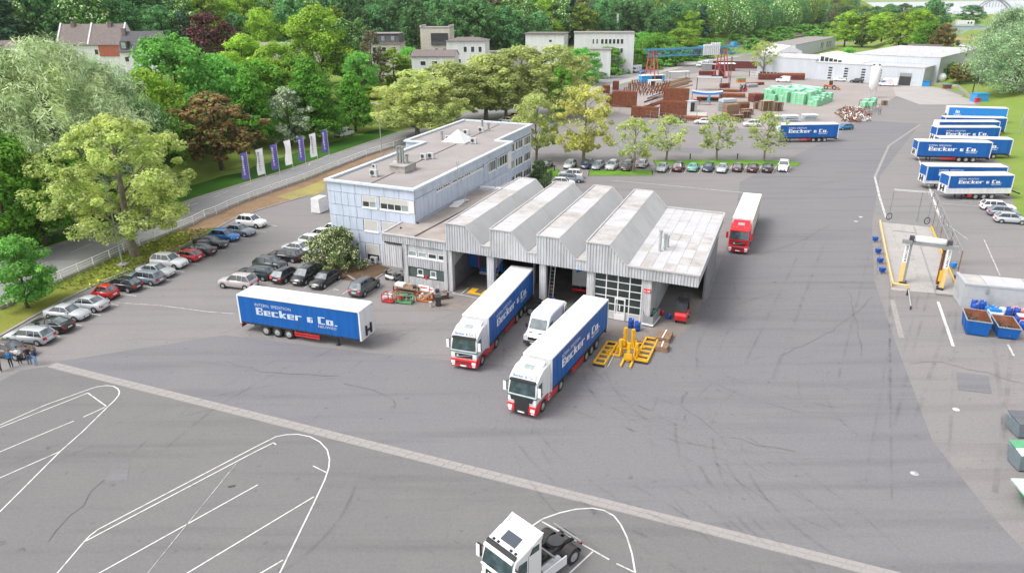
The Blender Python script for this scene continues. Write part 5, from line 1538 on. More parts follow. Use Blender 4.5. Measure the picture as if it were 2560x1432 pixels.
  for s in (-1, 1):
    obj('headlight', MB().cbox((-.07, s * .98, .78), (.12, .36, .26)), 'lens', r)
    obj('fog_lamp', MB().cbox((-.07, s * .98, .52), (.08, .26, .12)), 'lens', r)
    q = [(.34, s * w, 2.02), (1.12, s * w, 2.02), (1.12, s * w, 2.80), (.52, s * w, 2.80)]
    sl('side_window', q, 'screen_glass', .015)
    obj('door_line', MB().box(1.22, 1.24, min(s * w, s * (w + .008)), max(s * w, s * (w + .008)), 1.2, 3.0), 'black_matt', r)
    obj('door_handle', MB().cbox((1.1, s * (w + .015), 1.75), (.22, .03, .06)), 'black_matt', r)
    obj('mirror', MB().cbox((.12, s * (w + .26), 2.45), (.16, .26, .78)).bar((.25, s * w, 2.8), (.12, s * (w + .25), 2.8), .04).bar((.25, s * w, 2.1), (.12, s * (w + .25), 2.1), .04), 'black_matt', r)
    obj('mirror_cover', MB().cbox((.03, s * (w + .26), 2.45), (.05, .27, .80)), MATS[upper], r)
    if lower != upper:
      arch = MB()
      aa = [pi * j / 8 for j in range(9)]
      pts = [(2.26, .95), (2.26, 1.24), (.72, 1.24), (.72, .95)] + [(1.38 + .60 * cos(pi - a), .55 + .60 * sin(a)) for a in aa]
      arch.ext([(x_, z_) for x_, z_ in pts][::-1], s * (w - .02), s * (w + .02))
      obj('wheel_arch', arch, MATS[lower], r)
      obj('side_stripe', MB().box(.04, 2.26, min(s * w, s * (w + .014)), max(s * w, s * (w + .014)), 1.24, 1.30), 'stripe_green', r)
    else:
      obj('wheel_arch', MB().box(.72, 2.26, s * (w - .05) - .06, s * (w - .05) + .06, 1.08, 1.2).box(2.0, 2.26, s * (w - .05) - .06, s * (w - .05) + .06, .45, 1.08), MATS[lower], r)
    wheel(r, 1.38, s * (w - .16), .50, .32, 'steer')
    wheel(r, 5.05, s * (w - .30), .50, .58, 'truck')
    if skirts:
      sk_ = obj('side_skirt', MB().box(2.3, 4.40, s * (w - .05) - .035, s * (w - .05) + .035, .42, 1.02), MATS[lower], r)
      if brand == 'man':
        obj('emblem_plate', MB().box(2.35, 2.75, s * (w - .012) - .006, s * (w - .012) + .006, .5, .98), 'white_matt', sk_)
        write(sk_, 'B', (2.43 if s < 0 else 2.67, s * (w + .0), .56), (-s, 0, 0), (0, 0, 1), .36, 'black_matt', w=.24, bold=.05)
    mg = MB()
    a0 = [pi * j / 8 for j in range(9)]
    for a, b in zip(a0[:-1], a0[1:]):
      mg.poly([(5.05 + .60 * cos(a), s * (w - .62), .5 + .60 * sin(a)), (5.05 + .60 * cos(b), s * (w - .62), .5 + .60 * sin(b)), (5.05 + .60 * cos(b), s * w, .5 + .60 * sin(b)), (5.05 + .60 * cos(a), s * w, .5 + .60 * sin(a))])
    obj('mudguard', mg, 'chassis', r)
    obj('fuel_tank', MB().cyl((2.55, s * .88, .72), (4.1, s * .88, .72), .30, n=14), 'alloy', r)
    obj('tail_light', MB().box(5.95, 6.02, min(s * .6, s * 1.0), max(s * .6, s * 1.0), .7, .86), 'tail_red', r)
  ch = MB()
  for s in (-1, 1): ch.box(1.2, 6.0, s * .42 - .05, s * .42 + .05, .78, 1.04)
  for x_ in (2.6, 3.5, 4.4, 5.6, 5.96): ch.box(x_ - .06, x_ + .06, -.42, .42, .80, 1.02)
  ch.box(2.5, 3.3, -.3, .3, .7, 1.2).box(2.35, 2.55, -.9, .9, 1.0, 1.9)
  obj('chassis', ch, 'chassis', r)
  obj('fifth_wheel', MB().cyl((4.75, 0, 1.08), (4.75, 0, 1.16), .48, n=16).box(4.9, 5.5, -.4, -.12, 1.05, 1.13).box(4.9, 5.5, .12, .4, 1.05, 1.13), 'metal_dark', r)
  obj('crossbar', MB().bar((3.6, -1.0, 1.25), (3.6, 1.0, 1.25), .1).bar((5.75, -1.1, 1.12), (5.75, 1.1, 1.12), .12), 'metal_grey', r)
  if deflector:
    D = [(1.0, roof_z - .18), (2.26, roof_z - .02), (2.26, roof_z + .38), (1.95, roof_z + .30)]
    obj('roof_deflector', MB().ext(D, -1.05, 1.05), MATS[upper], r, bevel=.06)
  ha, hb, za, zb3 = (1.2, 1.6, roof_z - .08, roof_z + .12) if deflector else (.86, 1.48, roof_z - .205, roof_z + .01)
  hw = .4 if deflector else .55
  obj('roof_hatch', MB().hexa([(ha, -hw, za - .05), (hb, -hw, zb3 - .05), (hb, hw, zb3 - .05), (ha, hw, za - .05), (ha, -hw, za + .035), (hb, -hw, zb3 + .035), (hb, hw, zb3 + .035), (ha, hw, za + .035)]), 'window_pale' if deflector else 'roof_glass', r)
  if not deflector:
    for s in (-1, 1):
      sl('sleeper_window', [(1.30, s * w, 2.95), (2.05, s * w, 2.95), (2.05, s * w, 3.35), (1.55, s * w, 3.35)], 'screen_glass', .015)
      obj('roof_wing', MB().ext([(1.5, roof_z - .05), (2.30, roof_z - .05), (2.42, roof_z + .34), (2.2, roof_z + .24)], s * (w - .06) - .035, s * (w - .06) + .035), upper, r)
    obj('roof_wing', MB().hexa([(2.2, -w + .1, roof_z - .05), (2.3, -w + .1, roof_z - .05), (2.3, w - .1, roof_z - .05), (2.2, w - .1, roof_z - .05), (2.33, -w + .1, roof_z + .26), (2.42, -w + .1, roof_z + .31), (2.42, w - .1, roof_z + .31), (2.33, w - .1, roof_z + .26)]), upper, r)
  for yy in (-.85, -.5, .5, .85):
    obj('roof_lamp', MB().cbox((.66, yy, roof_z - .24), (.12, .14, .08)), 'amber' if deflector else 'black_matt', r)
  for s in (-1, 1) if deflector else ():
    obj('side_fairing', MB().box(2.28, 2.75, s * (w - .04) - .025, s * (w - .04) + .025, 1.1, roof_z - .05), MATS[upper], r)
  obj('number_plate', MB().box(-.15, -.10, -.28, .28, .45, .57), 'plate', r)
  return r
def artic(deg_front, fx, fy, tr_kw, cab_kw, gap=2.92):
  """trailer front centre at fx, fy; deg_front points from front to tail"""
  a = radians(deg_front)
  trailer(x=fx, y=fy, deg=deg_front, legs=False, **tr_kw)
  tractor(x=fx - gap * cos(a), y=fy - gap * sin(a), deg=deg_front, **cab_kw)
def centre(ox, oy, a, left=True):
  return ox - sin(a) * TW / 2, oy + cos(a) * TW / 2
BLUE = 'blue curtain trailers of the haulage firm'
# lone trailer, tail to the left: fitted tail corner and direction
a = -0.33141
tx, ty = centre(-26.92, 64.807, a)
fx, fy = tx + 13.6 * cos(a), ty + 13.6 * sin(a)
trailer('blue curtain trailer standing alone in front of the car park with faded lettering', fx, fy, degrees(a) + 180, letter='letter_faded', group=BLUE)
a = 1.10767
fx, fy = centre(3.15, 50.919, a)
artic(degrees(a), fx, fy, dict(label='blue curtain trailer behind the nearest white and red lorry cab', group=BLUE), dict(label='white and red lorry cab with dark grille nearest to the middle of the yard', brand='man', sign='Becker & Co.', roof_z=3.72))
a = 1.23411
fx, fy = centre(-2.136, 58.883, a)
artic(degrees(a), fx, fy, dict(label='blue curtain trailer with its tail inside the workshop door', group=BLUE), dict(label='white and red lorry cab left of the white van with a framed roof sign', brand='volvo', sign='Becker & Co.', roof_z=3.62))
# red lorry by the canopy
p1, p2 = g(1832, 545, 4.0), g(1883.5, 547, 4.0)
fx, fy = (p1.x + p2.x) / 2, (p1.y + p2.y) / 2
artic(67.6, fx, fy, dict(label='cream curtain trailer of the red lorry right of the workshop', side_m='curtain_cream', roof_m='trailer_cream', words=False), dict(label='red lorry cab driving past the workshop canopy', upper='cab_red', lower='cab_red', brand='volvo', roof_z=3.6))
# trailers on the right and behind
for lab, A_, Bq, L_, kw in [
 ('light blue curtain trailer, last of the row along the grass bank', (2373, 268), (2519, 272), 13.6, dict(side_m='curtain_light', words=False)),
 ('blue trailer hidden but for its roof, next to the light blue trailer', (2365, 294), (2510, 296), 13.6, dict(front='blue', words=False)),
 ('white fronted trailer with pale roof squeezed in the row along the bank', (2349, 305), (2498, 305), 13.6, dict(words=False)),
 ('blue trailer with full lettering third from the front end of the bank row', (2344, 319), (2506, 319), 13.6, dict(front='blue')),
 ('blue trailer set back behind the fully visible lettered trailer', (2350, 345), (2520, 349), 13.6, dict(front='blue')),
 ('fully visible blue trailer with red side guard in the bank row', (2297, 353.4), (2488, 357.3), 13.6, dict(front='blue')),
 ('blue trailer with white front side panel behind the shortest trailer', (2320, 416), (2507, 418), 13.0, dict(front='blue', boards=.35)),
 ('short blue trailer with white side boards nearest in the bank row', (2375.4, 439.5), (2535.8, 438.5), 11.6, dict(front='blue', boards=.75))]:
  p, q = g(*A_, 4.0), g(*Bq, 4.0)
  d = (q - p); deg = degrees(atan2(d.y, d.x)); a = radians(deg)
  cx_, cy_ = p.x - sin(a) * TW / 2, p.y + cos(a) * TW / 2
  trailer(lab, cx_, cy_, deg, L=L_ if d.length > 11.5 else max(10.4, d.length), group=BLUE, **kw)
p, q = g(1951, 313, 4.0), g(2083, 311, 4.0)
d = q - p; a = atan2(d.y, d.x)
tlf = trailer('blue curtain trailer parked alone by the storage yard behind a thin tree', p.x - sin(a) * TW / 2, p.y + cos(a) * TW / 2, degrees(a), group=BLUE)
lt = None
# logo and line of text on the light blue trailer
lb = [o for o in COL.objects if o.get('label', '').startswith('light blue curtain')][0]
lc = [c_ for c_ in lb.children if c_.name.startswith('curtain')][0]
write(lc, 'internationale Transport Logistik', (6.2, -TW / 2 - .022, 1.5), (1, 0, 0), (0, 0, 1), .5, 'letter_white', w=6.9)
mb = MB()
for k in range(3):
  mb.poly([(1.7 + .35 * k, -TW / 2 - .022, 2.5), (1.92 + .35 * k, -TW / 2 - .022, 2.5), (1.92 + .35 * k, -TW / 2 - .022, 3.3 - .1 * k), (1.7 + .35 * k, -TW / 2 - .022, 3.3 - .1 * k)])
mb.poly([(1.3, -TW / 2 - .022, 2.1), (3.0, -TW / 2 - .022, 2.1), (3.0, -TW / 2 - .022, 2.25), (1.3, -TW / 2 - .022, 2.25)])
obj('emblem', mb, 'letter_white', lc)
# white tractor unit without trailer at the lower edge
tractor('white lorry tractor without trailer in the marked bay at the lower edge', -.95, 30.3, 44, upper='cab_white', lower='cab_white', brand='volvo', roof_z=3.52, deflector=False)
# lorry rear with open blue doors inside the left bay, lorry in the middle bay
t = thing('box_lorry', 'blue box lorry with open tail doors inside the left workshop bay', 'lorry', bp(-2.5, 5.2, .06), _a2 - pi / 2)
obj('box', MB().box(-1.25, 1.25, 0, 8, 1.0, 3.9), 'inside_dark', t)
obj('sill', MB().box(-1.25, 1.25, -.1, 0.02, .85, 1.25), 'curtain_blue', t)
for s in (-1, 1):
  d_ = obj('rear_door', MB().box(-.04, .04, -1.2, 0, 1.25, 3.8), 'curtain_blue', t, (s * 1.28, 0, 0)); d_.rotation_euler = (0, 0, s * .55 - (.9 if s < 0 else -.2))
  obj('door_frame', MB().box(s * 1.25 - .05, s * 1.25 + .05, -.06, .06, 1.0, 3.9), 'lorry_red', t)
  wheel(t, s * .95, 2.0, .5, .4, 'truck').rotation_euler = (0, 0, pi / 2 * s)
obj('underrun', MB().box(-1.2, 1.2, -.12, 0, .45, .58).box(-1.2, 1.2, -.12, 0, .65, .75), 'metal_pale', t)
dd = [c_ for c_ in t.children if c_.name.startswith('rear_door')][0]
write(dd, 'Becker & Co.', (-.05, -1.0, 3.0), (0, 1, 0), (0, 0, 1), .18, 'letter_white', w=.85)
write(dd, 'Spedition', (-.05, -1.0, 2.7), (0, 1, 0), (0, 0, 1), .15, 'letter_white', w=.6)
t = thing('box_lorry', 'white box lorry with a slanting blue logo inside the middle workshop bay', 'lorry', bp(9.3, 4.6, .06), _a2 - pi / 2)
obj('box', MB().box(-1.25, 1.25, 0, 7, 1.1, 3.7), 'metal_pale', t)
obj('logo', MB().hexa([(-.8, -.03, 2.6), (.2, -.03, 3.1), (.2, -.01, 3.1), (-.8, -.01, 2.6), (-.8, -.03, 3.0), (.2, -.03, 3.5), (.2, -.01, 3.5), (-.8, -.01, 3.0)]), 'curtain_light', t)
obj('underrun', MB().box(-1.2, 1.2, -.1, .05, .5, .75), 'lorry_red', t)
for s in (-1, 1): wheel(t, s * .95, 1.6, .5, .4, 'truck').rotation_euler = (0, 0, pi / 2 * s)
# ------------------------------------------------------------------ fence, rail, lamps, flags
def kids_between(parent, pts, h, name, m, z, size):
  for a, b in zip(pts[:-1], pts[1:]):
    obj(name, MB().bar((a[0], a[1], z), (b[0], b[1], z), *size), MATS[m], parent)
fence = thing('road_fence', 'long white post and rail fence between the road and the car park', 'fence', (0, 0, .04))
_me = MB().box(-.06, .06, -.06, .06, 0, 1.35).mesh('post', ['panel_cream'])
for x, y in FENCE:
  obj('post', _me, [], fence, (x, y, 0))
for z, sz in ((1.28, (.08, .08)), (.95, (.03, .04)), (.65, (.03, .04))):
  kids_between(fence, FENCE, 0, 'rail', 'panel_cream', z, sz)
kids_between(fence, FENCE, 0, 'base_board', 'pale_concrete', .2, (.06, .40))
P = [gt(*p) for p in ((20, 643), (50, 631), (95, 613), (148, 592), (200, 572), (231, 561))]
gr_ = thing('guard_rail', 'rust brown crash barrier on the far side of the road behind the big tree', 'crash barrier', (0, 0, 0))
for a, b in zip(P[:-1], P[1:]):
  obj('rail', MB().bar(a + Vector((0, 0, .75)), b + Vector((0, 0, .75)), .08, .3), mat('rail_brown', (.16, .11, .08), rough=.7, var=.2), gr_)
for p in P:
  obj('post', MB().box(p.x - .06, p.x + .06, p.y - .06, p.y + .06, p.z, p.z + .75), 'rail_brown', gr_)
def lamp(label, u, v, h, arm=(1.2, 0), m='galv'):
  p = gt(u, v)
  r = thing('street_lamp', label, 'street lamp', p)
  obj('pole', MB().cyl((0, 0, 0), (0, 0, h), .11, .06, 8), MATS[m], r)
  obj('arm', MB().cyl((0, 0, h), (arm[0], arm[1], h + .15), .05, .05, 6), MATS[m], r)
  obj('lamp_head', MB().cbox((arm[0] * 1.2, arm[1] * 1.2, h + .16), (.8, .3, .14), atan2(arm[1], arm[0])), 'metal_pale', r)
  return r
r_ = lamp('tall grey street lamp standing in a stone ring inside the big tree', 308, 665, 10.8, (-1.0, .4))
obj('stone_ring', MB().box(-.55, .55, -.55, .55, 0, .3), 'concrete', r_)
lamp('tall street lamp by the road left of the office roof', 955, 392, 10.8, (-1.0, .4))
lamp('street lamp on the verge left of the motor home', 1549, 187, 9.0, (.9, -.5))
lamp('street lamp with drooping head on the grass bank', 2438, 247, 12.5, (.8, -.8))
lamp('slim street lamp on the grass bank at the right edge', 2548, 335, 9, (.5, .2))
lamp('street lamp on the road beyond the gantry crane', 1862, 148, 9, (-1, 0))
lamp('street lamp near the far end of the road', 1862 + 40, 140, 9, (-1, 0))
p = gt(2412, 163)
r_ = thing('utility_pole', 'brown wooden utility pole beside the path on the bank', 'pole', p)
obj('pole', MB().cyl((0, 0, 0), (0, 0, 12), .2, .14, 8), 'wood', r_)
obj('crossbar', MB().cbox((0, 0, 4.2), (1.0, .2, .5)), 'wood', r_)
def pipe(label, pts, r=.2):
  o = thing('handrail', label, 'handrail', pts[0])
  q = [p - pts[0] + Vector((0, 0, .9)) for p in pts]
  obj('rail', MB().tube(q, r), 'galv', o)
  for k in q[::2]: obj('post', MB().cyl((k.x, k.y, k.z - .95), k, .07), 'galv', o)
pipe('long grey pipe rail running down the grass bank', [gt(*p) for p in ((2425, 178), (2470, 196), (2520, 216), (2570, 238))])
for u, v in ((1725, 398), (1843, 398), (1386, 428)):
  r_ = thing('bollard_light', {1725: 'dark bollard light in the grass strip behind the mint green coupe', 1843: 'dark bollard light in the grass strip behind the dark grey hatchback', 1386: 'dark bollard light beside the evergreen bush'}[u], 'bollard', g(u, v, .1))
  obj('post', MB().cyl((0, 0, 0), (0, 0, .95), .12, n=8), 'metal_dark', r_)
  obj('cap', MB().cyl((0, 0, .95), (0, 0, 1.1), .16, n=8), 'metal_dark', r_)
mat('flag_purple', (.11, .09, .33), rough=.7, var=.1)
mat('flag_white', (.75, .75, .78), rough=.7, var=.04)
mat('flag_ink', (.10, .10, .14), rough=.7)
def flag(label, u, vtop, m, ink, words, off=(0.0)):
  fx = [p[0] for p in FENCE_PX]
  ub = u + 11
  k = max(i for i, x in enumerate(fx) if x <= ub)
  f = (ub - fx[k]) / (fx[k + 1] - fx[k])
  p = Vector(FENCE[k]).lerp(Vector(FENCE[k + 1]), f) + Vector((-.5, .3))
  lo, hi = 3, 16
  for _ in range(30):
    h = (lo + hi) / 2
    if pix((p.x, p.y, h))[1] > vtop: lo = h
    else: hi = h
  r = thing('advertising_flag', label, 'flag', (p.x, p.y, .03), radians(R.uniform(-12, 12) + 8), 'flags along the road fence')
  obj('pole', MB().cyl((0, 0, 0), (0, 0, h), .05, .035, 8), 'metal_pale', r)
  n, mm = 12, MB()
  ht, w = 4.3, 1.15
  rows = []
  for i in range(n + 1):
    z = h - .15 - ht * i / n
    rows.append([(-w * j / 5 * (1 - .12 * sin(i * .5)), .16 * sin(i * .55 + j * .9) * j / 5, z - (.25 * j / 5 if i else .25 * j / 5)) for j in range(6)])
  mm.loft(rows, closed=False, caps=False)
  vs0 = list(mm.v)
  fl = obj('banner', mm, MATS[m], r)
  if words:
    y = h - 1.0
    for i, ch in enumerate(words):
      write(fl, ch, (-.85, -.21, y - i * .36), (1, 0, 0), (0, 0, 1), .26, MATS[ink], w=.30, bold=.02)
  return r
for lab, u, vt, m, ink, wd in [
 ('purple flag with white upright lettering, first by the road fence', 627.5, 379, 'flag_purple', 'flag_white', 'BECKER&CO'),
 ('white flag with dark lettering between the first two purple flags', 665, 369, 'flag_white', 'flag_ink', 'BECKER&CO'),
 ('purple flag with white lettering right before the blank white flag', 699, 358, 'flag_purple', 'flag_white', 'BECKER&CO'),
 ('blank white flag in the middle of the flag row', 732, 348, 'flag_white', 'flag_ink', ''),
 ('purple flag right of the blank white flag', 763.6, 340, 'flag_purple', 'flag_white', 'BECKER&CO'),
 ('curling white flag with dark lettering near the far end of the row', 793, 331, 'flag_white', 'flag_ink', 'BECKER&CO'),
 ('purple flag farthest along the road fence', 821, 322, 'flag_purple', 'flag_white', 'BECKER&CO')]:
  flag(lab, u, vt, m, ink, wd)
# ------------------------------------------------------------------ things in front of the workshop
def scooter(label, p, deg, col):
  r = thing('motor_scooter', label, 'scooter', p, radians(deg))
  for x in (-.62, .62): obj('wheel', MB().lathe([(.16, -.05), (.26, -.06), (.26, .06), (.16, .05)], (x, 0, .26), 12, axis='y'), 'rubber', r)
  obj('body', MB().ext([(-.75, .45), (-.1, .3), (.3, .3), (.5, .55), (.6, 1.0), (.5, 1.02), (.3, .5), (-.1, .6), (-.75, .8)], -.2, .2), col, r, bevel=.04)
  obj('seat', MB().cbox((-.35, 0, .82), (.75, .28, .12)), 'black_matt', r)
  obj('handlebar', MB().bar((.5, -.35, 1.05), (.5, .35, 1.05), .05), 'black_matt', r)
  obj('top_box', MB().cbox((-.85, 0, 1.0), (.4, .42, .34)), 'green_wall', r)
scooter('white scooter with green top box parked under the annex overhang', g(979, 702), -25, 'white_matt')
scooter('grey scooter beside the annex column next to the white scooter', g(1001, 702), 60, 'metal_grey')
def bench(name, label, cat, p, deg, L, Wd, H, m, top=None, clutter=()):
  r = thing(name, label, cat, p, radians(deg))
  for sx in (-1, 1):
    for sy in (-1, 1):
      obj('leg', MB().box(sx * (L / 2 - .08) - .05, sx * (L / 2 - .08) + .05, sy * (Wd / 2 - .08) - .05, sy * (Wd / 2 - .08) + .05, 0, H - .06), MATS[m], r)
  obj('top', MB().box(-L / 2, L / 2, -Wd / 2, Wd / 2, H - .06, H), MATS[top or m], r)
  obj('shelf', MB().box(-L / 2 + .1, L / 2 - .1, -Wd / 2 + .1, Wd / 2 - .1, .25, .3), MATS[m], r)
  for i, (x, y, s, mm) in enumerate(clutter):
    obj('tool', MB().cbox((x, y, H + s[2] / 2 + .002 * i), s, .3 * i), MATS[mm], r)
  return r
bench('workbench', 'long rusty workbench with covered machine parts along the workshop dado', 'workbench', g(1016, 733), -24, 3.0, .9, .85, 'rust', 'wood', [(-.7, 0, (1.1, .7, .3), 'white_matt'), (.6, .1, (.5, .4, .35), 'wood_pale'), (1.2, -.1, (.4, .4, .3), 'metal_dark')])
bench('workbench', 'small rusty workbench with a vice behind the black bin', 'workbench', g(1103, 748), 20, 1.7, .7, .85, 'rust', 'metal_grey', [(-.4, 0, (.4, .3, .4), 'metal_dark'), (.4, 0, (.5, .3, .12), 'wood')])
def cart(label, p, deg, L, Wd, H, m, fill, name='tool_cart'):
  r = thing(name, label, 'cart', p, radians(deg))
  fr = MB()
  for sx in (-1, 1):
    for sy in (-1, 1): fr.box(sx * L / 2 - .04, sx * L / 2 + .04, sy * Wd / 2 - .04, sy * Wd / 2 + .04, .05, H)
  for z in (.18, H):
    for sy in (-1, 1): fr.box(-L / 2 + .04, L / 2 - .04, sy * Wd / 2 - .03, sy * Wd / 2 + .03, z - .03, z + .03)
    for sx in (-1, 1): fr.box(sx * L / 2 - .03, sx * L / 2 + .03, -Wd / 2 + .04, Wd / 2 - .04, z - .028, z + .028)
  obj('frame', fr, MATS[m], r)
  obj('tray', MB().box(-L / 2 + .05, L / 2 - .05, -Wd / 2 + .05, Wd / 2 - .05, .2, .26), MATS[m], r)
  for i in range(9):
    obj('tool', MB().cbox((R.uniform(-.36, .36) * L, R.uniform(-.32, .32) * Wd, R.uniform(.35, H * .9)), (R.uniform(.15, .5), R.uniform(.15, .4), R.uniform(.1, .4)), R.uniform(0, 3)), MATS[R.choice(fill)], r)
  for sx in (-1, 1):
    for sy in (-1, 1): obj('castor', MB().lathe([(.01, -.03), (.07, -.03), (.07, .03), (.01, .03)], (sx * (L / 2 - .1), sy * (Wd / 2 - .1), .07), 8, axis='y'), 'rubber', r)
cart('red and grey crate cart of scrap left of the green frame', g(974, 754), -20, 1.3, 1.0, 1.0, 'guard_red', ['metal_pale', 'metal_grey', 'white_matt', 'wood'])
mat('machine_green', (.12, .30, .14), rough=.6, var=.15)
mat('machine_orange', (.48, .16, .05), rough=.7, var=.2)
cart('green tool frame on wheels in front of the long workbench', g(1012, 757), -15, 1.8, .9, 1.05, 'machine_green', ['machine_green', 'metal_grey', 'metal_dark', 'guard_red'])
cart('orange wire cage between the green frame and the black bin', g(1062, 752), -20, 1.5, 1.0, .9, 'machine_orange', ['wood_pale', 'white_matt', 'machine_orange'])
r_ = thing('notice_board', 'white notice boards with red print leaning behind the orange cage', 'board', g(1066, 737), radians(-24))
for i, (x, z) in enumerate(((-.3, .75), (.3, .6))):
  b_ = obj('board', MB().cbox((x, .1 * i, z), (1.3, .04, .7), 0, rx=-.25), 'white_matt', r_)
  obj('print', MB().cbox((x, .1 * i - .035, z + .1), (.9, .02, .12), 0, rx=-.25), 'red_sign', b_)
obj('stand', MB().box(-.8, -.74, .1, .2, 0, 1.0).box(.8, .86, .1, .2, 0, 1.0), 'wood', r_)
def bin_(label, p, deg, m, h=1.1):
  r = thing('wheelie_bin', label, 'bin', p, radians(deg))
  obj('body', MB().hexa([(-.24, -.26, .08), (.24, -.26, .08), (.24, .26, .08), (-.24, .26, .08), (-.3, -.36, h), (.3, -.36, h), (.3, .36, h), (-.3, .36, h)]), MATS[m], r)
  obj('lid', MB().cbox((0, 0, h + .04), (.66, .78, .07), 0, rx=.05), MATS[m], r)
  for s in (-1, 1): obj('wheel', MB().cyl((s * .3 - .03, .28, .1), (s * .3 + .03, .28, .1), .1), 'rubber', r)
bin_('black wheelie bin in front of the small workbench', g(1096, 765), 10, 'metal_dark')
r_ = thing('trolley_jack', 'small silver jack standing on the ground left of the black bin', 'jack', g(1077, 768))
obj('base', MB().cyl((0, 0, 0), (0, 0, .08), .28, n=10), 'metal_grey', r_)
obj('ram', MB().cyl((0, 0, .08), (0, 0, .55), .09, n=8).cyl((0, 0, .55), (0, 0, .66), .2, n=10), 'metal_pale', r_)
# tyres in a row, drums, cart, forklift
p, q = g(1327, 789), g(1353, 764)
r0 = None
for i in range(6):
  t = thing('lorry_tyre', ('lorry tyre with steel rim at the front of the leaning tyre row' if i == 0 else 'lorry tyre leaning in the row beside the middle workshop pillar'), 'tyre', p.lerp(q, i / 5) + Vector((0, 0, .03)), atan2((q - p).y, (q - p).x) - pi / 2, 'tyres beside the workshop pillar')
  tm, rm = wheel_mesh(.50, .30, 'truck')
  obj('tread', tm, [], t, (0, 0, .49))
  if i == 0: obj('rim', rm, [], t, (0, 0, .49))
mat('drum_blue', (.012, .07, .36), rough=.4, var=.08)
mat('drum_white', (.70, .70, .70), rough=.4, var=.08)
mat('drum_pink', (.60, .25, .22), rough=.5)
_drum = {}
def drum(label, p, m='drum_blue', r=.29, h=.9, group=None, lid=None, z=0.035):
  k = (m, r, h)
  if k not in _drum:
    _drum[k] = MB().lathe([(.01, 0), (r, 0), (r, h * .3), (r * 1.03, h * .33), (r, h * .36), (r, h * .64), (r * 1.03, h * .67), (r, h * .7), (r, h), (r * .92, h + .01), (r * .90, h - .03), (.01, h - .03)], n=14).mesh('drum', [MATS[m]])
  t = thing('drum', label, 'drum', (p.x, p.y, z), 0, group)
  obj('body', _drum[k], [], t)
  obj('bung', MB().cyl((r * .5, 0, h - .03), (r * .5, 0, h + .02), .05, n=6), MATS[lid or 'white_matt'], t)
  return t
drum('blue drum against the workshop pillar, left of two', g(1577, 819), h=.95, group='blue drums at the glazed door')
drum('blue drum in front of the workshop pillar, right of two', g(1593, 827), h=.95, group='blue drums at the glazed door')
r_ = thing('galvanised_cart', 'galvanised open topped parts container on castors under the canopy', 'container', g(1628, 805), radians(62))
mb = MB()
for a in ((-1.2, 1.2, -.5, -.45, .3, 1.15), (-1.2, 1.2, .45, .5, .3, 1.15), (-1.2, -1.15, -.45, .45, .3, 1.1), (1.15, 1.2, -.45, .45, .3, 1.1), (-1.15, 1.15, -.45, .45, .3, .36)): mb.box(*a)
obj('tub', mb, 'galv', r_)
obj('base', MB().box(-1.3, 1.3, -.58, .58, .15, .28), 'white_matt', r_)
obj('lid', MB().cbox((0, .55, 1.35), (2.2, .05, .55), 0, rx=-.4), 'metal_grey', r_)
for i in range(7): obj('part', MB().cbox((R.uniform(-.9, .9), R.uniform(-.3, .3), R.uniform(.8, 1.1)), (.35, .3, .25), R.uniform(0, 3)), MATS[R.choice(['metal_dark', 'metal_grey', 'paint_teal'])], r_)
for sx in (-1, 1):
  for sy in (-1, 1): obj('castor', MB().cyl((sx * 1.1, sy * .5 - .03, .09), (sx * 1.1, sy * .5 + .03, .09), .09), 'rubber', r_)
drum('red bucket on the floor under the canopy', g(1655, 787), 'red_sign', .22, .4)
drum('dark blue bucket on the floor beside the red bucket', g(1671, 797), 'drum_blue', .24, .5)
drum('blue barrel in the open middle bay beside the man in pink', g(1382, 768), 'drum_blue', .3, .95)
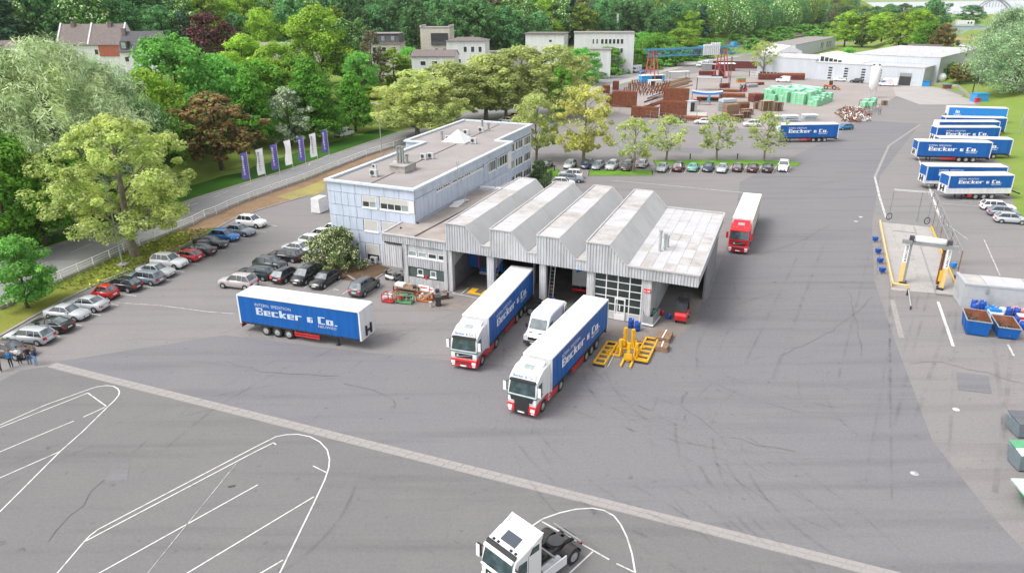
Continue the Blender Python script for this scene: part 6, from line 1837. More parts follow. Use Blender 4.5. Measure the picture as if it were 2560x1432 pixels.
def forklift(label, p, deg, col):
  r = thing('forklift', label, 'forklift', p, radians(deg))
  obj('body', MB().ext([(-1.3, .35), (.9, .35), (.9, .9), (.2, 1.0), (.0, .75), (-.45, .75), (-.5, 1.15), (-1.25, 1.25), (-1.45, .9)], -.6, .6), MATS[col], r, bevel=.06)
  obj('seat', MB().cbox((-.25, 0, 1.0), (.5, .5, .15)).cbox((-.48, 0, 1.3), (.12, .5, .6)), 'black_matt', r)
  fr = MB()
  for s in (-1, 1):
    fr.bar((-.95, s * .52, 1.2), (-.75, s * .5, 2.2), .07).bar((.75, s * .52, .9), (.4, s * .5, 2.2), .07)
  obj('overhead_guard', fr, 'metal_dark', r)
  rb = MB()
  for i in range(6): rb.bar((-.75 + .23 * i, -.55, 2.22), (-.75 + .23 * i, .55, 2.22), .06)
  rb.bar((-.75, -.55, 2.221), (.45, -.55, 2.221), .07).bar((-.75, .55, 2.221), (.45, .55, 2.221), .07)
  obj('guard_roof', rb, 'metal_dark', r)
  obj('windscreen', MB().hexa([(.74, -.48, 1.0), (.76, -.48, 1.0), (.76, .48, 1.0), (.74, .48, 1.0), (.42, -.46, 2.15), (.44, -.46, 2.15), (.44, .46, 2.15), (.42, .46, 2.15)]), 'car_glass', r)
  obj('rear_screen', MB().hexa([(-.94, -.46, 1.25), (-.92, -.46, 1.25), (-.92, .46, 1.25), (-.94, .46, 1.25), (-.76, -.46, 2.12), (-.74, -.46, 2.12), (-.74, .46, 2.12), (-.76, .46, 2.12)]), 'car_glass', r)
  ms = MB()
  for s in (-1, 1): ms.box(1.0, 1.14, s * .32 - .06, s * .32 + .06, .1, 2.6)
  for z in (.4, 1.4, 2.5): ms.box(1.02, 1.1, -.26, .26, z - .05, z + .05)
  obj('mast', ms, 'metal_dark', r)
  for s in (-1, 1):
    obj('fork', MB().box(1.15, 2.25, s * .28 - .06, s * .28 + .06, .06, .11).box(1.15, 1.2, s * .28 - .06, s * .28 + .06, .12, .7), 'metal_dark', r)
    wheel(r, .72, s * .52, .33, .24, 'truck'); wheel(r, -.95, s * .46, .26, .2, 'truck')
    obj('work_lamp', MB().cbox((-.8, s * .45, 2.33), (.16, .2, .16)), 'metal_dark', r)
forklift('red forklift with black overhead guard standing beside the canopy', g(1708, 805) + Vector((0, .6, .03)), 68, 'lorry_red')
# yellow lifting gear on the asphalt
def frame_ladder(label, a, b, w, z=.28):
  r = thing('lifting_frame', label, 'lifting frame', a)
  v = b - a; q = Vector((-v.y, v.x, 0)).normalized() * w / 2
  for s in (-1, 1): obj('beam', MB().bar(q * s + Vector((0, 0, z)), v + q * s + Vector((0, 0, z)), .14, .18), 'yellow', r)
  for i in range(6):
    c_ = v * (i / 5)
    obj('crossbar', MB().bar(c_ - q * .95 + Vector((0, 0, z + .02)), c_ + q * .95 + Vector((0, 0, z + .02)), .12, .14), 'yellow', r)
  for k in (0, 1): obj('foot', MB().cbox(v * k + Vector((0, 0, z / 2 - .05)), (.25, w + .1, z - .1), atan2(v.y, v.x)), 'chassis', r)
frame_ladder('yellow ladder shaped lifting frame left of the standing yellow columns', g(1497, 915), g(1531, 862), .95)
frame_ladder('yellow ladder shaped lifting frame right of the standing yellow columns', g(1602, 908), g(1630, 852), 1.1)
def wheel_lift(label, p, deg, h):
  r = thing('column_lift', label, 'lift', p, radians(deg), 'yellow column lifts in front of the glazed door')
  obj('column', MB().box(-.14, .14, -.14, .14, .1, h), 'yellow', r)
  for s in (-1, 1):
    obj('leg', MB().box(-.15, 1.25, s * .42 - .08, s * .42 + .08, .05, .22), 'yellow', r)
    obj('brace', MB().bar((-.1, s * .42, .2), (-.1, s * .1, .9), .1), 'yellow', r)
  obj('carriage', MB().box(.15, .25, -.35, .35, .35, .9), 'yellow', r)
  obj('crossbar', MB().box(-.2, -.05, -.34, .34, .06, .2), 'yellow', r)
for lab, u, v, d, h in [('yellow column lift at the back left of the group, tallest', 1562, 870, 200, 2.1), ('yellow column lift at the back right of the group', 1581, 872, 20, 2.0), ('yellow column lift at the left edge of the group', 1550, 888, 150, 1.6), ('yellow column lift in front of the group', 1570, 905, 250, 1.9), ('yellow column lift at the right edge of the group', 1590, 893, -30, 1.4)]:
  wheel_lift(lab, g(u, v) + Vector((0, 0, .03)), d, h)
def bundle(label, p, deg, n, L, Wd, H, m='wood', strap=True):
  r = thing('timber_bundle', label, 'timber', p, radians(deg))
  for j in range(n):
    for k in range(3):
      obj('beam', MB().cbox((R.uniform(-.05, .05), (j - (n - 1) / 2) * Wd / n, .1 + k * H / 3), (L, Wd / n * .86, H / 3 * .9), R.uniform(-.03, .03)), MATS[m], r)
  if strap: obj('strap', MB().cbox((0, 0, H + .06), (.12, Wd + .06, .03)), 'white_matt', r)
bundle('strapped bundle of brown timber blocks beside the forklift', g(1660, 848), -24, 4, 1.3, 1.9, .55)
bundle('smaller bundle of brown timber blocks in front of the larger one', g(1655, 874), -20, 4, 1.1, 1.2, .55)
r_ = thing('metal_bar', 'two silver bars lying beside the left yellow frame', 'bar', g(1516, 918))
v_ = g(1540, 872) - g(1516, 918)
for s in (-.12, .12): obj('bar', MB().bar((s, 0, .06), v_ + Vector((s, 0, .06)), .1, .06), 'metal_pale', r_)
r_ = thing('steel_pipe', 'brown pipes lying behind the yellow lifts', 'pipe', g(1585, 852))
for s in (0, .3): obj('pipe', MB().cyl((0, s, .1), (2.4, s - .9, .1), .09), 'wood', r_)
ladder('ladder', 'ladder leaning inside the middle bay beside the pillar', bp(6.75, .6, .06), bp(6.75, 1.7, 4.7), .5, EX, 'metal_pale', 12)
# ------------------------------------------------------------------ wash bay
wash = thing('wash_slab', 'concrete wash slab with drains edged by yellow guard rails', 'wash bay', (0, 0, 0))
sl_ = G([(2196.6, 556), (2326.6, 569.7), (2398, 739), (2229, 726)])
mb = MB(); mb.slab([(p.x, p.y) for p in sl_[::-1]], .0, .10)
obj('slab', mb, 'pale_concrete', wash, fix=True)
for a, b, w_, m_ in [((2257, 570), (2306, 722), .42, 'concrete'), ((2285, 567), (2341, 735), .14, 'metal_grey'), ((2233, 577), (2288, 583), .12, 'dark_seam'), ((2225, 560), (2262, 650), .3, 'concrete'), ((2341, 735), (2398, 740), .14, 'metal_grey')]:
  p, q = g(*a, .1), g(*b, .1)
  obj('drain', MB().bar(p + Vector((0, 0, .012)), q + Vector((0, 0, .012)), w_, .024), MATS[m_], wash)
def guard(label, px, h=.45):
  P = [g(*p, .1) for p in px]
  r = thing('wheel_guide', label, 'guard rail', P[0])
  q = [p - P[0] for p in P]
  obj('rail', MB().tube([k + Vector((0, 0, h)) for k in q], .11, 8), MATS['pale_yellow' if len(px) > 3 else 'yellow'], r)
  for a, b in zip(q[:-1], q[1:]):
    n = max(1, int((b - a).length / 3))
    for i in range(n + 1): k = a.lerp(b, i / n); obj('post', MB().cyl(k, k + Vector((0, 0, h)), .07), 'yellow', r)
guard('pale yellow wheel guide along the left side of the wash slab', [(2199, 558), (2214, 638), (2231, 717), (2269, 723)])
guard('yellow wheel guide along the right side of the wash slab', [(2327, 574), (2359, 653), (2394, 734)])
pl, pr_ = g(2252, 706, .1), g(2354, 722, .1)
v_ = pr_ - pl; L_ = v_.length
wm = thing('wash_portal', 'lorry wash portal with white top brush and lettered side columns', 'lorry wash', pl, atan2(v_.y, v_.x))
Hc = 5.1
for x_, s in ((0, 1), (L_, -1)):
  obj('rail_column', MB().box(x_ + s * .28 - .12, x_ + s * .28 + .12, -.25, .25, .05, Hc), 'metal_grey', wm)
  c_ = obj('column', MB().box(x_ - .32, x_ + .14, -.3, .2, .1, 2.5), 'pale_yellow', wm)
  c_ = obj('column', MB().box(x_ - .32, x_ + .14, -.3, .2, 2.51, Hc - .3), 'white_matt', wm)
  write(c_, 'KÄRCHER', (x_ + .06, -.31, 2.7), (0, 0, 1), (-1, 0, 0), .26, 'black_matt', w=1.9, bold=.02)
  obj('motor', MB().cbox((x_ + s * .2, -.1, Hc + .3), (.5, .5, .55)), 'metal_dark', wm)
  obj('bracket', MB().cbox((x_ - s * .2, -.25, Hc - .1), (1.0, .5, .4)), 'metal_grey', wm)
  obj('foot', MB().cbox((x_ + s * .2, -.1, .12), (.7, .9, .2)), 'chassis', wm)
obj('top_brush', MB().lathe([(.05, .5), (.36, .55), (.38, L_ / 2), (.36, L_ - .55), (.05, L_ - .5)], (0, 0, 0), 14, axis='y').xf(Matrix.Translation((0, .1, Hc + .25)) @ Matrix.Rotation(-pi / 2, 4, 'Z')), mat('brush_white', (.80, .80, .82), rough=.9, var=.12, scale=8, bump=.6, bscale=30), wm)
obj('crossbeam', MB().box(-.2, L_ + .2, -.35, -.1, Hc - .35, Hc - .1).box(-.2, L_ + .2, .2, .4, Hc - .3, Hc - .1), 'metal_grey', wm)
obj('side_brush', MB().cyl((L_ - .55, .2, .4), (L_ - .55, .2, 4.4), .16, n=10), 'rust', wm)
obj('warning_panel', MB().cbox((L_ - .42, -.33, 1.6), (.3, .05, 1.3)), 'yellow', wm)
fa = g(2221.5, 555, .02)
top = 4.45
A0, A1, A2 = g(2235.7, 474.4, top), g(2334, 481.8, top), g(2402, 626, top)
gt_ = thing('pipe_gantry', 'grey pipe gantry with ladder truss and hanging hoses over the wash slab', 'gantry', (0, 0, 0))
obj('crossbeam', MB().bar(A0, A1, .16, .2), 'metal_pale', gt_)
for p in (A0, A0.lerp(A1, .73), A1):
  obj('leg', MB().cyl((p.x, p.y, .05), p, .07), 'metal_grey', gt_)
d_ = (A2 - A1).normalized(); n_ = Vector((d_.y, -d_.x, 0))
for off in (-.2, .75):
  obj('truss_rail', MB().bar(A1 + n_ * off, A2 + n_ * off, .09), 'metal_grey', gt_)
LT = (A2 - A1).length
for i in range(8):
  p = A1 + d_ * (LT * i / 7)
  obj('truss_rung', MB().bar(p + n_ * -.2, p + n_ * .75, .07), 'metal_grey', gt_)
  obj('truss_hanger', MB().bar(p + n_ * -.2, p + n_ * -.2 - Vector((0, 0, .7)), .05), 'metal_grey', gt_)
  if i in (1, 2, 3, 4, 5, 7):
    obj('leg', MB().cyl((p.x - n_.x * .2, p.y - n_.y * .2, .1), p - n_ * .2, .06), MATS['wood' if i % 2 else 'metal_grey'], gt_)
obj('truss_rail', MB().bar(A1 + n_ * -.2 - Vector((0, 0, .7)), A2 + n_ * -.2 - Vector((0, 0, .7)), .06), 'metal_grey', gt_)
for u, v in ((2223, 541), (2318, 552)):
  p = g(u, v, 1.2)
  mb = MB(); n = 14
  for i in range(n):
    a, b = 2 * pi * i / n, 2 * pi * (i + 1) / n
    mb.cyl((p.x + .38 * cos(a), p.y, p.z + .48 * sin(a)), (p.x + .38 * cos(b), p.y, p.z + .48 * sin(b)), .06, n=5)
  obj('hose_coil', mb, 'rubber', gt_)
for i, (u, v, lab) in enumerate([(2187, 605, 'blue bucket farthest along the left of the wash slab'), (2194, 635, 'blue bucket second along the left of the wash slab'), (2199, 659, 'blue bucket third along the left of the wash slab'), (2204, 683, 'blue bucket nearest along the left of the wash slab'), (2382, 671, 'lighter blue bucket behind the right wash column'), (2391, 703, 'blue bucket by the near right corner of the wash slab')]):
  r_ = thing('wash_bucket', lab, 'bucket', g(u, v, .03), .2, 'blue buckets round the wash slab')
  obj('body', MB().hexa([(-.24, -.2, .2), (.24, -.2, .2), (.24, .2, .2), (-.24, .2, .2), (-.3, -.25, .72), (.3, -.25, .72), (.3, .25, .72), (-.3, .25, .72)]), MATS['curtain_light' if i == 4 else 'drum_blue'], r_)
  obj('stand', MB().box(-.05, .05, -.05, .05, 0, .2).box(-.2, .2, -.2, .2, 0, .03), 'metal_grey', r_)
p, q = g(2270, 726, .6), g(2276, 772, .1)
r_ = thing('barrier_arm', 'thin lowered barrier arm below the wash slab', 'barrier', (p.x, p.y, .03))
obj('post', MB().box(-.08, .08, -.08, .08, 0, .75), 'metal_dark', r_)
obj('arm', MB().bar((0, 0, .7), Vector((q.x - p.x, q.y - p.y, .35)), .07), 'metal_pale', r_)
obj('foot', MB().cbox((q.x - p.x, q.y - p.y, .2), (.12, .12, .4)), 'metal_dark', r_)
# ------------------------------------------------------------------ store wall, drums, skips on the right
p, q = g(2414, 709, 2.6), g(2560, 722, 2.6)
d_ = (q - p).normalized(); a_ = atan2(d_.y, d_.x)
sh = thing('store_shed', 'low pale grey concrete store with flat sheet roof right of the wash bay', 'shed', (p.x, p.y, 0), a_)
mat('shed_grey', (.40, .42, .44), rough=.7, var=.06, dirt=(.30, .30, .30), dscale=.6)
obj('wall', MB().box(0, 12, 0, 3.4, 0, 2.45), 'shed_grey', sh)
for i in range(6):
  obj('roof_sheet', MB().box(.25 + i * 1.95, .25 + (i + 1) * 1.95 - .04, .28, 3.4, 2.45, 2.52 + .015 * (i % 2)), MATS['roof_moss' if i % 3 == 0 else 'roof_pale'], sh)
obj('coping', MB().box(-.06, .24, -.06, 3.45, 2.452, 2.68), 'shed_grey', sh)
obj('coping', MB().box(.25, 12, -.06, .24, 2.452, 2.64), 'shed_grey', sh)
f_ = obj('floodlight', MB().bar((2.0, -.1, 2.6), (2.0, -.5, 2.5), .08).cbox((2.0, -.55, 2.1), (.25, .25, .6)), 'metal_grey', sh)
DR = 'drums and canisters in front of the grey store'
for i, (u, v, m, r, h, lab) in enumerate([
 (2432, 768, 'drum_blue', .3, .9, 'blue drum in the left corner behind another drum'), (2434, 779, 'drum_blue', .3, .9, 'blue drum in front of the left corner drum'), (2453, 774, 'drum_blue', .3, .95, 'blue drum right of the left corner pair'),
 (2519, 770, 'drum_blue', .3, 1.5, 'tall blue drum against the wall, left of two'), (2537, 769, 'drum_blue', .3, 1.55, 'tall blue drum against the wall, right of two'), (2502, 772, 'drum_blue', .3, .7, 'low blue drum left of the tall pair'),
 (2520, 789, 'drum_blue', .3, .85, 'blue drum below the tall pair'), (2539, 790, 'drum_blue', .3, .85, 'blue drum below the right tall drum'), (2469, 796, 'drum_blue', .28, .75, 'small blue drum between the two skips'), (2540, 812, 'drum_blue', .3, .9, 'blue drum right of the rusty skip'), (2558, 778, 'drum_blue', .3, .8, 'blue drum at the right edge by the wall'),
 (2503, 786, 'drum_white', .32, .7, 'white drum among the blue drums'), (2556, 822, 'drum_blue', .34, .7, 'blue drum nearest at the right edge'), (2535, 780, 'drum_pink', .3, .6, 'drum with a pink lid'), (2552, 786, 'drum_pink', .3, .6, 'drum with an orange lid at the right edge'),
 (2464, 776, 'curtain_light', .2, .5, 'light blue canister left of the canister pile'), (2471, 781, 'curtain_light', .2, .5, 'light blue canister in front of the pile'), (2478, 774, 'curtain_light', .2, .5, 'light blue canister in the middle of the pile'), (2485, 779, 'curtain_light', .2, .5, 'light blue canister right of the pile middle'), (2490, 771, 'curtain_light', .2, .6, 'light blue canister at the back of the pile')]):
  drum(lab, g(u, v), m, r, h, DR)
r_ = thing('canister_crate', 'white crate of canisters between the drums and the skips', 'crate', g(2484, 797), a_)
obj('crate', MB().box(-.6, .6, -.5, .5, .1, .8), 'drum_white', r_)
for i in range(4): obj('canister', MB().cbox((-.4 + .27 * i, 0, .95), (.22, .35, .3)), 'curtain_light', r_)
r_ = thing('waste_box', 'red and white box at the right edge behind the nearest blue drum', 'box', g(2553, 812), a_)
obj('box', MB().box(-.5, .5, -.4, .4, 0, 1.0), 'red_sign', r_)
obj('lid', MB().box(-.52, .52, -.42, .42, 1.0, 1.08), 'drum_white', r_)
obj('label', MB().box(-.4, .4, -.412, -.40, .3, .7), 'drum_white', r_)
def skip(label, p, deg, L, Wd, H, m, slope=.5, fill='rust', scrap=24, lip=.08):
  r = thing('skip', label, 'skip', p, radians(deg))
  h, w = L / 2, Wd / 2
  o = [(-h + slope, -w + .15, .15), (h - .15, -w + .15, .15), (h - .15, w - .15, .15), (-h + slope, w - .15, .15), (-h, -w, H), (h, -w, H), (h, w, H), (-h, w, H)]
  k = .06
  i_ = [(-h + slope + k, -w + .2, .25), (h - .2, -w + .2, .25), (h - .2, w - .2, .25), (-h + slope + k, w - .2, .25), (-h + k, -w + k, H - .001), (h - k, -w + k, H - .001), (h - k, w - k, H - .001), (-h + k, w - k, H - .001)]
  obj('shell', MB().add(o, [(3, 2, 1, 0), (0, 1, 5, 4), (1, 2, 6, 5), (2, 3, 7, 6), (3, 0, 4, 7)]), MATS[m], r)
  obj('inside', MB().add(i_, [(0, 1, 2, 3), (4, 5, 1, 0), (5, 6, 2, 1), (6, 7, 3, 2), (7, 4, 0, 3)]), MATS[fill], r)
  rm = MB().bar((-h, -w, H), (h, -w, H), lip, .09).bar((-h, w, H), (h, w, H), lip, .09).bar((-h, -w, H + .001), (-h, w, H + .001), lip, .09).bar((h, -w, H + .001), (h, w, H + .001), lip, .09)
  obj('rim', rm, 'galv', r)
  for x in (-.25, .3):
    for s in (-1, 1): obj('rib', MB().bar((x * L, s * (w - .12), .2), (x * L, s * (w + .02), H - .05), .1, .06), MATS[m], r)
  if scrap:
    sc = MB()
    for _ in range(scrap):
      c_ = Vector((R.uniform(-.36, .38) * L, R.uniform(-.32, .32) * Wd, H * R.uniform(.45, .78)))
      d2 = Vector((R.uniform(-1, 1), R.uniform(-1, 1), R.uniform(-.3, .4))).normalized() * R.uniform(.2, .6)
      sc.bar(c_ - d2, c_ + d2, R.uniform(.04, .14))
    tag(obj('scrap', sc, mat('scrap_brown', (.10, .075, .06), rough=.8, var=.5, scale=3), r), kind='stuff')
  return r
skip('tall blue skip full of mixed scrap below the drums', fit(2404, 765, 2476, 848, 3.0, 2.2, 1.7, 67), 247, 3.2, 2.1, 1.6, 'curtain_blue', .5, 'rust', 40)
skip('blue skip with rusty inside and little scrap at the right edge', fit(2480, 786, 2545, 852, 3.0, 1.9, 1.3, 70), 250, 3.2, 1.9, 1.25, 'curtain_blue', .6, 'rust', 14)
def lid_bin(label, p, deg, m, lid, L=2.6, Wd=1.5, H=1.35):
  r = thing('waste_container', label, 'waste container', p, radians(deg))
  obj('body', MB().hexa([(-L / 2 + .2, -Wd / 2 + .12, .12), (L / 2 - .2, -Wd / 2 + .12, .12), (L / 2 - .2, Wd / 2 - .12, .12), (-L / 2 + .2, Wd / 2 - .12, .12), (-L / 2, -Wd / 2, H), (L / 2, -Wd / 2, H), (L / 2, Wd / 2, H), (-L / 2, Wd / 2, H)]), MATS[m], r)
  for k in (0, 1):
    x0, x1 = -L / 2 + k * L / 2 + .03, -L / 2 + (k + 1) * L / 2 - .03
    for j in (0, 1):
      y0, y1 = -Wd / 2 + j * Wd / 2, -Wd / 2 + (j + 1) * Wd / 2 - .03
      z0 = H + .02 + (0 if j == 0 else .12)
      obj('lid', MB().hexa([(x0, y0, z0), (x1, y0, z0), (x1, y1, z0 + .12), (x0, y1, z0 + .12), (x0, y0, z0 + .06), (x1, y0, z0 + .06), (x1, y1, z0 + .18), (x0, y1, z0 + .18)]), MATS[lid if j else (lid if lid == 'lid_grey' else 'lid_pale')], r)
  obj('pocket', MB().box(-.5, -.3, -Wd / 2 - .06, -Wd / 2 + .1, .35, .95).box(.3, .5, -Wd / 2 - .06, -Wd / 2 + .1, .35, .95).box(-.5, .5, -Wd / 2 - .055, -Wd / 2 + .05, .36, .5), 'galv', r)
mat('lid_grey', (.12, .125, .14), rough=.55, var=.1)
mat('lid_green', (.10, .34, .17), rough=.5, var=.1)
mat('lid_pale', (.50, .66, .56), rough=.5, var=.06)
mat('skip_green', (.02, .36, .07), rough=.5, var=.1)
mat('bin_steel', (.20, .25, .28), rough=.5, metal=.2, var=.15, dirt=(.14, .15, .16), dscale=1.4)
lid_bin('dark grey waste container with closed grey lids at the right edge', g(2552, 1092) + Vector((.9, .4, .03)), -3, 'bin_steel', 'lid_grey', 3.0, 1.7, 1.2)
lid_bin('grey steel waste container with green and pale lids at the right edge', g(2558, 1178) + Vector((.8, .5, .03)), -3, 'bin_steel', 'lid_green', 2.8, 1.6, 1.35)
r_ = skip('bright green skip with pale cover at the lower right edge', g(2580, 1280) + Vector((.9, .5, .03)), -3, 3.4, 1.7, 1.3, 'skip_green', .9, 'skip_green', 0)
obj('cover', MB().hexa([(-1.72, -.9, 1.32), (1.7, -.9, 1.32), (1.7, .9, 1.4), (-1.72, .9, 1.4), (-1.72, -.9, 1.38), (1.7, -.9, 1.38), (1.7, .9, 1.5), (-1.72, .9, 1.5)]), 'lid_pale', r_)
obj('warning_mark', MB().cbox((-.75, -.80, 1.0), (.7, .03, .2), 0, ry=.05), 'white_matt', r_)
obj('warning_mark', MB().cbox((-.7, -.825, 1.0), (.14, .02, .2), 0, ry=.6), 'red_sign', r_)
# ------------------------------------------------------------------ builders' yard behind
mat('green_wrap', (.16, .55, .33), rough=.45, var=.16, scale=1.2)
mat('green_top', (.50, .72, .60), rough=.5, var=.08)
mat('maroon', (.13, .032, .028), rough=.8, var=.2)
mat('tarp_blue', (.03, .15, .48), rough=.55, var=.12, scale=1.5)
mat('tarp_grey', (.42, .47, .52), rough=.6, var=.08)
mat('crane_blue', (.06, .27, .45), rough=.5, var=.12)
mat('crane_red', (.50, .10, .10), rough=.6, var=.2)
mat('shed_blue', (.03, .28, .60), rough=.5, var=.1)
ST_DEG = -20
def mat_stack(label, bb, L, Wd, H, deg=ST_DEG, m='rust', layers=6, name='steel_mat_stack', cat='steel stack', group='rusty steel stacks of the storage yard', tops='rust_bright'):
  """stack of lattice mats or panels: separate layers, slightly out of line"""
  p = fit(*bb, L, Wd, H, deg)
  r = thing(name, label, cat, (p.x, p.y, .035), radians(deg), group)
  n = max(2, layers)
  for i in range(n):
    z0 = .1 + (H - .1) * i / n
    mm = tops if i == n - 1 else m
    obj('layer', MB().cbox((R.uniform(-.06, .06), R.uniform(-.04, .04), z0 + (H - .1) / n * .46), (L * R.uniform(.97, 1), Wd * R.uniform(.95, 1), (H - .1) / n * .9), R.uniform(-.008, .008)), MATS[mm], r)
  for x in (-L * .35, 0, L * .35): obj('bearer', MB().box(x - .08, x + .08, -Wd / 2, Wd / 2, 0, .1), 'wood', r)
  return r
def upright_stack(label, bb, L, Wd, H, deg=ST_DEG, m='rust', n=7, group='rusty steel stacks of the storage yard'):
  """mats standing on edge side by side"""
  p = fit(*bb, L, Wd, H, deg)
  r = thing('steel_mat_stack', label, 'steel stack', (p.x, p.y, .035), radians(deg), group)
  for i in range(n):
    y = -Wd / 2 + Wd * (i + .5) / n
    hh = H * R.uniform(.95, 1)
    fr = MB()
    fr.box(-L / 2, L / 2, y - .05, y + .05, .05, hh)
    obj('mat', fr, MATS[m], r)
    obj('mat_edge', MB().box(-L / 2 - .03, L / 2 + .03, y - .07, y + .07, hh, hh + .12), 'rust_bright', r)
  for k in range(9):
    x = -L / 2 + L * k / 8
    obj('rib', MB().box(x - .04, x + .04, -Wd / 2 - .06, -Wd / 2 + .0, .05, H * .95), 'rust', r)
upright_stack('tall stack of rusty steel mats at the left front of the storage yard', (1531, 226, 1592, 272), 7.2, 1.6, 4.6)
upright_stack('tall rear stack of rusty steel mats beside the blue tarpaulin', (1659, 221, 1723, 259), 7.6, 1.6, 4.4)
upright_stack('front stack of rusty steel mats behind the black off roader', (1650, 252, 1718, 296), 7.0, 1.8, 4.4)
upright_stack('low wide stack of rusty steel mats at the front fence', (1579, 266, 1646, 297), 7.2, 1.5, 2.8)
upright_stack('small stack of rusty steel at the left corner behind the yellow tree', (1516, 236, 1536, 266), 2.2, 1.4, 3.2)
upright_stack('dark rusty plates standing upright near the road fence', (1531, 203, 1548, 226), 2.0, 1.2, 3.0, m='maroon')
upright_stack('bundle of rusty rods standing at the far left of the storage yard', (1503, 212, 1526, 236), 2.6, 1.4, 2.8, m='maroon')
mat_stack('long flat stack of orange rusty sheets right of the blue tarpaulin', (1800, 229, 1862, 248), 8.2, 2.6, 1.3, -14, layers=3)
mat_stack('long flat stack of rusty bars before the fork lift', (1796, 221, 1846, 233), 7, 2.2, .8, -14, layers=3)
mat_stack('flat orange rusty stack under the blue tarpaulin', (1742, 240, 1806, 254), 8, 2, .9, -14, layers=2)
mat_stack('low orange rusty stack at the front fence by the white estate', (1714, 288, 1766, 305), 6.4, 1.6, 1.2, -14, layers=3)
mat_stack('maroon stack of steel left of the green pallets', (1872, 231, 1908, 258), 3.6, 3.2, 2.6, 20, 'maroon', 4, tops='rust')
mat_stack('blue grey covered stack with curved top before the rusty crates', (1796, 243, 1842, 282), 4.6, 2.6, 3.4, 20, 'metal_grey', 4, tops='tarp_grey')
mat_stack('brown boarded crate stack behind the thin tree', (1807, 259, 1848, 293), 4.2, 2.2, 3.4, 20, 'wood', 5, tops='wood')
mat_stack('rusty crate stack behind the pallets', (1828, 251, 1874, 281), 4.6, 2.4, 2.6, 20, 'rust', 4, tops='wood')
mat_stack('long rusty beam stack behind the dark fork lift', (1862, 201, 1912, 219), 7.5, 2.0, 1.0, 25, 'rust', 3)
mat_stack('grey beam stack beside the fork lift', (1868, 207, 1892, 222), 4.5, 1.4, 1.2, 25, 'metal_grey', 3, tops='tarp_grey')
mat_stack('maroon formwork stack by the far mesh gate', (1898, 183, 1950, 201), 8.6, 2.4, 2.4, -12, 'maroon', 3, tops='rust')
mat_stack('maroon formwork stack before the white block', (1946, 179, 2012, 204), 9.8, 2.4, 2.6, -12, 'maroon', 3, tops='rust_bright')
mat_stack('small red brown boxes behind the grey roofed stand', (1741, 174, 1796, 192), 7, 2, 1.8, -10, 'maroon', 3, tops='rust')
mat_stack('dark steel boxes before the lattice mast', (1800, 207, 1824, 222), 3.4, 1.6, 1.6, 15, 'maroon', 3, tops='rust')
mat_stack('orange and green pallets of parts beyond the fork lift', (1841, 193, 1864, 209), 3.2, 1.6, 1.6, 10, 'machine_orange', 3, tops='machine_green')
for i in range(14):                                      # long beams on the ground
  u, v = 1600 + R.uniform(0, 42), 243 + i * 2.2 + R.uniform(-1, 1)
  p, q = g(u - 2, v + 4), g(u + 56 + R.uniform(-12, 12), v - 14)
  t = thing('steel_beam', 'long rusty beam lying among others between the tall mat stacks', 'beam', (p.x, p.y, .03), 0, 'long beams on the ground of the storage yard')
  obj('web', MB().bar((0, 0, .2), (q.x - p.x, q.y - p.y, .2), .08, .4), MATS['rust' if i % 3 else 'metal_grey'], t)
  obj('flange', MB().bar((0, 0, .42), (q.x - p.x, q.y - p.y, .42), .28, .05).bar((0, 0, .03), (q.x - p.x, q.y - p.y, .03), .28, .05), MATS['rust_bright' if i % 3 else 'tarp_grey'], t)
for i in range(7):
  u, v = 1640 + R.uniform(0, 20), 212 + i * 3
  p, q = g(u, v + 3), g(u + 75, v - 16)
  t = thing('timber_beam', 'long pale brown timber lying behind the beige container', 'timber', (p.x, p.y, .03), 0, 'long timbers behind the beige container')
  obj('beam', MB().bar((0, 0, .25), (q.x - p.x, q.y - p.y, .25), .4, .45), MATS['wood' if i % 2 else 'wood_pale'], t)
_pm = MB().box(-.13, .13, -.13, .13, 0, 1.35).box(-.2, .2, -.2, .2, 1.35, 1.45)
_ph = _pm.mesh('steel_prop', ['rust'])
e0, e1, e2 = g(1552, 243), g(1664, 236), g(1582, 208)
for i in range(15):
  for j in range(7):
    p = e0 + (e1 - e0) * (i / 14 + R.uniform(-.01, .01)) + (e2 - e0) * (j / 6 + R.uniform(-.02, .02)) * (.9 - .25 * i / 14)
    o = obj('steel_prop', _ph, [], None, (p.x, p.y, .03), R.uniform(0, .6))
    o.scale.z = R.uniform(.8, 1.15)
    tag(o, 'short rusty steel prop standing in the dense field of props', 'prop', 'field of rusty props in the storage yard')
# sheds, roofs, tarpaulin
def shed(name, label, cat, bb, L, Wd, H, deg, m, roof, open_front=None):
  p = fit(*bb, L, Wd, H, deg)
  r = thing(name, label, cat, (p.x, p.y, .03), radians(deg))
  obj('wall', MB().box(-L / 2, L / 2, -Wd / 2, Wd / 2, 0, H - .15), MATS[m], r)
  obj('roof', MB().box(-L / 2 - .15, L / 2 + .15, -Wd / 2 - .15, Wd / 2 + .15, H - .15, H), MATS[roof], r)
  if open_front:
    a, b = open_front
    obj('opening', MB().box(a * L, b * L, -Wd / 2 - .03, -Wd / 2 + .02, .1, H - .4), 'inside_dark', r)
  return r
shed('site_hut', 'blue site hut with white roof under the gantry crane leg', 'hut', (1590, 183, 1668, 211), 9.5, 3.0, 2.7, 14, 'shed_blue', 'white_matt', (-.05, .38))
shed('site_container', 'beige container with white roof behind the rusty props', 'container', (1617, 199, 1658, 217), 4.6, 2.4, 2.2, 14, 'panel_cream', 'white_matt', (-.48, -.1))
shed('site_hut', 'dark hut with white roof beside the right crane leg', 'hut', (1797, 156, 1838, 180), 6.6, 5, 3.2, -8, 'maroon', 'white_matt', (-.4, .3))
shed('site_hut', 'small grey hut beyond the yard fence', 'hut', (1755, 159, 1780, 176), 4.2, 2.4, 2.6, -8, 'metal_grey', 'tarp_grey')
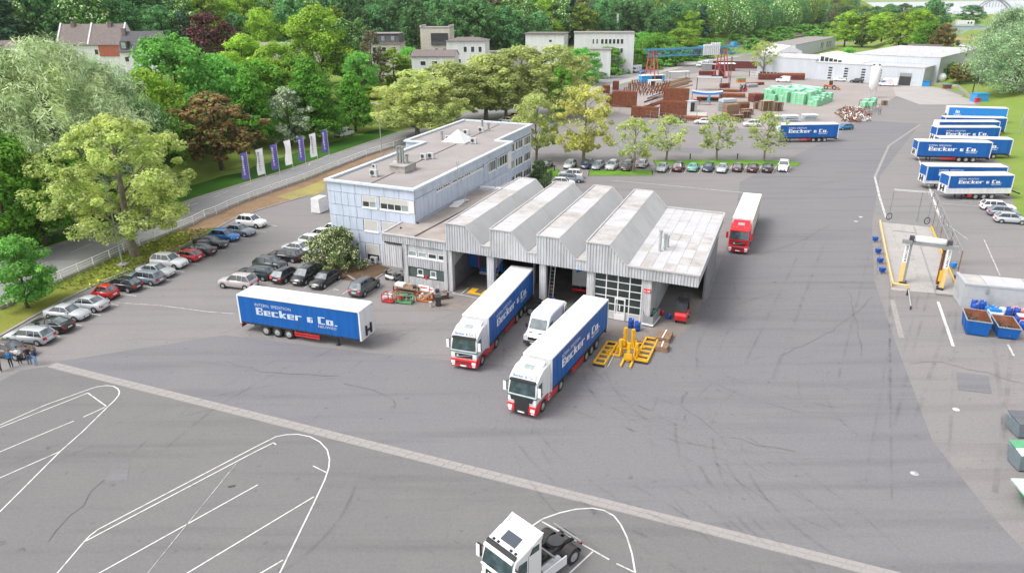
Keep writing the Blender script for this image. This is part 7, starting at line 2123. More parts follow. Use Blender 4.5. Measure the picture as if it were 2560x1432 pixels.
shed('site_hut', 'small maroon hut with pale roof beside the grey hut', 'hut', (1772, 160, 1796, 175), 3.6, 2.4, 2.4, -8, 'maroon', 'panel_cream')
shed('brick_wall', 'long maroon wall with pale top at the far end of the storage yard', 'wall', (1790, 148, 1912, 176), 24, 3, 3.2, -14, 'maroon', 'tile_grey')
shed('grey_cage', 'grey steel rack with a dark door beside the front mat stack', 'rack', (1716, 248, 1742, 284), 2.6, 1.8, 3.0, 30, 'metal_pale', 'tarp_grey', (-.45, .1))
shed('red_box', 'tall dark red steel box at the foot of the right crane leg', 'box', (1796, 168, 1812, 196), 1.8, 1.6, 3.2, 0, 'maroon', 'maroon')
def canopy(label, bb, L, Wd, H, deg, m, sag, skirt=None, name='canopy'):
  p = fit(bb[0], bb[1], bb[2], bb[3], L, Wd, .6, deg, H)
  r = thing(name, label, 'canopy', (p.x, p.y, .03), radians(deg))
  n = 8
  rows = [[(-L / 2 + L * i / n, -Wd / 2 + Wd * j / 4, H + .25 - sag * sin(pi * i / n) * .6 + .12 * sin(pi * j / 4)) for i in range(n + 1)] for j in range(5)]
  mb = MB().loft(rows, closed=False, caps=False)
  mb.loft([[(x, y, z - .06) for x, y, z in rw] for rw in rows][::-1], closed=False, caps=False)
  obj('cover', mb, MATS[m], r)
  if skirt:
    top_ = [rows[0][i] for i in range(n + 1)] + [rows[j][n] for j in range(1, 5)]
    obj('skirt', MB().loft([[(x, y, z - .6) for x, y, z in top_], top_], closed=False, caps=False), MATS[skirt], r)
  for sx in (-1, 1):
    for sy in (-1, 1): obj('post', MB().cyl((sx * (L / 2 - .2), sy * (Wd / 2 - .2), 0), (sx * (L / 2 - .2), sy * (Wd / 2 - .2), H + .2), .07), 'metal_dark', r)
canopy('blue tarpaulin stretched as a roof over a bending table', (1728, 214, 1810, 240), 9.4, 4.4, 3.0, -14, 'tarp_grey', .8, 'tarp_blue')
canopy('grey sheet roof on thin posts behind the blue tarpaulin', (1743, 186, 1806, 200), 8.6, 4.0, 4.2, -12, 'tarp_grey', .1)
canopy('white sheet roof on posts right of the blue hut', (1668, 173, 1724, 184), 8.6, 3.4, 2.6, 12, 'white_matt', .1)
r_ = thing('bending_table', 'red and grey bending machine under the blue tarpaulin', 'machine', g(1752, 262), radians(-14))
obj('table', MB().box(-3, 3, -.7, .7, .75, .9), 'wood', r_)
for x in (-2.7, 2.7): obj('leg', MB().box(x - .1, x + .1, -.6, .6, 0, .75), 'guard_red', r_)
obj('motor', MB().box(-2.4, -1.2, -.5, .5, .9, 1.6), 'guard_red', r_)
obj('chute', MB().hexa([(1.5, -.5, .9), (2.6, -.5, .9), (2.6, .5, .9), (1.5, .5, .9), (2.2, -.4, 3.0), (2.6, -.4, 3.0), (2.6, .4, 3.0), (2.2, .4, 3.0)]), 'crane_blue', r_)
# gantry crane
pa, pb = g(1624, 205), g(1798, 194)
v_ = pb - pa; L_ = v_.length; ca = atan2(v_.y, v_.x)
cr_ = thing('gantry_crane', 'blue lattice gantry crane on red legs over the storage yard', 'crane', (pa.x, pa.y, .03), ca)
zt_ = 11.6
x0, x1 = -2.5, L_ + 9
for y in (-1.2, 1.2):
  obj('girder', MB().box(x0, x1, y - .22, y + .22, zt_, zt_ + .5), 'crane_blue', cr_)
  obj('girder', MB().box(x0 + 1, x1 - .5, y - .13, y + .13, zt_ - 2.4, zt_ - 2.1), 'crane_blue', cr_)
  n = 22
  la = MB()
  for i in range(n):
    xa, xb = x0 + 1 + (x1 - x0 - 2) * i / n, x0 + 1 + (x1 - x0 - 2) * (i + 1) / n
    la.bar((xa, y, zt_ - 2.1 if i % 2 else zt_), (xb, y, zt_ if i % 2 else zt_ - 2.1), .14)
  obj('lattice', la, 'crane_blue', cr_)
for x in (0, L_):
  for y in (-1, 1):
    obj('leg', MB().bar((x, y * 3.4, .4), (x, y * 1.2, zt_ - .1), .35), 'crane_red', cr_)
    obj('leg', MB().bar((x + 2.2, y * 3.0, .4), (x + 1.2, y * 1.2, zt_ - .1), .28), 'crane_red', cr_)
  obj('leg_brace', MB().bar((x, -2.4, 5), (x, 2.4, 5), .22).bar((x, -3.3, 1), (x, 2.4, 5), .16).bar((x, -1.8, 8), (x, 1.8, 8), .2), 'crane_red', cr_)
  obj('bogie', MB().box(x - .4, x + .4, -4.4, 4.4, .05, .5), 'maroon', cr_)
tr_ = obj('trolley', MB().box(L_ * .68, L_ * .94, -1.5, 1.5, zt_ + .55, zt_ + .9), 'crane_blue', cr_)
for i in range(9):
  xx = L_ * .69 + i * L_ * .0275
  obj('slab', MB().box(xx, xx + L_ * .017, -1.75, -1.35, zt_ - 2.6, zt_ + 1.6 + (.5 if i > 3 else 0)), 'white_matt', cr_)
obj('cabin', MB().box(L_ * .60, L_ * .66, -1.2, 1.2, zt_ - 2.8, zt_ - .3), 'metal_dark', cr_)
obj('hoist', MB().box(L_ + 5, L_ + 7, -1.0, 1.0, zt_ + .5, zt_ + 2.0), 'crane_blue', cr_)
p = g(1822, 222)
lm = thing('lattice_mast', 'thin brown lattice mast standing before the maroon boxes', 'mast', p)
zt_ = 11
for sx in (-1, 1):
  for sy in (-1, 1): obj('rail', MB().bar((sx * .25, sy * .25, 0), (sx * .2, sy * .2, zt_), .08), 'rust', lm)
for i in range(12): obj('brace', MB().bar((-.25, -.25, i * .9), (.25, -.25, i * .9 + .9), .06), 'rust', lm)
# green wrapped pallets
g0, gx, gy = g(1914, 250), (g(2066, 270) - g(1914, 250)), (g(2012, 236) - g(1975, 262))
gx = gx / 14.5; gyn = gy.normalized() * 1.9
_gm = {}
def green_stack(p, n, k, lab):
  t = thing('pallet_stack', lab, 'pallet stack', (p.x, p.y, .03), atan2(gx.y, gx.x) + R.uniform(-.06, .06), 'stacks of pallets in green wrap')
  for i in range(n):
    key = i == n - 1
    if key not in _gm:
      mb = MB().box(-.78, .78, -.62, .62, 0, .12, 1).box(-.74, .74, -.58, .58, .12, .62, 0)
      if key: mb.box(-.75, .75, -.59, .59, .62, .66, 2)
      _gm[key] = mb.mesh('bale', ['green_wrap', 'wood_pale', 'green_top'])
    obj('bale', _gm[key], [], t, (R.uniform(-.04, .04), R.uniform(-.04, .04), i * .65))
for j in range(9):
  for i in range(13):
    if j == 0 and i in (3, 6, 10): continue
    if j > 4 and i < 3: continue
    n = (R.choice((5, 6, 6)) if j > 0 else R.choice((3, 5, 5))) if i < 11 else R.choice((2, 3, 4))
    green_stack(g0 + gx * (i + R.uniform(-.05, .05)) + gyn * (j + R.uniform(-.05, .05)) + gx * (.2 * j), n, i, 'stack of green wrapped pallets, one of the closely set rows' if i < 12 else 'lower green wrapped stack at the right end of the rows')
def pallets(label, bb, L, Wd, H, deg, m, n):
  p = fit(*bb, L, Wd, H, deg)
  t = thing('pallet_stack', label, 'pallet stack', (p.x, p.y, .03), radians(deg), 'stacks of wooden pallets')
  me = MB()
  me.box(-L / 2, L / 2, -Wd / 2, Wd / 2, H / n * .78, H / n * .96)
  for x in (-L / 2 + .08, 0, L / 2 - .08):
    for y in (-Wd / 2 + .06, 0, Wd / 2 - .06): me.box(x - .08, x + .08, y - .06, y + .06, .02, H / n * .78)
  ms = me.mesh('pallet', [MATS[m]])
  for i in range(n): obj('pallet', ms, [], t, (R.uniform(-.03, .03), R.uniform(-.03, .03), H * i / n))
pallets('tall stack of pale wooden pallets in front of the green stacks', (1896, 247, 1937, 283), 3.6, 2.2, 2.9, 14, 'wood_pale', 15)
pallets('grey brown pallet stack right of the pale wooden pallets', (1934, 252, 1957, 282), 2.0, 2.0, 2.5, 14, 'wood', 13)
pallets('narrow pallet stack left of the pale wooden pallets', (1884, 253, 1898, 276), 1.2, 1.4, 2.0, 14, 'wood', 11)
pallets('low pallet stack before the rusty crates', (1848, 270, 1886, 290), 3.0, 2.2, 1.6, 14, 'wood', 8)
pallets('pallet stack with pale top behind the thin tree', (1828, 285, 1862, 306), 2.6, 1.6, 1.7, 14, 'wood', 8)
pallets('brown pallet stack behind the white people carrier', (1846, 274, 1882, 300), 2.6, 1.6, 1.8, 14, 'wood', 9)
pallets('small pallet pile by the silo', (2204, 249, 2218, 266), 1.3, 1.3, 1.4, 10, 'wood', 7)
def boards(label, bb, L, Wd, H, deg, n=4):
  p = fit(*bb, L, Wd, H, deg)
  t = thing('board_stack', label, 'board stack', (p.x, p.y, .03), radians(deg), 'grey board stacks behind the blue trailer')
  for i in range(n): obj('board', MB().cbox((R.uniform(-.1, .1), R.uniform(-.1, .1), H * (i + .5) / n), (L, Wd, H / n * .55)), MATS['tarp_grey' if i < n - 1 else 'white_matt'], t)
boards('grey board stack behind the left end of the blue trailer', (1954, 286, 1999, 306), 3.6, 2.4, 1.8, 4)
boards('grey board stack behind the middle of the blue trailer', (2004, 283, 2046, 303), 3.6, 2.4, 1.6, 4)
boards('grey board stack behind the tree at the blue trailer', (1918, 286, 1957, 306), 3.4, 2.4, 1.4, 4)
r_ = thing('concrete_rings', 'low white concrete frames along the front fence of the storage yard', 'frame', g(1742, 290), radians(-14))
for x in (-2.6, .2): obj('frame', MB().box(x, x + 2.4, -.5, -.4, 0, .9).box(x, x + 2.4, .4, .5, 0, .9).box(x, x + .1, -.39, .39, 0, .9).box(x + 2.3, x + 2.4, -.39, .39, 0, .9), 'panel_cream', r_)
# silo, machines
p = g(2178, 246)
si = thing('white_silo', 'white round silo on legs among green stacks', 'silo', p)
obj('tank', MB().lathe([(.2, 2.2), (1.45, 3.6), (1.45, 9.6), (1.2, 10.0), (.01, 10.1)], n=18), 'white_matt', si)
for k in range(4): obj('leg', MB().bar((1.2 * cos(k * pi / 2), 1.2 * sin(k * pi / 2), 0), (1.2 * cos(k * pi / 2), 1.2 * sin(k * pi / 2), 4), .16), 'metal_pale', si)
for k in (-1, 1): obj('vent', MB().cyl((k * .9, 0, 10), (k * .9, 0, 10.5), .3), 'metal_dark', si)
for i, (u, v, lab) in enumerate(((2166, 264, 'green wrapped stack in front of the silo'), (2183, 262, 'green wrapped stack right in front of the silo'), (2158, 272, 'green wrapped stack nearest the scrap frames'), (2176, 272, 'green wrapped stack among the metal frames'))):
  green_stack(g(u, v), 3, i, lab)
for i in range(16):
  p = g(2140 + R.uniform(0, 60), 268 + R.uniform(0, 20))
  t = thing('trestle', 'upright grey steel trestle in the group below the silo', 'frame', (p.x, p.y, .03), R.uniform(0, 1), 'upright steel trestles below the silo')
  h = R.uniform(1.2, 2.4)
  obj('frame', MB().box(-.5, -.42, -.05, .05, 0, h).box(.42, .5, -.05, .05, 0, h).box(-.42, .42, -.04, .04, h - .08, h).box(-.42, .42, -.04, .04, h * .5, h * .5 + .08), MATS[R.choice(['galv', 'metal_grey', 'rust'])], t)
hp = MB()
for i in range(420):
  p = g(2088 + R.triangular(0, 92, 40), 286 + R.uniform(-14, 20))
  d2 = Vector((R.uniform(-1, 1), R.uniform(-1, 1), R.uniform(-.2, .7))).normalized() * R.uniform(.3, 1.0)
  hp.bar((p.x - d2.x, p.y - d2.y, max(.1, .4 - d2.z)), (p.x + d2.x, p.y + d2.y, max(.12, .5 + d2.z)), R.uniform(.06, .25), m=R.choice((0, 0, 1, 2, 3)))
tag(obj('scrap_heap', hp, [MATS[k] for k in ('rust', 'wood', 'metal_grey', 'panel_cream')]), 'long heap of rusty scrap, frames and timber along the lane', 'scrap heap', kind='stuff')
r_ = forklift('dark fork lift with red counterweight among the steel stacks', g(1857, 230), 200, 'guard_red')
ld = thing('wheel_loader', 'orange wheel loader behind the green pallets', 'wheel loader', g(2075, 224), radians(-20))
obj('body', MB().ext([(-2.2, .8), (.6, .8), (.6, 1.5), (-2.2, 1.7)], -.9, .9), 'machine_orange', ld, bevel=.1)
obj('cab', MB().box(-.6, .6, -.7, .7, 1.6, 3.0), 'car_glass', ld)
obj('cab_roof', MB().box(-.7, .7, -.8, .8, 3.0, 3.15), 'machine_orange', ld)
obj('arm', MB().bar((.6, .5, 1.3), (2.6, .5, .6), .2, .3).bar((.6, -.5, 1.3), (2.6, -.5, .6), .2, .3), 'machine_orange', ld)
obj('bucket', MB().ext([(2.4, .15), (3.4, .1), (3.3, .3), (2.6, 1.0)], -1.2, 1.2), 'machine_orange', ld)
for x in (-1.5, 1.2):
  for s in (-1, 1): wheel(ld, x, s * .95, .7, .5, 'truck')
# tanks, containers, shelter at the far end
for i, (u, v, m, lab) in enumerate(((2331, 206, 'white_matt', 'white cylindrical tank by the delivery hall, left of two'), (2352, 207, 'white_matt', 'white cylindrical tank by the delivery hall, right of two'), (2344, 196, 'panel_cream', 'cream tank behind the white tanks'), (2368, 198, 'machine_orange', 'brown rusty tank behind the white tanks'))):
  p = g(u, v)
  t = thing('tank', lab, 'tank', (p.x, p.y, 0), radians(-30), 'cylindrical tanks at the far yard wall')
  obj('shell', MB().lathe([(.3, -3), (1.5, -2.7), (1.55, 0), (1.5, 2.7), (.3, 3)], (0, 0, 1.9), 16, axis='y'), MATS[m], t)
  for y in (-1.6, 1.6): obj('saddle', MB().box(-1.1, 1.1, y - .2, y + .2, 0, .8), 'concrete', t)
shed('container', 'bright blue waste container beside the white tanks', 'container', (2301, 201, 2323, 218), 2.6, 2.0, 1.9, -10, 'shed_blue', 'curtain_light')
shed('container', 'grey container with white top at the hall corner', 'container', (2278, 200, 2302, 217), 2.8, 2.0, 1.8, -10, 'metal_grey', 'white_matt')
shed('container', 'small brown and blue container by the low yard wall', 'container', (2358, 209, 2378, 224), 2.4, 1.6, 1.5, -10, 'rust', 'crane_blue')
b_ = shed('shelter', 'blue box shelter under the lamp on the grass bank', 'shelter', (2433, 232, 2466, 256), 4.0, 2.6, 2.6, 6, 'shed_blue', 'shed_blue')
shed('container', 'small red box standing in front of the blue shelter', 'box', (2437, 244, 2450, 257), 1.4, .8, 1.3, 6, 'red_sign', 'red_sign')
r_ = thing('dark_canopy_sign', 'dark T shaped frame beside the blue shelter', 'frame', g(2428, 246))
obj('post', MB().box(-.12, .12, -.12, .12, 0, 4.6), 'metal_dark', r_)
obj('crossbar', MB().box(-2.6, 2.6, -.4, .4, 4.6, 4.8), 'metal_dark', r_)
wl_ = thing('yard_wall', 'low grey concrete wall closing the far yard', 'wall', (0, 0, 0))
W_ = [g(2322, 213), g(2360, 216), g(2392, 219), g(2410, 232), g(2424, 247)]
for a, b in zip(W_[:-1], W_[1:]): obj('wall_panel', MB().bar((a.x, a.y, .5), (b.x, b.y, .5), .3, 1.0), 'concrete', wl_)
# light mesh fence along the front of the storage yard
fy = [g(*p) for p in ((1512, 276), (1548, 283), (1587, 292), (1625, 297), (1662, 302), (1700, 308), (1742, 313), (1790, 317), (1840, 321), (1890, 324), (1950, 327))]
fs_ = thing('mesh_fence', 'thin wire mesh fence along the front of the storage yard', 'fence', (0, 0, .03))
for p in fy: obj('post', MB().box(p.x - .04, p.x + .04, p.y - .04, p.y + .04, 0, 2.0), 'galv', fs_)
for a, b in zip(fy[:-1], fy[1:]):
  mb = MB()
  for z in (.15, 1.0, 1.95): mb.bar((a.x, a.y, z), (b.x, b.y, z), .03)
  n = 10
  for i in range(1, n): q = a.lerp(b, i / n); mb.bar((q.x, q.y, .1), (q.x, q.y, 1.95), .015)
  obj('mesh_panel', mb, 'galv', fs_)
gp_ = [g(1873, 192), g(1898, 195)]
gm = thing('mesh_gate', 'pale mesh gate beside the maroon formwork stack', 'gate', (0, 0, .03))
mb = MB()
for i in range(13): q = gp_[0].lerp(gp_[1], i / 12); mb.bar((q.x, q.y, .1), (q.x, q.y, 2.2), .06)
for z in (.15, 1.1, 2.15): mb.bar((gp_[0].x, gp_[0].y, z), (gp_[1].x, gp_[1].y, z), .08)
obj('leaf', mb, 'white_matt', gm)
obj('post', MB().box(gp_[0].x - .1, gp_[0].x + .1, gp_[0].y - .1, gp_[0].y + .1, 0, 2.4), 'metal_dark', gm)
for i, (u, v, lab) in enumerate(((1753, 166, 'white flatbed lorry at the road side beyond the crane, left one'), (1768, 163, 'white flatbed lorry beyond the crane, right one'))):
  p = g(u, v + 2); van('flatbed_van', lab, 'van', p, 225, 6.2, 2.1, 2.6, 'van')
p = g(2012 - 55, 206); van('site_truck', 'white cab of a small truck behind the green pallets', 'van', p, 150, 5.2, 2.0, 2.3, 'van')
# ------------------------------------------------------------------ far crane bridge, arch bridge, camp site cars
p = gt(2392, 95); y0 = p.y
L0, R0 = at(2350, 70, y0), at(2475, 70, y0)
bz = L0.z - p.z
cb = thing('crane_bridge', 'pale blue crane bridge with white cabin across the river bank', 'crane', (L0.x, L0.y, p.z))
mat('teal', (.30, .52, .50), rough=.6)
LL = (R0 - L0).length * 1.5
obj('girder', MB().box(0, LL, -2, 2, bz - 1.5, bz + 1.2), mat('bridge_blue', (.42, .50, .62), rough=.6), cb)
obj('walkway', MB().box(-2, LL, -2.6, -2.1, bz + 1.2, bz + 1.6).box(-2, LL, -2.6, -2.5, bz + 2.2, bz + 2.4), 'teal', cb)
cbn = obj('cabin', MB().box(LL * .20, LL * .42, -2.4, 2.0, bz + 1.6, bz + 5.2), 'white_matt', cb)
for x in (.33, .37): obj('window', MB().box(LL * x, LL * x + 1.2, -2.46, -2.38, bz + 2.8, bz + 4.2), 'window_dark', cbn)
for x in (.22, .27): obj('leg', MB().bar((LL * x, -1.5, 0), (LL * (x - .01), -1.5, bz - 1.5), .7), 'teal', cb)
obj('brace', MB().bar((LL * .25, -1.6, bz * .3), (LL * .42, -2.2, bz + .2), .6), 'teal', cb)
ar = at(2484, 20, 1500); ab = thing('arch_bridge', 'grey steel arch bridge over the river in the far distance', 'bridge', (ar.x, ar.y, 0))
k_ = 1500 / F_PX
for y in (-6, 6):
  pts = [((-45 + 90 * i / 14) * k_ * 1.1, y, ar.z - 16 * k_ + 34 * k_ * (1 - (2 * i / 14 - 1) ** 2)) for i in range(15)]
  obj('arch', MB().tube(pts, 1.4, 6), 'metal_grey', ab)
  hg = MB()
  for q in pts[1:-1]: hg.bar((q[0], y, 8), q, .5)
  obj('hanger', hg, 'metal_grey', ab)
obj('deck', MB().box(-52 * k_, 60 * k_, -7, 7, ar.z - 19 * k_, ar.z - 16 * k_), 'metal_grey', ab)
for u, v, c_, lab in ((2400, 117, 'black', 'black car by the crane bridge, left of three'), (2410, 120, 'white', 'white car by the crane bridge, middle of three'), (2430, 125, 'white', 'white car by the crane bridge, right of three')):
  p = gt(u, v)
  o = car('suv', c_, lab, p.x, p.y, -60); o.location.z = p.z + .4
# ------------------------------------------------------------------ trees
NPR = np.random.default_rng(5)
def mesh_quads(name, centers, normals, size, aspect, m, up=None):
  """many small leaf faces: one quad each, free in space"""
  n = len(centers)
  nr = normals / np.linalg.norm(normals, axis=1, keepdims=True)
  t = NPR.normal(size=(n, 3)) if up is None else up + NPR.normal(size=(n, 3)) * .35
  t -= nr * np.sum(t * nr, axis=1, keepdims=True)
  t /= np.linalg.norm(t, axis=1, keepdims=True) + 1e-9
  b = np.cross(nr, t)
  s = (size * NPR.uniform(.6, 1.3, n))[:, None]
  a = s * aspect
  P = np.stack([centers - t * a * .5, centers + b * s * .5 - t * a * .05, centers + t * a * .5, centers - b * s * .5 + t * a * .05], 1).reshape(-1, 3)
  me = bpy.data.meshes.new(name)
  me.vertices.add(4 * n); me.loops.add(4 * n); me.polygons.add(n)
  me.vertices.foreach_set('co', P.astype(np.float32).ravel())
  me.loops.foreach_set('vertex_index', np.arange(4 * n, dtype=np.int32))
  me.polygons.foreach_set('loop_start', np.arange(0, 4 * n, 4, dtype=np.int32))
  me.polygons.foreach_set('loop_total', np.full(n, 4, dtype=np.int32))
  me.materials.append(m)
  me.update(calc_edges=True)
  return me
SPECIES = {}
def species(key, name, m, bark, shape, n, leaf, clumps, H=14.0, Rr=5.0, z0=.28, aspect=1.3, clump_r=1.15, gaps=.0, droop=0.0, trunk_r=.28, nv=2):
  """nv variants of crown + trunk of height H and crown radius Rr"""
  out = []
  for v in range(nv):
    rg = np.random.default_rng(abs(hash((len(key), n, v))) % 9999 + sum(map(ord, key)) * 7 + v)
    cc = []
    zc0, zc1 = H * z0, H
    while len(cc) < clumps:
      z = rg.uniform(0, 1)
      if shape == 'round': r = Rr * sqrt(max(0, 1 - (2 * z - .9) ** 2 / 1.21)) if True else 0
      elif shape == 'cone': r = Rr * (1 - z) ** .75 * (1 if z > .12 else .55 + z * 3.7)
      elif shape == 'tall': r = Rr * (sin(pi * min(1, .12 + z * .88)) ** .6)
      elif shape == 'spread': r = Rr * (.55 + .45 * sin(pi * (.15 + .75 * z))) * (1 if z < .75 else (1 - z) / .25 * .75 + .25)
      elif shape == 'bush': r = Rr * sqrt(max(0, 1 - z * z * .95))
      else: r = Rr
      a = rg.uniform(0, 2 * pi); k = sqrt(rg.uniform(.12, 1.22))
      if rg.uniform() < gaps and k < .6: continue
      if gaps and sin(a * 4 + z * 7 + v * 2) > .82: continue
      wob = 1 + .17 * sin(3 * a + v + z * 3) + .13 * sin(5 * a + 2 * v + z * 6)
      cc.append((r * k * wob * cos(a) * .92, r * k * wob * sin(a) * .92, zc0 + (zc1 - zc0) * z * .97))
    cc = np.array(cc)
    w = rg.uniform(.6, 1.4, len(cc)); w /= w.sum()
    idx = rg.choice(len(cc), n, p=w)
    d = rg.normal(size=(n, 3)); d /= np.linalg.norm(d, axis=1, keepdims=True)
    cr = clump_r * rg.uniform(.40, 1.35, len(cc))
    rad = cr[idx] * rg.uniform(.55, 1.0, n)
    off = d * rad[:, None] * np.array([1, 1, .72])
    pos = cc[idx] + off
    if droop:
      pos[:, 2] -= rg.uniform(0, 1, n) ** 2 * droop
    nrm = d + rg.normal(size=(n, 3)) * .45 + np.array([0, 0, .75])
    up = None
    if droop: up = np.tile(np.array([[.25, .1, 1.0]]), (n, 1)) + d * .5
    pos[:, 2] = np.maximum(pos[:, 2], .1)
    global NPR
    NPR = rg
    cm = mesh_quads('crown', pos, nrm, leaf, aspect, m, up)
    tb = MB()
    if shape != 'bush':
      segs = [(0, 0, 0), (.12 * rg.normal(), .12 * rg.normal(), H * z0 * .8), (.3 * rg.normal(), .3 * rg.normal(), H * .55), (.4 * rg.normal(), .4 * rg.normal(), H * .86)]
      rr = [trunk_r * 1.25, trunk_r * .9, trunk_r * .55, .05]
      for i in range(3): tb.cyl(segs[i], segs[i + 1], rr[i], rr[i + 1], 8, caps=False)
      for c_ in cc[:: max(1, len(cc) // 26)]:
        zz = max(H * z0 * .7, c_[2] - 1.0 - .45 * hypot(c_[0], c_[1]))
        f = min(1, zz / (H * .86)); base_ = Vector((0, 0, zz)); tip = Vector(c_)
        mid = base_.lerp(tip, .55) + Vector((0, 0, .25))
        tb.cyl(base_, mid, trunk_r * .30 * (1.2 - f), trunk_r * .18, 5, caps=False).cyl(mid, tip, trunk_r * .18, .02, 5, caps=False)
    else:
      for k in range(5): tb.cyl((0, 0, 0), (Rr * .4 * cos(k * 1.3), Rr * .4 * sin(k * 1.3), H * .6), .07, .03, 5, caps=False)
    out.append((cm, tb.mesh('trunk', [bark])))
  SPECIES[key] = (out, H, Rr, name)
bark_ = mat('bark_brown', (.085, .066, .05), rough=.95, var=.3, scale=3)
bark_p = mat('bark_pale', (.20, .17, .13), rough=.9, var=.3, scale=2)
LM = leafmat
species('plane', 'plane_tree', LM('leaf_plane', (.20, .23, .06), (.325, .345, .12), (.41, .41, .19), .12, .5), bark_p, 'round', 40000, .21, 210, H=15, Rr=6.6, z0=.2, clump_r=1.0, gaps=.4, trunk_r=.42)
species('plane_far', 'plane_tree', LM('leaf_plane2', (.215, .24, .075), (.335, .34, .13), (.40, .39, .19), .1, .5), bark_p, 'round', 15000, .27, 140, H=13, Rr=5.5, z0=.22, clump_r=.95, gaps=.4, trunk_r=.3)
species('plane_gold', 'plane_tree', LM('leaf_gold', (.23, .225, .06), (.34, .31, .10), (.40, .35, .13), .15, .5), bark_p, 'round', 11000, .27, 130, H=13, Rr=5.5, z0=.22, clump_r=.95, gaps=.4, trunk_r=.3)
species('young_plane', 'young_plane_tree', LM('leaf_young', (.205, .235, .07), (.31, .325, .12), (.38, .38, .17), .1, .5), bark_p, 'spread', 3300, .23, 70, H=9, Rr=3.4, z0=.3, clump_r=.75, gaps=.5, trunk_r=.15)
species('maple', 'maple_tree', LM('leaf_maple', (.055, .14, .015), (.12, .23, .03), None, 0, .35), bark_, 'round', 14000, .34, 130, H=14, Rr=5.4, z0=.18, clump_r=1.5)
species('lime', 'lime_tree', LM('leaf_lime', (.13, .22, .02), (.23, .31, .045), None, 0, .4), bark_, 'round', 14000, .34, 130, H=14, Rr=5.2, z0=.2, clump_r=1.4)
species('bright', 'green_tree', LM('leaf_bright', (.08, .23, .035), (.17, .33, .075), None, 0, .4), bark_, 'round', 15000, .32, 140, H=14, Rr=5.2, z0=.18, clump_r=1.35)
species('hornbeam', 'hornbeam', LM('leaf_hornbeam', (.055, .155, .014), (.12, .25, .035), None, 0, .4), bark_, 'cone', 18000, .32, 170, H=15, Rr=5.6, z0=.12, clump_r=1.3)
species('willow', 'silver_willow', LM('leaf_willow', (.185, .225, .105), (.31, .345, .19), (.38, .40, .26), .2, .35), bark_, 'round', 46000, .10, 260, H=19, Rr=8.5, z0=.10, aspect=7, clump_r=1.5, droop=1.5, trunk_r=.4)
species('willow_dark', 'grey_willow', LM('leaf_willow2', (.10, .165, .075), (.24, .31, .175), (.33, .38, .25), .15, .3), bark_, 'round', 26000, .13, 170, H=18, Rr=7.5, z0=.10, aspect=4.5, clump_r=1.9, droop=1.4, trunk_r=.4)
species('beech', 'copper_beech', LM('leaf_beech', (.030, .012, .013), (.085, .032, .030), None, 0, .2), bark_, 'round', 6000, .48, 90, H=16, Rr=6.2, z0=.15, clump_r=1.5, nv=1)
species('redmaple', 'bronze_maple', LM('leaf_bronze', (.07, .045, .018), (.18, .105, .045), (.12, .16, .03), .15, .3), bark_, 'spread', 9000, .42, 110, H=13, Rr=5.8, z0=.26, clump_r=1.2, gaps=.3, nv=1)
species('blossom', 'white_blossom_tree', LM('leaf_blossom', (.16, .20, .09), (.30, .34, .22), (.36, .37, .28), .4, .3), bark_, 'tall', 7000, .34, 90, H=12, Rr=4.2, z0=.1, clump_r=1.1, nv=1)
species('chestnut', 'chestnut_tree', LM('leaf_chestnut', (.045, .125, .02), (.10, .20, .045), (.46, .46, .29), .17, .3), bark_, 'round', 6500, .52, 90, H=17, Rr=6.5, z0=.12, clump_r=1.6)
species('deep', 'broadleaf_tree', LM('leaf_deep', (.035, .085, .026), (.075, .145, .05), None, 0, .3), bark_, 'round', 5200, .62, 80, H=18, Rr=6.6, z0=.1, clump_r=1.8)
species('fresh', 'broadleaf_tree', LM('leaf_fresh', (.045, .125, .04), (.095, .20, .075), None, 0, .35), bark_, 'round', 5200, .62, 80, H=18, Rr=6.6, z0=.1, clump_r=1.8)
species('olive', 'broadleaf_tree', LM('leaf_olive', (.085, .135, .016), (.16, .20, .035), None, 0, .35), bark_, 'tall', 5200, .62, 80, H=19, Rr=5.6, z0=.1, clump_r=1.7)
species('pine', 'conifer', LM('leaf_pine', (.016, .045, .022), (.04, .085, .045), None, 0, .15), bark_, 'cone', 5200, .5, 90, H=18, Rr=4.2, z0=.1, clump_r=1.1, nv=1)
species('bare', 'budding_tree', LM('leaf_bare', (.075, .065, .04), (.15, .135, .075), None, 0, .3), bark_, 'tall', 3600, .5, 80, H=19, Rr=5.4, z0=.12, clump_r=1.5, gaps=.3, trunk_r=.35)
species('shrub', 'flowering_shrub', LM('leaf_shrub', (.030, .055, .014), (.075, .105, .03), (.42, .39, .22), .26, .2), bark_, 'bush', 24000, .14, 260, H=3.9, Rr=3.4, z0=.02, clump_r=.55, aspect=1.1, nv=1)
species('evergreen', 'evergreen_shrub', LM('leaf_evergreen', (.03, .06, .022), (.075, .12, .045), (.34, .31, .20), .09, .2), bark_, 'bush', 5000, .28, 90, H=5, Rr=3.2, z0=.02, clump_r=.9, nv=1)
species('hedge', 'shrub', LM('leaf_hedge', (.05, .14, .02), (.12, .24, .04), None, 0, .3), bark_, 'bush', 2600, .42, 60, H=4, Rr=3.0, z0=.02, clump_r=.9)
TC = {}
def tree(key, label, p, h, rad, group=None, cat='tree', lean=0.0):
  vs_, H, Rr, name = SPECIES[key]
  k = TC.get(key, 0); TC[key] = k + 1
  cm, tm = vs_[k % len(vs_)]
  r = thing(name, label, cat, (p.x, p.y, p.z), R.uniform(0, 6.28), group)
  r.scale = (rad / Rr, rad / Rr, h / H)
  obj('trunk', tm, [], r); obj('crown', cm, [], r)
  return r
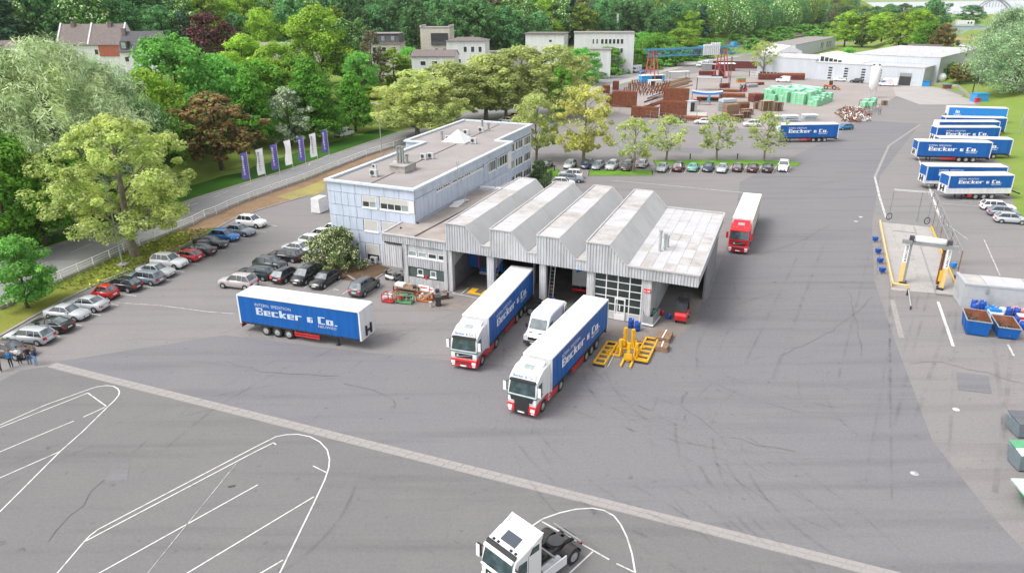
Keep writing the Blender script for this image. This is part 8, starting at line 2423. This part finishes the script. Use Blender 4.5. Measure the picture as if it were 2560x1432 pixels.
def ptree(key, label, u, vb, vt, wpx, group=None, cat='tree'):
  """tree whose foot is seen (or would be) at u, vb, top at vt, crown wpx wide"""
  p = gt(u, vb)
  lo, hi = .5, 60
  for _ in range(30):
    h = (lo + hi) / 2
    if pix((p.x, p.y, p.z + h))[1] > vt: lo = h
    else: hi = h
  dist = hypot(p.x, p.y, CAM_H - p.z)
  return tree(key, label, p, h, wpx / F_PX * dist / 2.25, group, cat)
for d in [
 ('plane', 'big yellow green plane tree on the verge above the parked cars', 338, 640, 292, 335),
 ('bright', 'small bright green tree on the verge at the left edge', 70, 770, 592, 140),
 ('willow', 'huge silvery willow at the left edge beyond the road', 175, 520, 92, 420),
 ('willow', 'silvery willow left part, cut by the picture edge', 5, 470, 118, 260),
 ('willow_dark', 'greyish willow behind the big plane tree', 300, 470, 148, 240),
 ('maple', 'dark green tree at the left edge below the silvery willow', 30, 640, 330, 200),
 ('maple', 'green tree with thin trunk beside the crash barrier', 115, 610, 400, 170),
 ('maple', 'dark tree in the shade left of the big plane tree', 190, 560, 380, 150),
 ('lime', 'yellow green tree right of the silvery willow', 400, 400, 178, 150),
 ('maple', 'deep green tree behind the big plane tree crown', 390, 460, 260, 170),
 ('bright', 'tall light green tree in front of the slate house', 465, 345, 82, 190),
 ('bright', 'light green tree in the middle of the park belt', 560, 350, 135, 160),
 ('beech', 'dark purple copper beech beside the slate house', 541, 205, 30, 128),
 ('lime', 'golden green tree with pale blossom right of the copper beech', 622, 235, 90, 118),
 ('lime', 'yellowish tree next to the golden green tree', 705, 250, 108, 120),
 ('maple', 'green tree below the golden green tree', 650, 310, 150, 140),
 ('redmaple', 'bronze brown maple on the lawn behind the road', 556, 425, 237, 225),
 ('hornbeam', 'green pointed tree behind the bronze maple', 640, 370, 172, 165),
 ('hornbeam', 'large pointed hornbeam above the flags', 785, 352, 148, 195),
 ('hornbeam', 'smaller pointed hornbeam left of the street lamp', 890, 330, 180, 120),
 ('blossom', 'white flowering tree between the hornbeams', 728, 365, 216, 112),
 ('bright', 'small round green tree above the hornbeams', 878, 205, 118, 84),
 ('lime', 'very tall yellow green tree in front of the wood', 808, 215, 20, 165),
 ('chestnut', 'tall chestnut with cream blossom beside the very tall tree', 868, 212, 52, 110),
 ('bare', 'dark brown ivy clad tree beside the mansard house', 935, 222, 72, 78),
 ('pine', 'dark narrow conifer in front of the mansard house', 986, 130, 78, 22),
 ('olive', 'bronze green round tree below the mansard house', 985, 215, 122, 80),
 ('bright', 'bright green tree in front of the low white house', 1025, 212, 118, 70),
 ('hedge', 'small green tree at the garage of the low white house', 1140, 178, 128, 40),
 ('hedge', 'small green tree right of the garage', 1175, 178, 130, 36),
 ('plane_gold', 'brownish budding plane tree by the car park of the road', 985, 318, 212, 125),
 ('plane_far', 'wide pale plane tree left of the office roof', 1045, 345, 176, 235),
 ('plane_far', 'pale plane tree behind the office roof, second in line', 1130, 312, 155, 225),
 ('plane_far', 'pale plane tree behind the office roof, third in line', 1215, 300, 138, 215),
 ('plane_far', 'pale plane tree behind the office roof, fourth in line', 1300, 296, 116, 215),
 ('plane_far', 'pale plane tree beside the storage yard road', 1385, 292, 114, 195),
 ('bright', 'green tree behind the pale plane trees', 1455, 212, 118, 95),
 ('plane_far', 'pale plane tree between the office roof and the road, lower one', 1085, 352, 205, 170),
 ('plane_far', 'pale plane tree squeezed between two larger ones behind the office roof', 1265, 300, 150, 150),
 ('lime', 'yellow green tree behind the bronze maple', 690, 300, 150, 150),
 ('maple', 'deep green tree in the park belt above the flags', 760, 300, 140, 130),
 ('bright', 'light green tree right of the very tall tree', 905, 250, 130, 90),
 ('maple', 'dark green shrubby tree between the plane trees', 1400, 300, 170, 70),
 ('plane_far', 'pale plane tree at the office corner', 1340, 402, 236, 140),
 ('plane_gold', 'golden plane tree beside the parked silver hatchback', 1458, 412, 212, 170),
 ('young_plane', 'young thin plane tree in the front grass strip', 1582, 432, 292, 112),
 ('young_plane', 'young thin plane tree behind the silver saloon', 1665, 403, 290, 112),
 ('young_plane', 'young thin plane tree in the middle of the far grass strip', 1792, 402, 280, 112),
 ('young_plane', 'young thin plane tree in front of the lone blue trailer', 1910, 404, 282, 104),
 ('young_plane', 'young plane tree inside the storage yard', 1905, 190, 102, 76),
 ('bright', 'small leafy tree growing through the warehouse roofs', 2117, 160, 117, 34),
 ('lime', 'yellow green round tree beside the railway', 1715, 112, 30, 82),
 ('lime', 'green yellow tree left of the gantry crane beam', 1700, 140, 72, 80),
 ('maple', 'green tree behind the gantry crane', 1640, 160, 82, 90),
 ('bright', 'light green tree right of the long white office', 1605, 140, 80, 66),
 ('olive', 'brown green tree in front of the white shed', 1545, 165, 98, 60),
 ('maple', 'dark green bush tree by the road sign', 1520, 185, 118, 70),
 ('bright', 'light green tree in front of the long white office', 1555, 140, 84, 40),
 ('maple', 'dark shrub tree along the road verge beyond the crane', 1760, 132, 96, 60),
 ('maple', 'green tree along the road verge behind the crane beam', 1690, 165, 112, 70),
 ('maple', 'green tree along the road verge left of the motor home', 1590, 172, 122, 70),
 ('willow_dark', 'big grey green willow at the right edge', 2535, 232, 60, 180),
 ('willow_dark', 'grey green willow behind the big one at the right edge', 2500, 195, 18, 150),
 ('willow_dark', 'pale willow crown at the upper right corner', 2560, 170, 10, 150),
 ('willow_dark', 'willow at the lower right of the bank path', 2470, 200, 100, 100),
 ('lime', 'yellow green tree at the left end of the row behind the halls', 2110, 118, 32, 70),
 ('olive', 'olive green tree second in the row behind the halls', 2155, 118, 34, 70),
 ('lime', 'yellow green tree in the middle of the row behind the halls', 2200, 120, 32, 72),
 ('olive', 'olive tree right of the middle in the row behind the halls', 2243, 122, 34, 70),
 ('lime', 'yellow tree near the right end of the row behind the halls', 2288, 126, 26, 74),
 ('maple', 'deep green tree in the row behind the halls', 2315, 134, 56, 70),
 ('redmaple', 'brownish tree at the right end of the row behind the halls', 2350, 132, 62, 60),
 ('fresh', 'bright green tree behind the crane bridge', 2420, 72, 14, 60),
 ('fresh', 'deep green tree left of the crane bridge behind the row', 2325, 95, 0, 70),
 ('bare', 'tall dark tree where the railway leaves the wood', 2078, 80, -6, 34),
 ('hedge', 'round green shrub behind the white tanks', 2335, 200, 158, 60),
 ('redmaple', 'reddish shrub right of the white tanks', 2398, 210, 160, 54),
 ('hedge', 'low shrub on the bank below the utility pole', 2380, 192, 160, 40),
 ]:
  ptree(*d)
ptree('shrub', 'large round shrub full of cream blossom at the office corner', 840, 666, 572, 150, None, 'shrub')
ptree('evergreen', 'dark evergreen shrub behind the office beside the sawtooth roof', 1350, 452, 402, 62, None, 'shrub')
ptree('evergreen', 'low dark shrub next to the evergreen at the sawtooth roof', 1362, 474, 440, 46, None, 'shrub')
for i, (u, v, w) in enumerate(((1500, 196, 50), (1530, 188, 50), (1560, 182, 50), (1630, 172, 60), (1660, 166, 60), (1720, 152, 60), (1760, 146, 50), (1800, 134, 60), (1470, 205, 60), (1790, 116, 50), (1840, 106, 50), (1900, 98, 60), (1950, 92, 60), (2010, 84, 60), (2060, 78, 50), (1880, 124, 50), (1960, 112, 60), (2040, 98, 60), (1270, 150, 60), (1230, 158, 60), (1310, 146, 60), (1190, 166, 60), (1420, 150, 60), (1370, 150, 60))):
  ptree('hedge', 'green shrub in the hedge belt along the road and railway', u, v, v - R.uniform(18, 28), w, 'hedge belt along road and railway', 'shrub')
# undergrowth of the park belt on the left, seen between trunks
for i, (u, v, t, w) in enumerate(((230, 520, 470, 120), (60, 600, 540, 100), (330, 440, 380, 110), (480, 380, 330, 110), (700, 335, 280, 90), (600, 350, 300, 90), (840, 300, 250, 80), (760, 290, 230, 90), (930, 260, 215, 70), (500, 300, 240, 110), (600, 270, 215, 90), (430, 300, 230, 110), (330, 330, 250, 120), (60, 400, 300, 130), (750, 240, 190, 90), (870, 250, 205, 80), (1000, 265, 220, 70), (1060, 235, 190, 80), (1130, 215, 178, 80), (1220, 195, 160, 80), (1320, 180, 148, 80), (420, 260, 200, 90), (520, 250, 190, 90))):
  ptree(('maple', 'hedge', 'lime')[i % 3], ('green tree of the dense park belt beyond the road', 'leafy shrub of the dense park belt beyond the road', 'yellow green tree of the dense park belt beyond the road')[i % 3], u, v, t, w, 'park belt beyond the road', 'tree' if i % 3 != 1 else 'shrub')
# the wood on the hillside, every tree on its own
WOOD = 'trees of the wood on the hillside'
WL = {'deep': 'dark green broadleaf tree of the hillside wood', 'fresh': 'bright green broadleaf tree of the hillside wood', 'olive': 'tall olive green tree of the hillside wood', 'chestnut': 'cream flowering chestnut of the hillside wood', 'bare': 'brown budding tree of the hillside wood', 'pine': 'dark conifer of the hillside wood', 'lime': 'yellow green tree of the hillside wood'}
PLACES = [(150, 'left of the terrace house'), (310, 'behind the terrace house'), (430, 'behind the slate house'), (640, 'round the copper beech'), (760, 'above the golden green trees'), (900, 'behind the very tall tree'), (1040, 'above the mansard house'), (1220, 'above the cream block'), (1310, 'between cream block and white offices'), (1430, 'above the smaller white office'), (1600, 'above the long white office'), (1800, 'beyond the gantry crane'), (2200, 'above the railway')]
sp = 12.0
cands = []
for j in range(0, 62):
  for i in range(-34, 44):
    x = (i + .5 * (j % 2)) * sp + R.uniform(-3.5, 3.5); y = 200 + j * sp * .86 + R.uniform(-3.5, 3.5)
    d = side(ROAD_FAR, x, y)
    z = tz(x, y)
    u, v = pix((x, y, z))
    if u < -60 or u > 2110 or v < -14 or v > 150: continue
    if u < 1000: ok = d > 118
    elif u < 1600: ok = d > 60 and y > 352 - .02 * (u - 1000)
    else: ok = d > 20 and v < 110 - max(0, u - 1735) * .127
    if ok: cands.append((hypot(x, y), y, x, z, u))
cands.sort()
extra = []
for q, y, x, z, u in cands:
  n_ = sin(x * .05 + 1) + cos(y * .043 + x * .021) + R.uniform(-1.4, 1.4)
  key = 'deep' if n_ < -.6 else ('fresh' if n_ < .35 else ('chestnut' if n_ < .95 else ('olive' if n_ < 1.5 else ('bare' if n_ < 1.9 else 'lime'))))
  if R.random() < .06: key = 'pine'
  k = R.uniform(.72, 1.35)
  if len(extra) == 0 and TC.get('wood', 0) < 300:
    TC['wood'] = TC.get('wood', 0) + 1
    pl_ = [t for a, t in PLACES if u < a][0]
    tree(key, WL[key] + ', ' + pl_, Vector((x, y, z - .4)), 18.5 * k, 6.4 * k, WOOD)
  else: extra.append((x, y, z, k))
if extra:
  for q_, mk in enumerate(('leaf_deep', 'leaf_fresh', 'leaf_olive', 'leaf_chestnut')):
   cs, ns = [], []
   for x, y, z, k in extra[q_::4]:
     for _ in range(1200):
      d = Vector((R.gauss(0, 1), R.gauss(0, 1), R.gauss(0, 1))).normalized()
      cs.append((x + d.x * 6.4 * k, y + d.y * 6.4 * k, z + 10.5 * k + d.z * 8.5 * k)); ns.append((d.x + R.gauss(0, .5), d.y + R.gauss(0, .5), d.z + .5 + R.gauss(0, .5)))
   if cs: tag(obj('distant_wood', mesh_quads('distant_wood', np.array(cs), np.array(ns), 1.0, 1.2, MATS[mk]), []), kind='stuff')
print('wood', TC.get('wood'), len(extra))
# farther woods towards the river, read as one mass
def far_wood(name, spots, key):
  me = SPECIES[key][0][0][0]
  for n_, (x, y, h, r) in enumerate(spots):
    tree(key, 'distant tree of the river side wood', Vector((x, y, tz(x, y))), h, r, 'far trees towards the river')
for key in ('fresh', 'deep', 'olive'):
  sp_ = []
  for i in range(13):
    u = R.uniform(2095, 2345); y = R.uniform(560, 900)
    d_ = ray(u, 60); x = d_.x / d_.y * y
    sp_.append((x, y, R.uniform(14, 19), R.uniform(7, 10)))
  far_wood('far', sp_, key)
# flowers and tufts on the verge
tf = []
pts = [Vector(p) for p in [(-66, 40)] + FENCE[:13]]
cs, ns = [], []
for i in range(1500):
  k = R.uniform(3, 12.0); a = Vector(FENCE[int(k)]).lerp(Vector(FENCE[int(k) + 1]), k - int(k))
  b = Vector(KERB[min(7, 2 + int(k * .5))])
  q = a.lerp(Vector((a.x + 7.5, a.y + 1.0)), R.uniform(.05, .98) ** 1.2)
  cs.append((q.x, q.y, .12 + R.uniform(0, .08))); ns.append((R.uniform(-1, 1), R.uniform(-1, 1), .6))
o = obj('verge_weeds', mesh_quads('verge_weeds', np.array(cs), np.array(ns), .26, 1.5, LM('leaf_weed', (.10, .15, .02), (.20, .22, .04), (.50, .42, .04), .05, .3)), [])
tag(o, kind='stuff')
# ------------------------------------------------------------------ people
skin = mat('skin', (.42, .25, .18), rough=.6)
def cloth(n, c): return mat('cloth_' + n, c, rough=.85, var=.12, scale=6)
for n, c in dict(blue=(.02, .16, .38), black=(.016, .016, .02), white=(.60, .63, .66), navy=(.02, .03, .08), jeans=(.06, .12, .24), lightjeans=(.16, .32, .52), dark=(.03, .03, .035), pink=(.45, .14, .18), shoes=(.45, .44, .42), blueshoe=(.08, .24, .45), work=(.05, .09, .2), grey=(.2, .2, .2)).items(): cloth(n, c)
hair_m = mat('hair', (.035, .022, .015), rough=.8)
hair_l = mat('hair_fair', (.22, .14, .07), rough=.8)
def person(label, p, deg, top, legs, shoe, pose='stand', h=1.78, hair=True, hm=None, sleeves=True, bald=False):
  r = thing('person', label, 'person', (p.x, p.y, .035), radians(deg))
  k = h / 1.8
  V = [((0, 0, .95), .155, .115)]; E = []
  def add(par, co, a, b=None):
    V.append((co, a, b or a)); E.append((par, len(V) - 1)); return len(V) - 1
  wst = add(0, (0, 0, 1.10), .135, .105)
  chs = add(wst, (0, .0, 1.32), .165, .12)
  nk = add(chs, (0, .0, 1.50), .06)
  hd0 = add(nk, (0, .015, 1.60), .075, .085)
  hd = add(hd0, (0, .02, 1.72), .085, .10)
  for s in (-1, 1):
    st = s * (.10 if pose != 'wide' else .16)
    hip = add(0, (s * .10, 0, .88), .095)
    kn = add(hip, (st, .03, .50), .065)
    an = add(kn, (st * 1.05, -.01, .09), .045)
    add(an, (st * 1.1, .14, .045), .045, .035)
    sh = add(chs, (s * .20, 0, 1.42), .06)
    if pose == 'folded':
      el = add(sh, (s * .27, .04, 1.16), .046); wr = add(el, (-s * .02, .20, 1.20), .036); add(wr, (-s * .13, .17, 1.22), .034)
    elif pose == 'pockets':
      el = add(sh, (s * .30, -.05, 1.16), .046); wr = add(el, (s * .22, .08, .95), .036); add(wr, (s * .18, .10, .88), .035)
    else:
      el = add(sh, (s * .27, -.02, 1.14), .046); wr = add(el, (s * .28, .08, .90), .034); hnd = add(wr, (s * .275, .11, .81), .034)
      for f in range(3): add(hnd, (s * (.255 + .02 * f), .13, .735), .011)
      add(hnd, (s * .235, .15, .78), .012)
  me = bpy.data.meshes.new('body')
  me.from_pydata([tuple(c * k for c in v[0]) for v in V], E, [])
  o = bpy.data.objects.new('body', me); COL.objects.link(o)
  sm_ = o.modifiers.new('skin', 'SKIN'); sm_.use_smooth_shade = True
  for i, v in enumerate(V):
    me.skin_vertices[0].data[i].radius = (v[1] * k, v[2] * k)
    me.skin_vertices[0].data[i].use_root = (i == 0)
  o.modifiers.new('sub', 'SUBSURF').levels = 1
  bpy.context.view_layer.update()
  me2 = bpy.data.meshes.new_from_object(o.evaluated_get(bpy.context.evaluated_depsgraph_get()))
  bpy.data.objects.remove(o)
  ms = [skin, MATS['cloth_' + top], MATS['cloth_' + legs], MATS['cloth_' + shoe]]
  me2.materials.clear()
  for m_ in ms: me2.materials.append(m_)
  for pl_ in me2.polygons:
    c = pl_.center / k
    if c.z > 1.50: i = 0
    elif c.z < .085: i = 3
    elif c.z < .99 and abs(c.x) < .21 and not (pose == 'pockets' and c.y > .12): i = 2
    elif not sleeves and abs(c.x) > .235 and c.z < 1.22: i = 0
    elif c.z < .93 and abs(c.x) > .2: i = 0
    elif pose == 'folded' and c.y > .19 and abs(c.x) < .16: i = 0
    else: i = 1
    pl_.material_index = i
    pl_.use_smooth = True
  me2.name = 'body'
  b = bpy.data.objects.new('body', me2); COL.objects.link(b); b.parent = r
  fz = 1.70 * k
  obj('nose', MB().add([(-.015, .115 * k, fz - .03), (.015, .115 * k, fz - .03), (0, .145 * k, fz - .025), (0, .11 * k, fz + .03)], [(0, 1, 2), (1, 3, 2), (3, 0, 2)]), skin, r)
  for s in (-1, 1):
    obj('eye', MB().cbox((s * .034, .112 * k, fz + .03), (.022, .012, .012)), 'black_matt', r)
    obj('ear', MB().cbox((s * .088, .01, fz), (.018, .04, .06)), skin, r)
  obj('mouth', MB().cbox((0, .108 * k, fz - .065), (.045, .01, .01)), 'red_sign', r)
  if hair:
    mb = MB().lathe([(.094, 0), (.10, .05), (.085, .10), (.05, .125), (.01, .13)], (0, -.005, 1.735 * k), 12)
    obj('hair', mb, hm or hair_m, r)
  return r
for d in [
 ('person in black shirt and jeans, second from the right of the group', g(76, 911), 200, 'black', 'jeans', 'dark', 'stand', 1.84, True, None, False),
 ('person in dark blue jumper and light jeans at the right end of the group', g(92, 913), 160, 'navy', 'lightjeans', 'dark', 'pockets', 1.76, True, hair_l, True),
 ('person in a white hooded top with folded arms in the middle of the group', g(52, 911), 195, 'white', 'dark', 'shoes', 'folded', 1.78, True, None, True),
 ('person in a blue and black jacket with hands in the pockets', g(30, 919), 190, 'blue', 'dark', 'blueshoe', 'pockets', 1.76, True, hair_l, True),
 ('person in a blue top cut by the left picture edge', g(4, 929), 150, 'blue', 'dark', 'shoes', 'stand', 1.78, True, None, True),
 ('person in a pink shirt working in the open middle bay', g(1378, 748), 100, 'pink', 'work', 'dark', 'stand', 1.78, True, None, False),
 ('worker in dark top and blue trousers at the bending table', g(1749, 262), 20, 'dark', 'lightjeans', 'dark', 'stand', 1.8, True, None, True)]:
  person(*d)
# ------------------------------------------------------------------ spring haze over the valley
hm_ = bpy.data.materials.new('haze'); hm_.use_nodes = True
nt_ = hm_.node_tree
for n_ in list(nt_.nodes):
  if n_.type == 'BSDF_PRINCIPLED': nt_.nodes.remove(n_)
pv = nt_.nodes.new('ShaderNodeVolumePrincipled')
pv.inputs['Color'].default_value = (.93, .96, 1, 1)
pv.inputs['Density'].default_value = .00006
nt_.links.new(pv.outputs[0], nt_.nodes['Material Output'].inputs['Volume'])
tag(obj('haze', MB().box(-7200, 7200, -1000, 9200, -1.7, 150), hm_), kind='stuff')
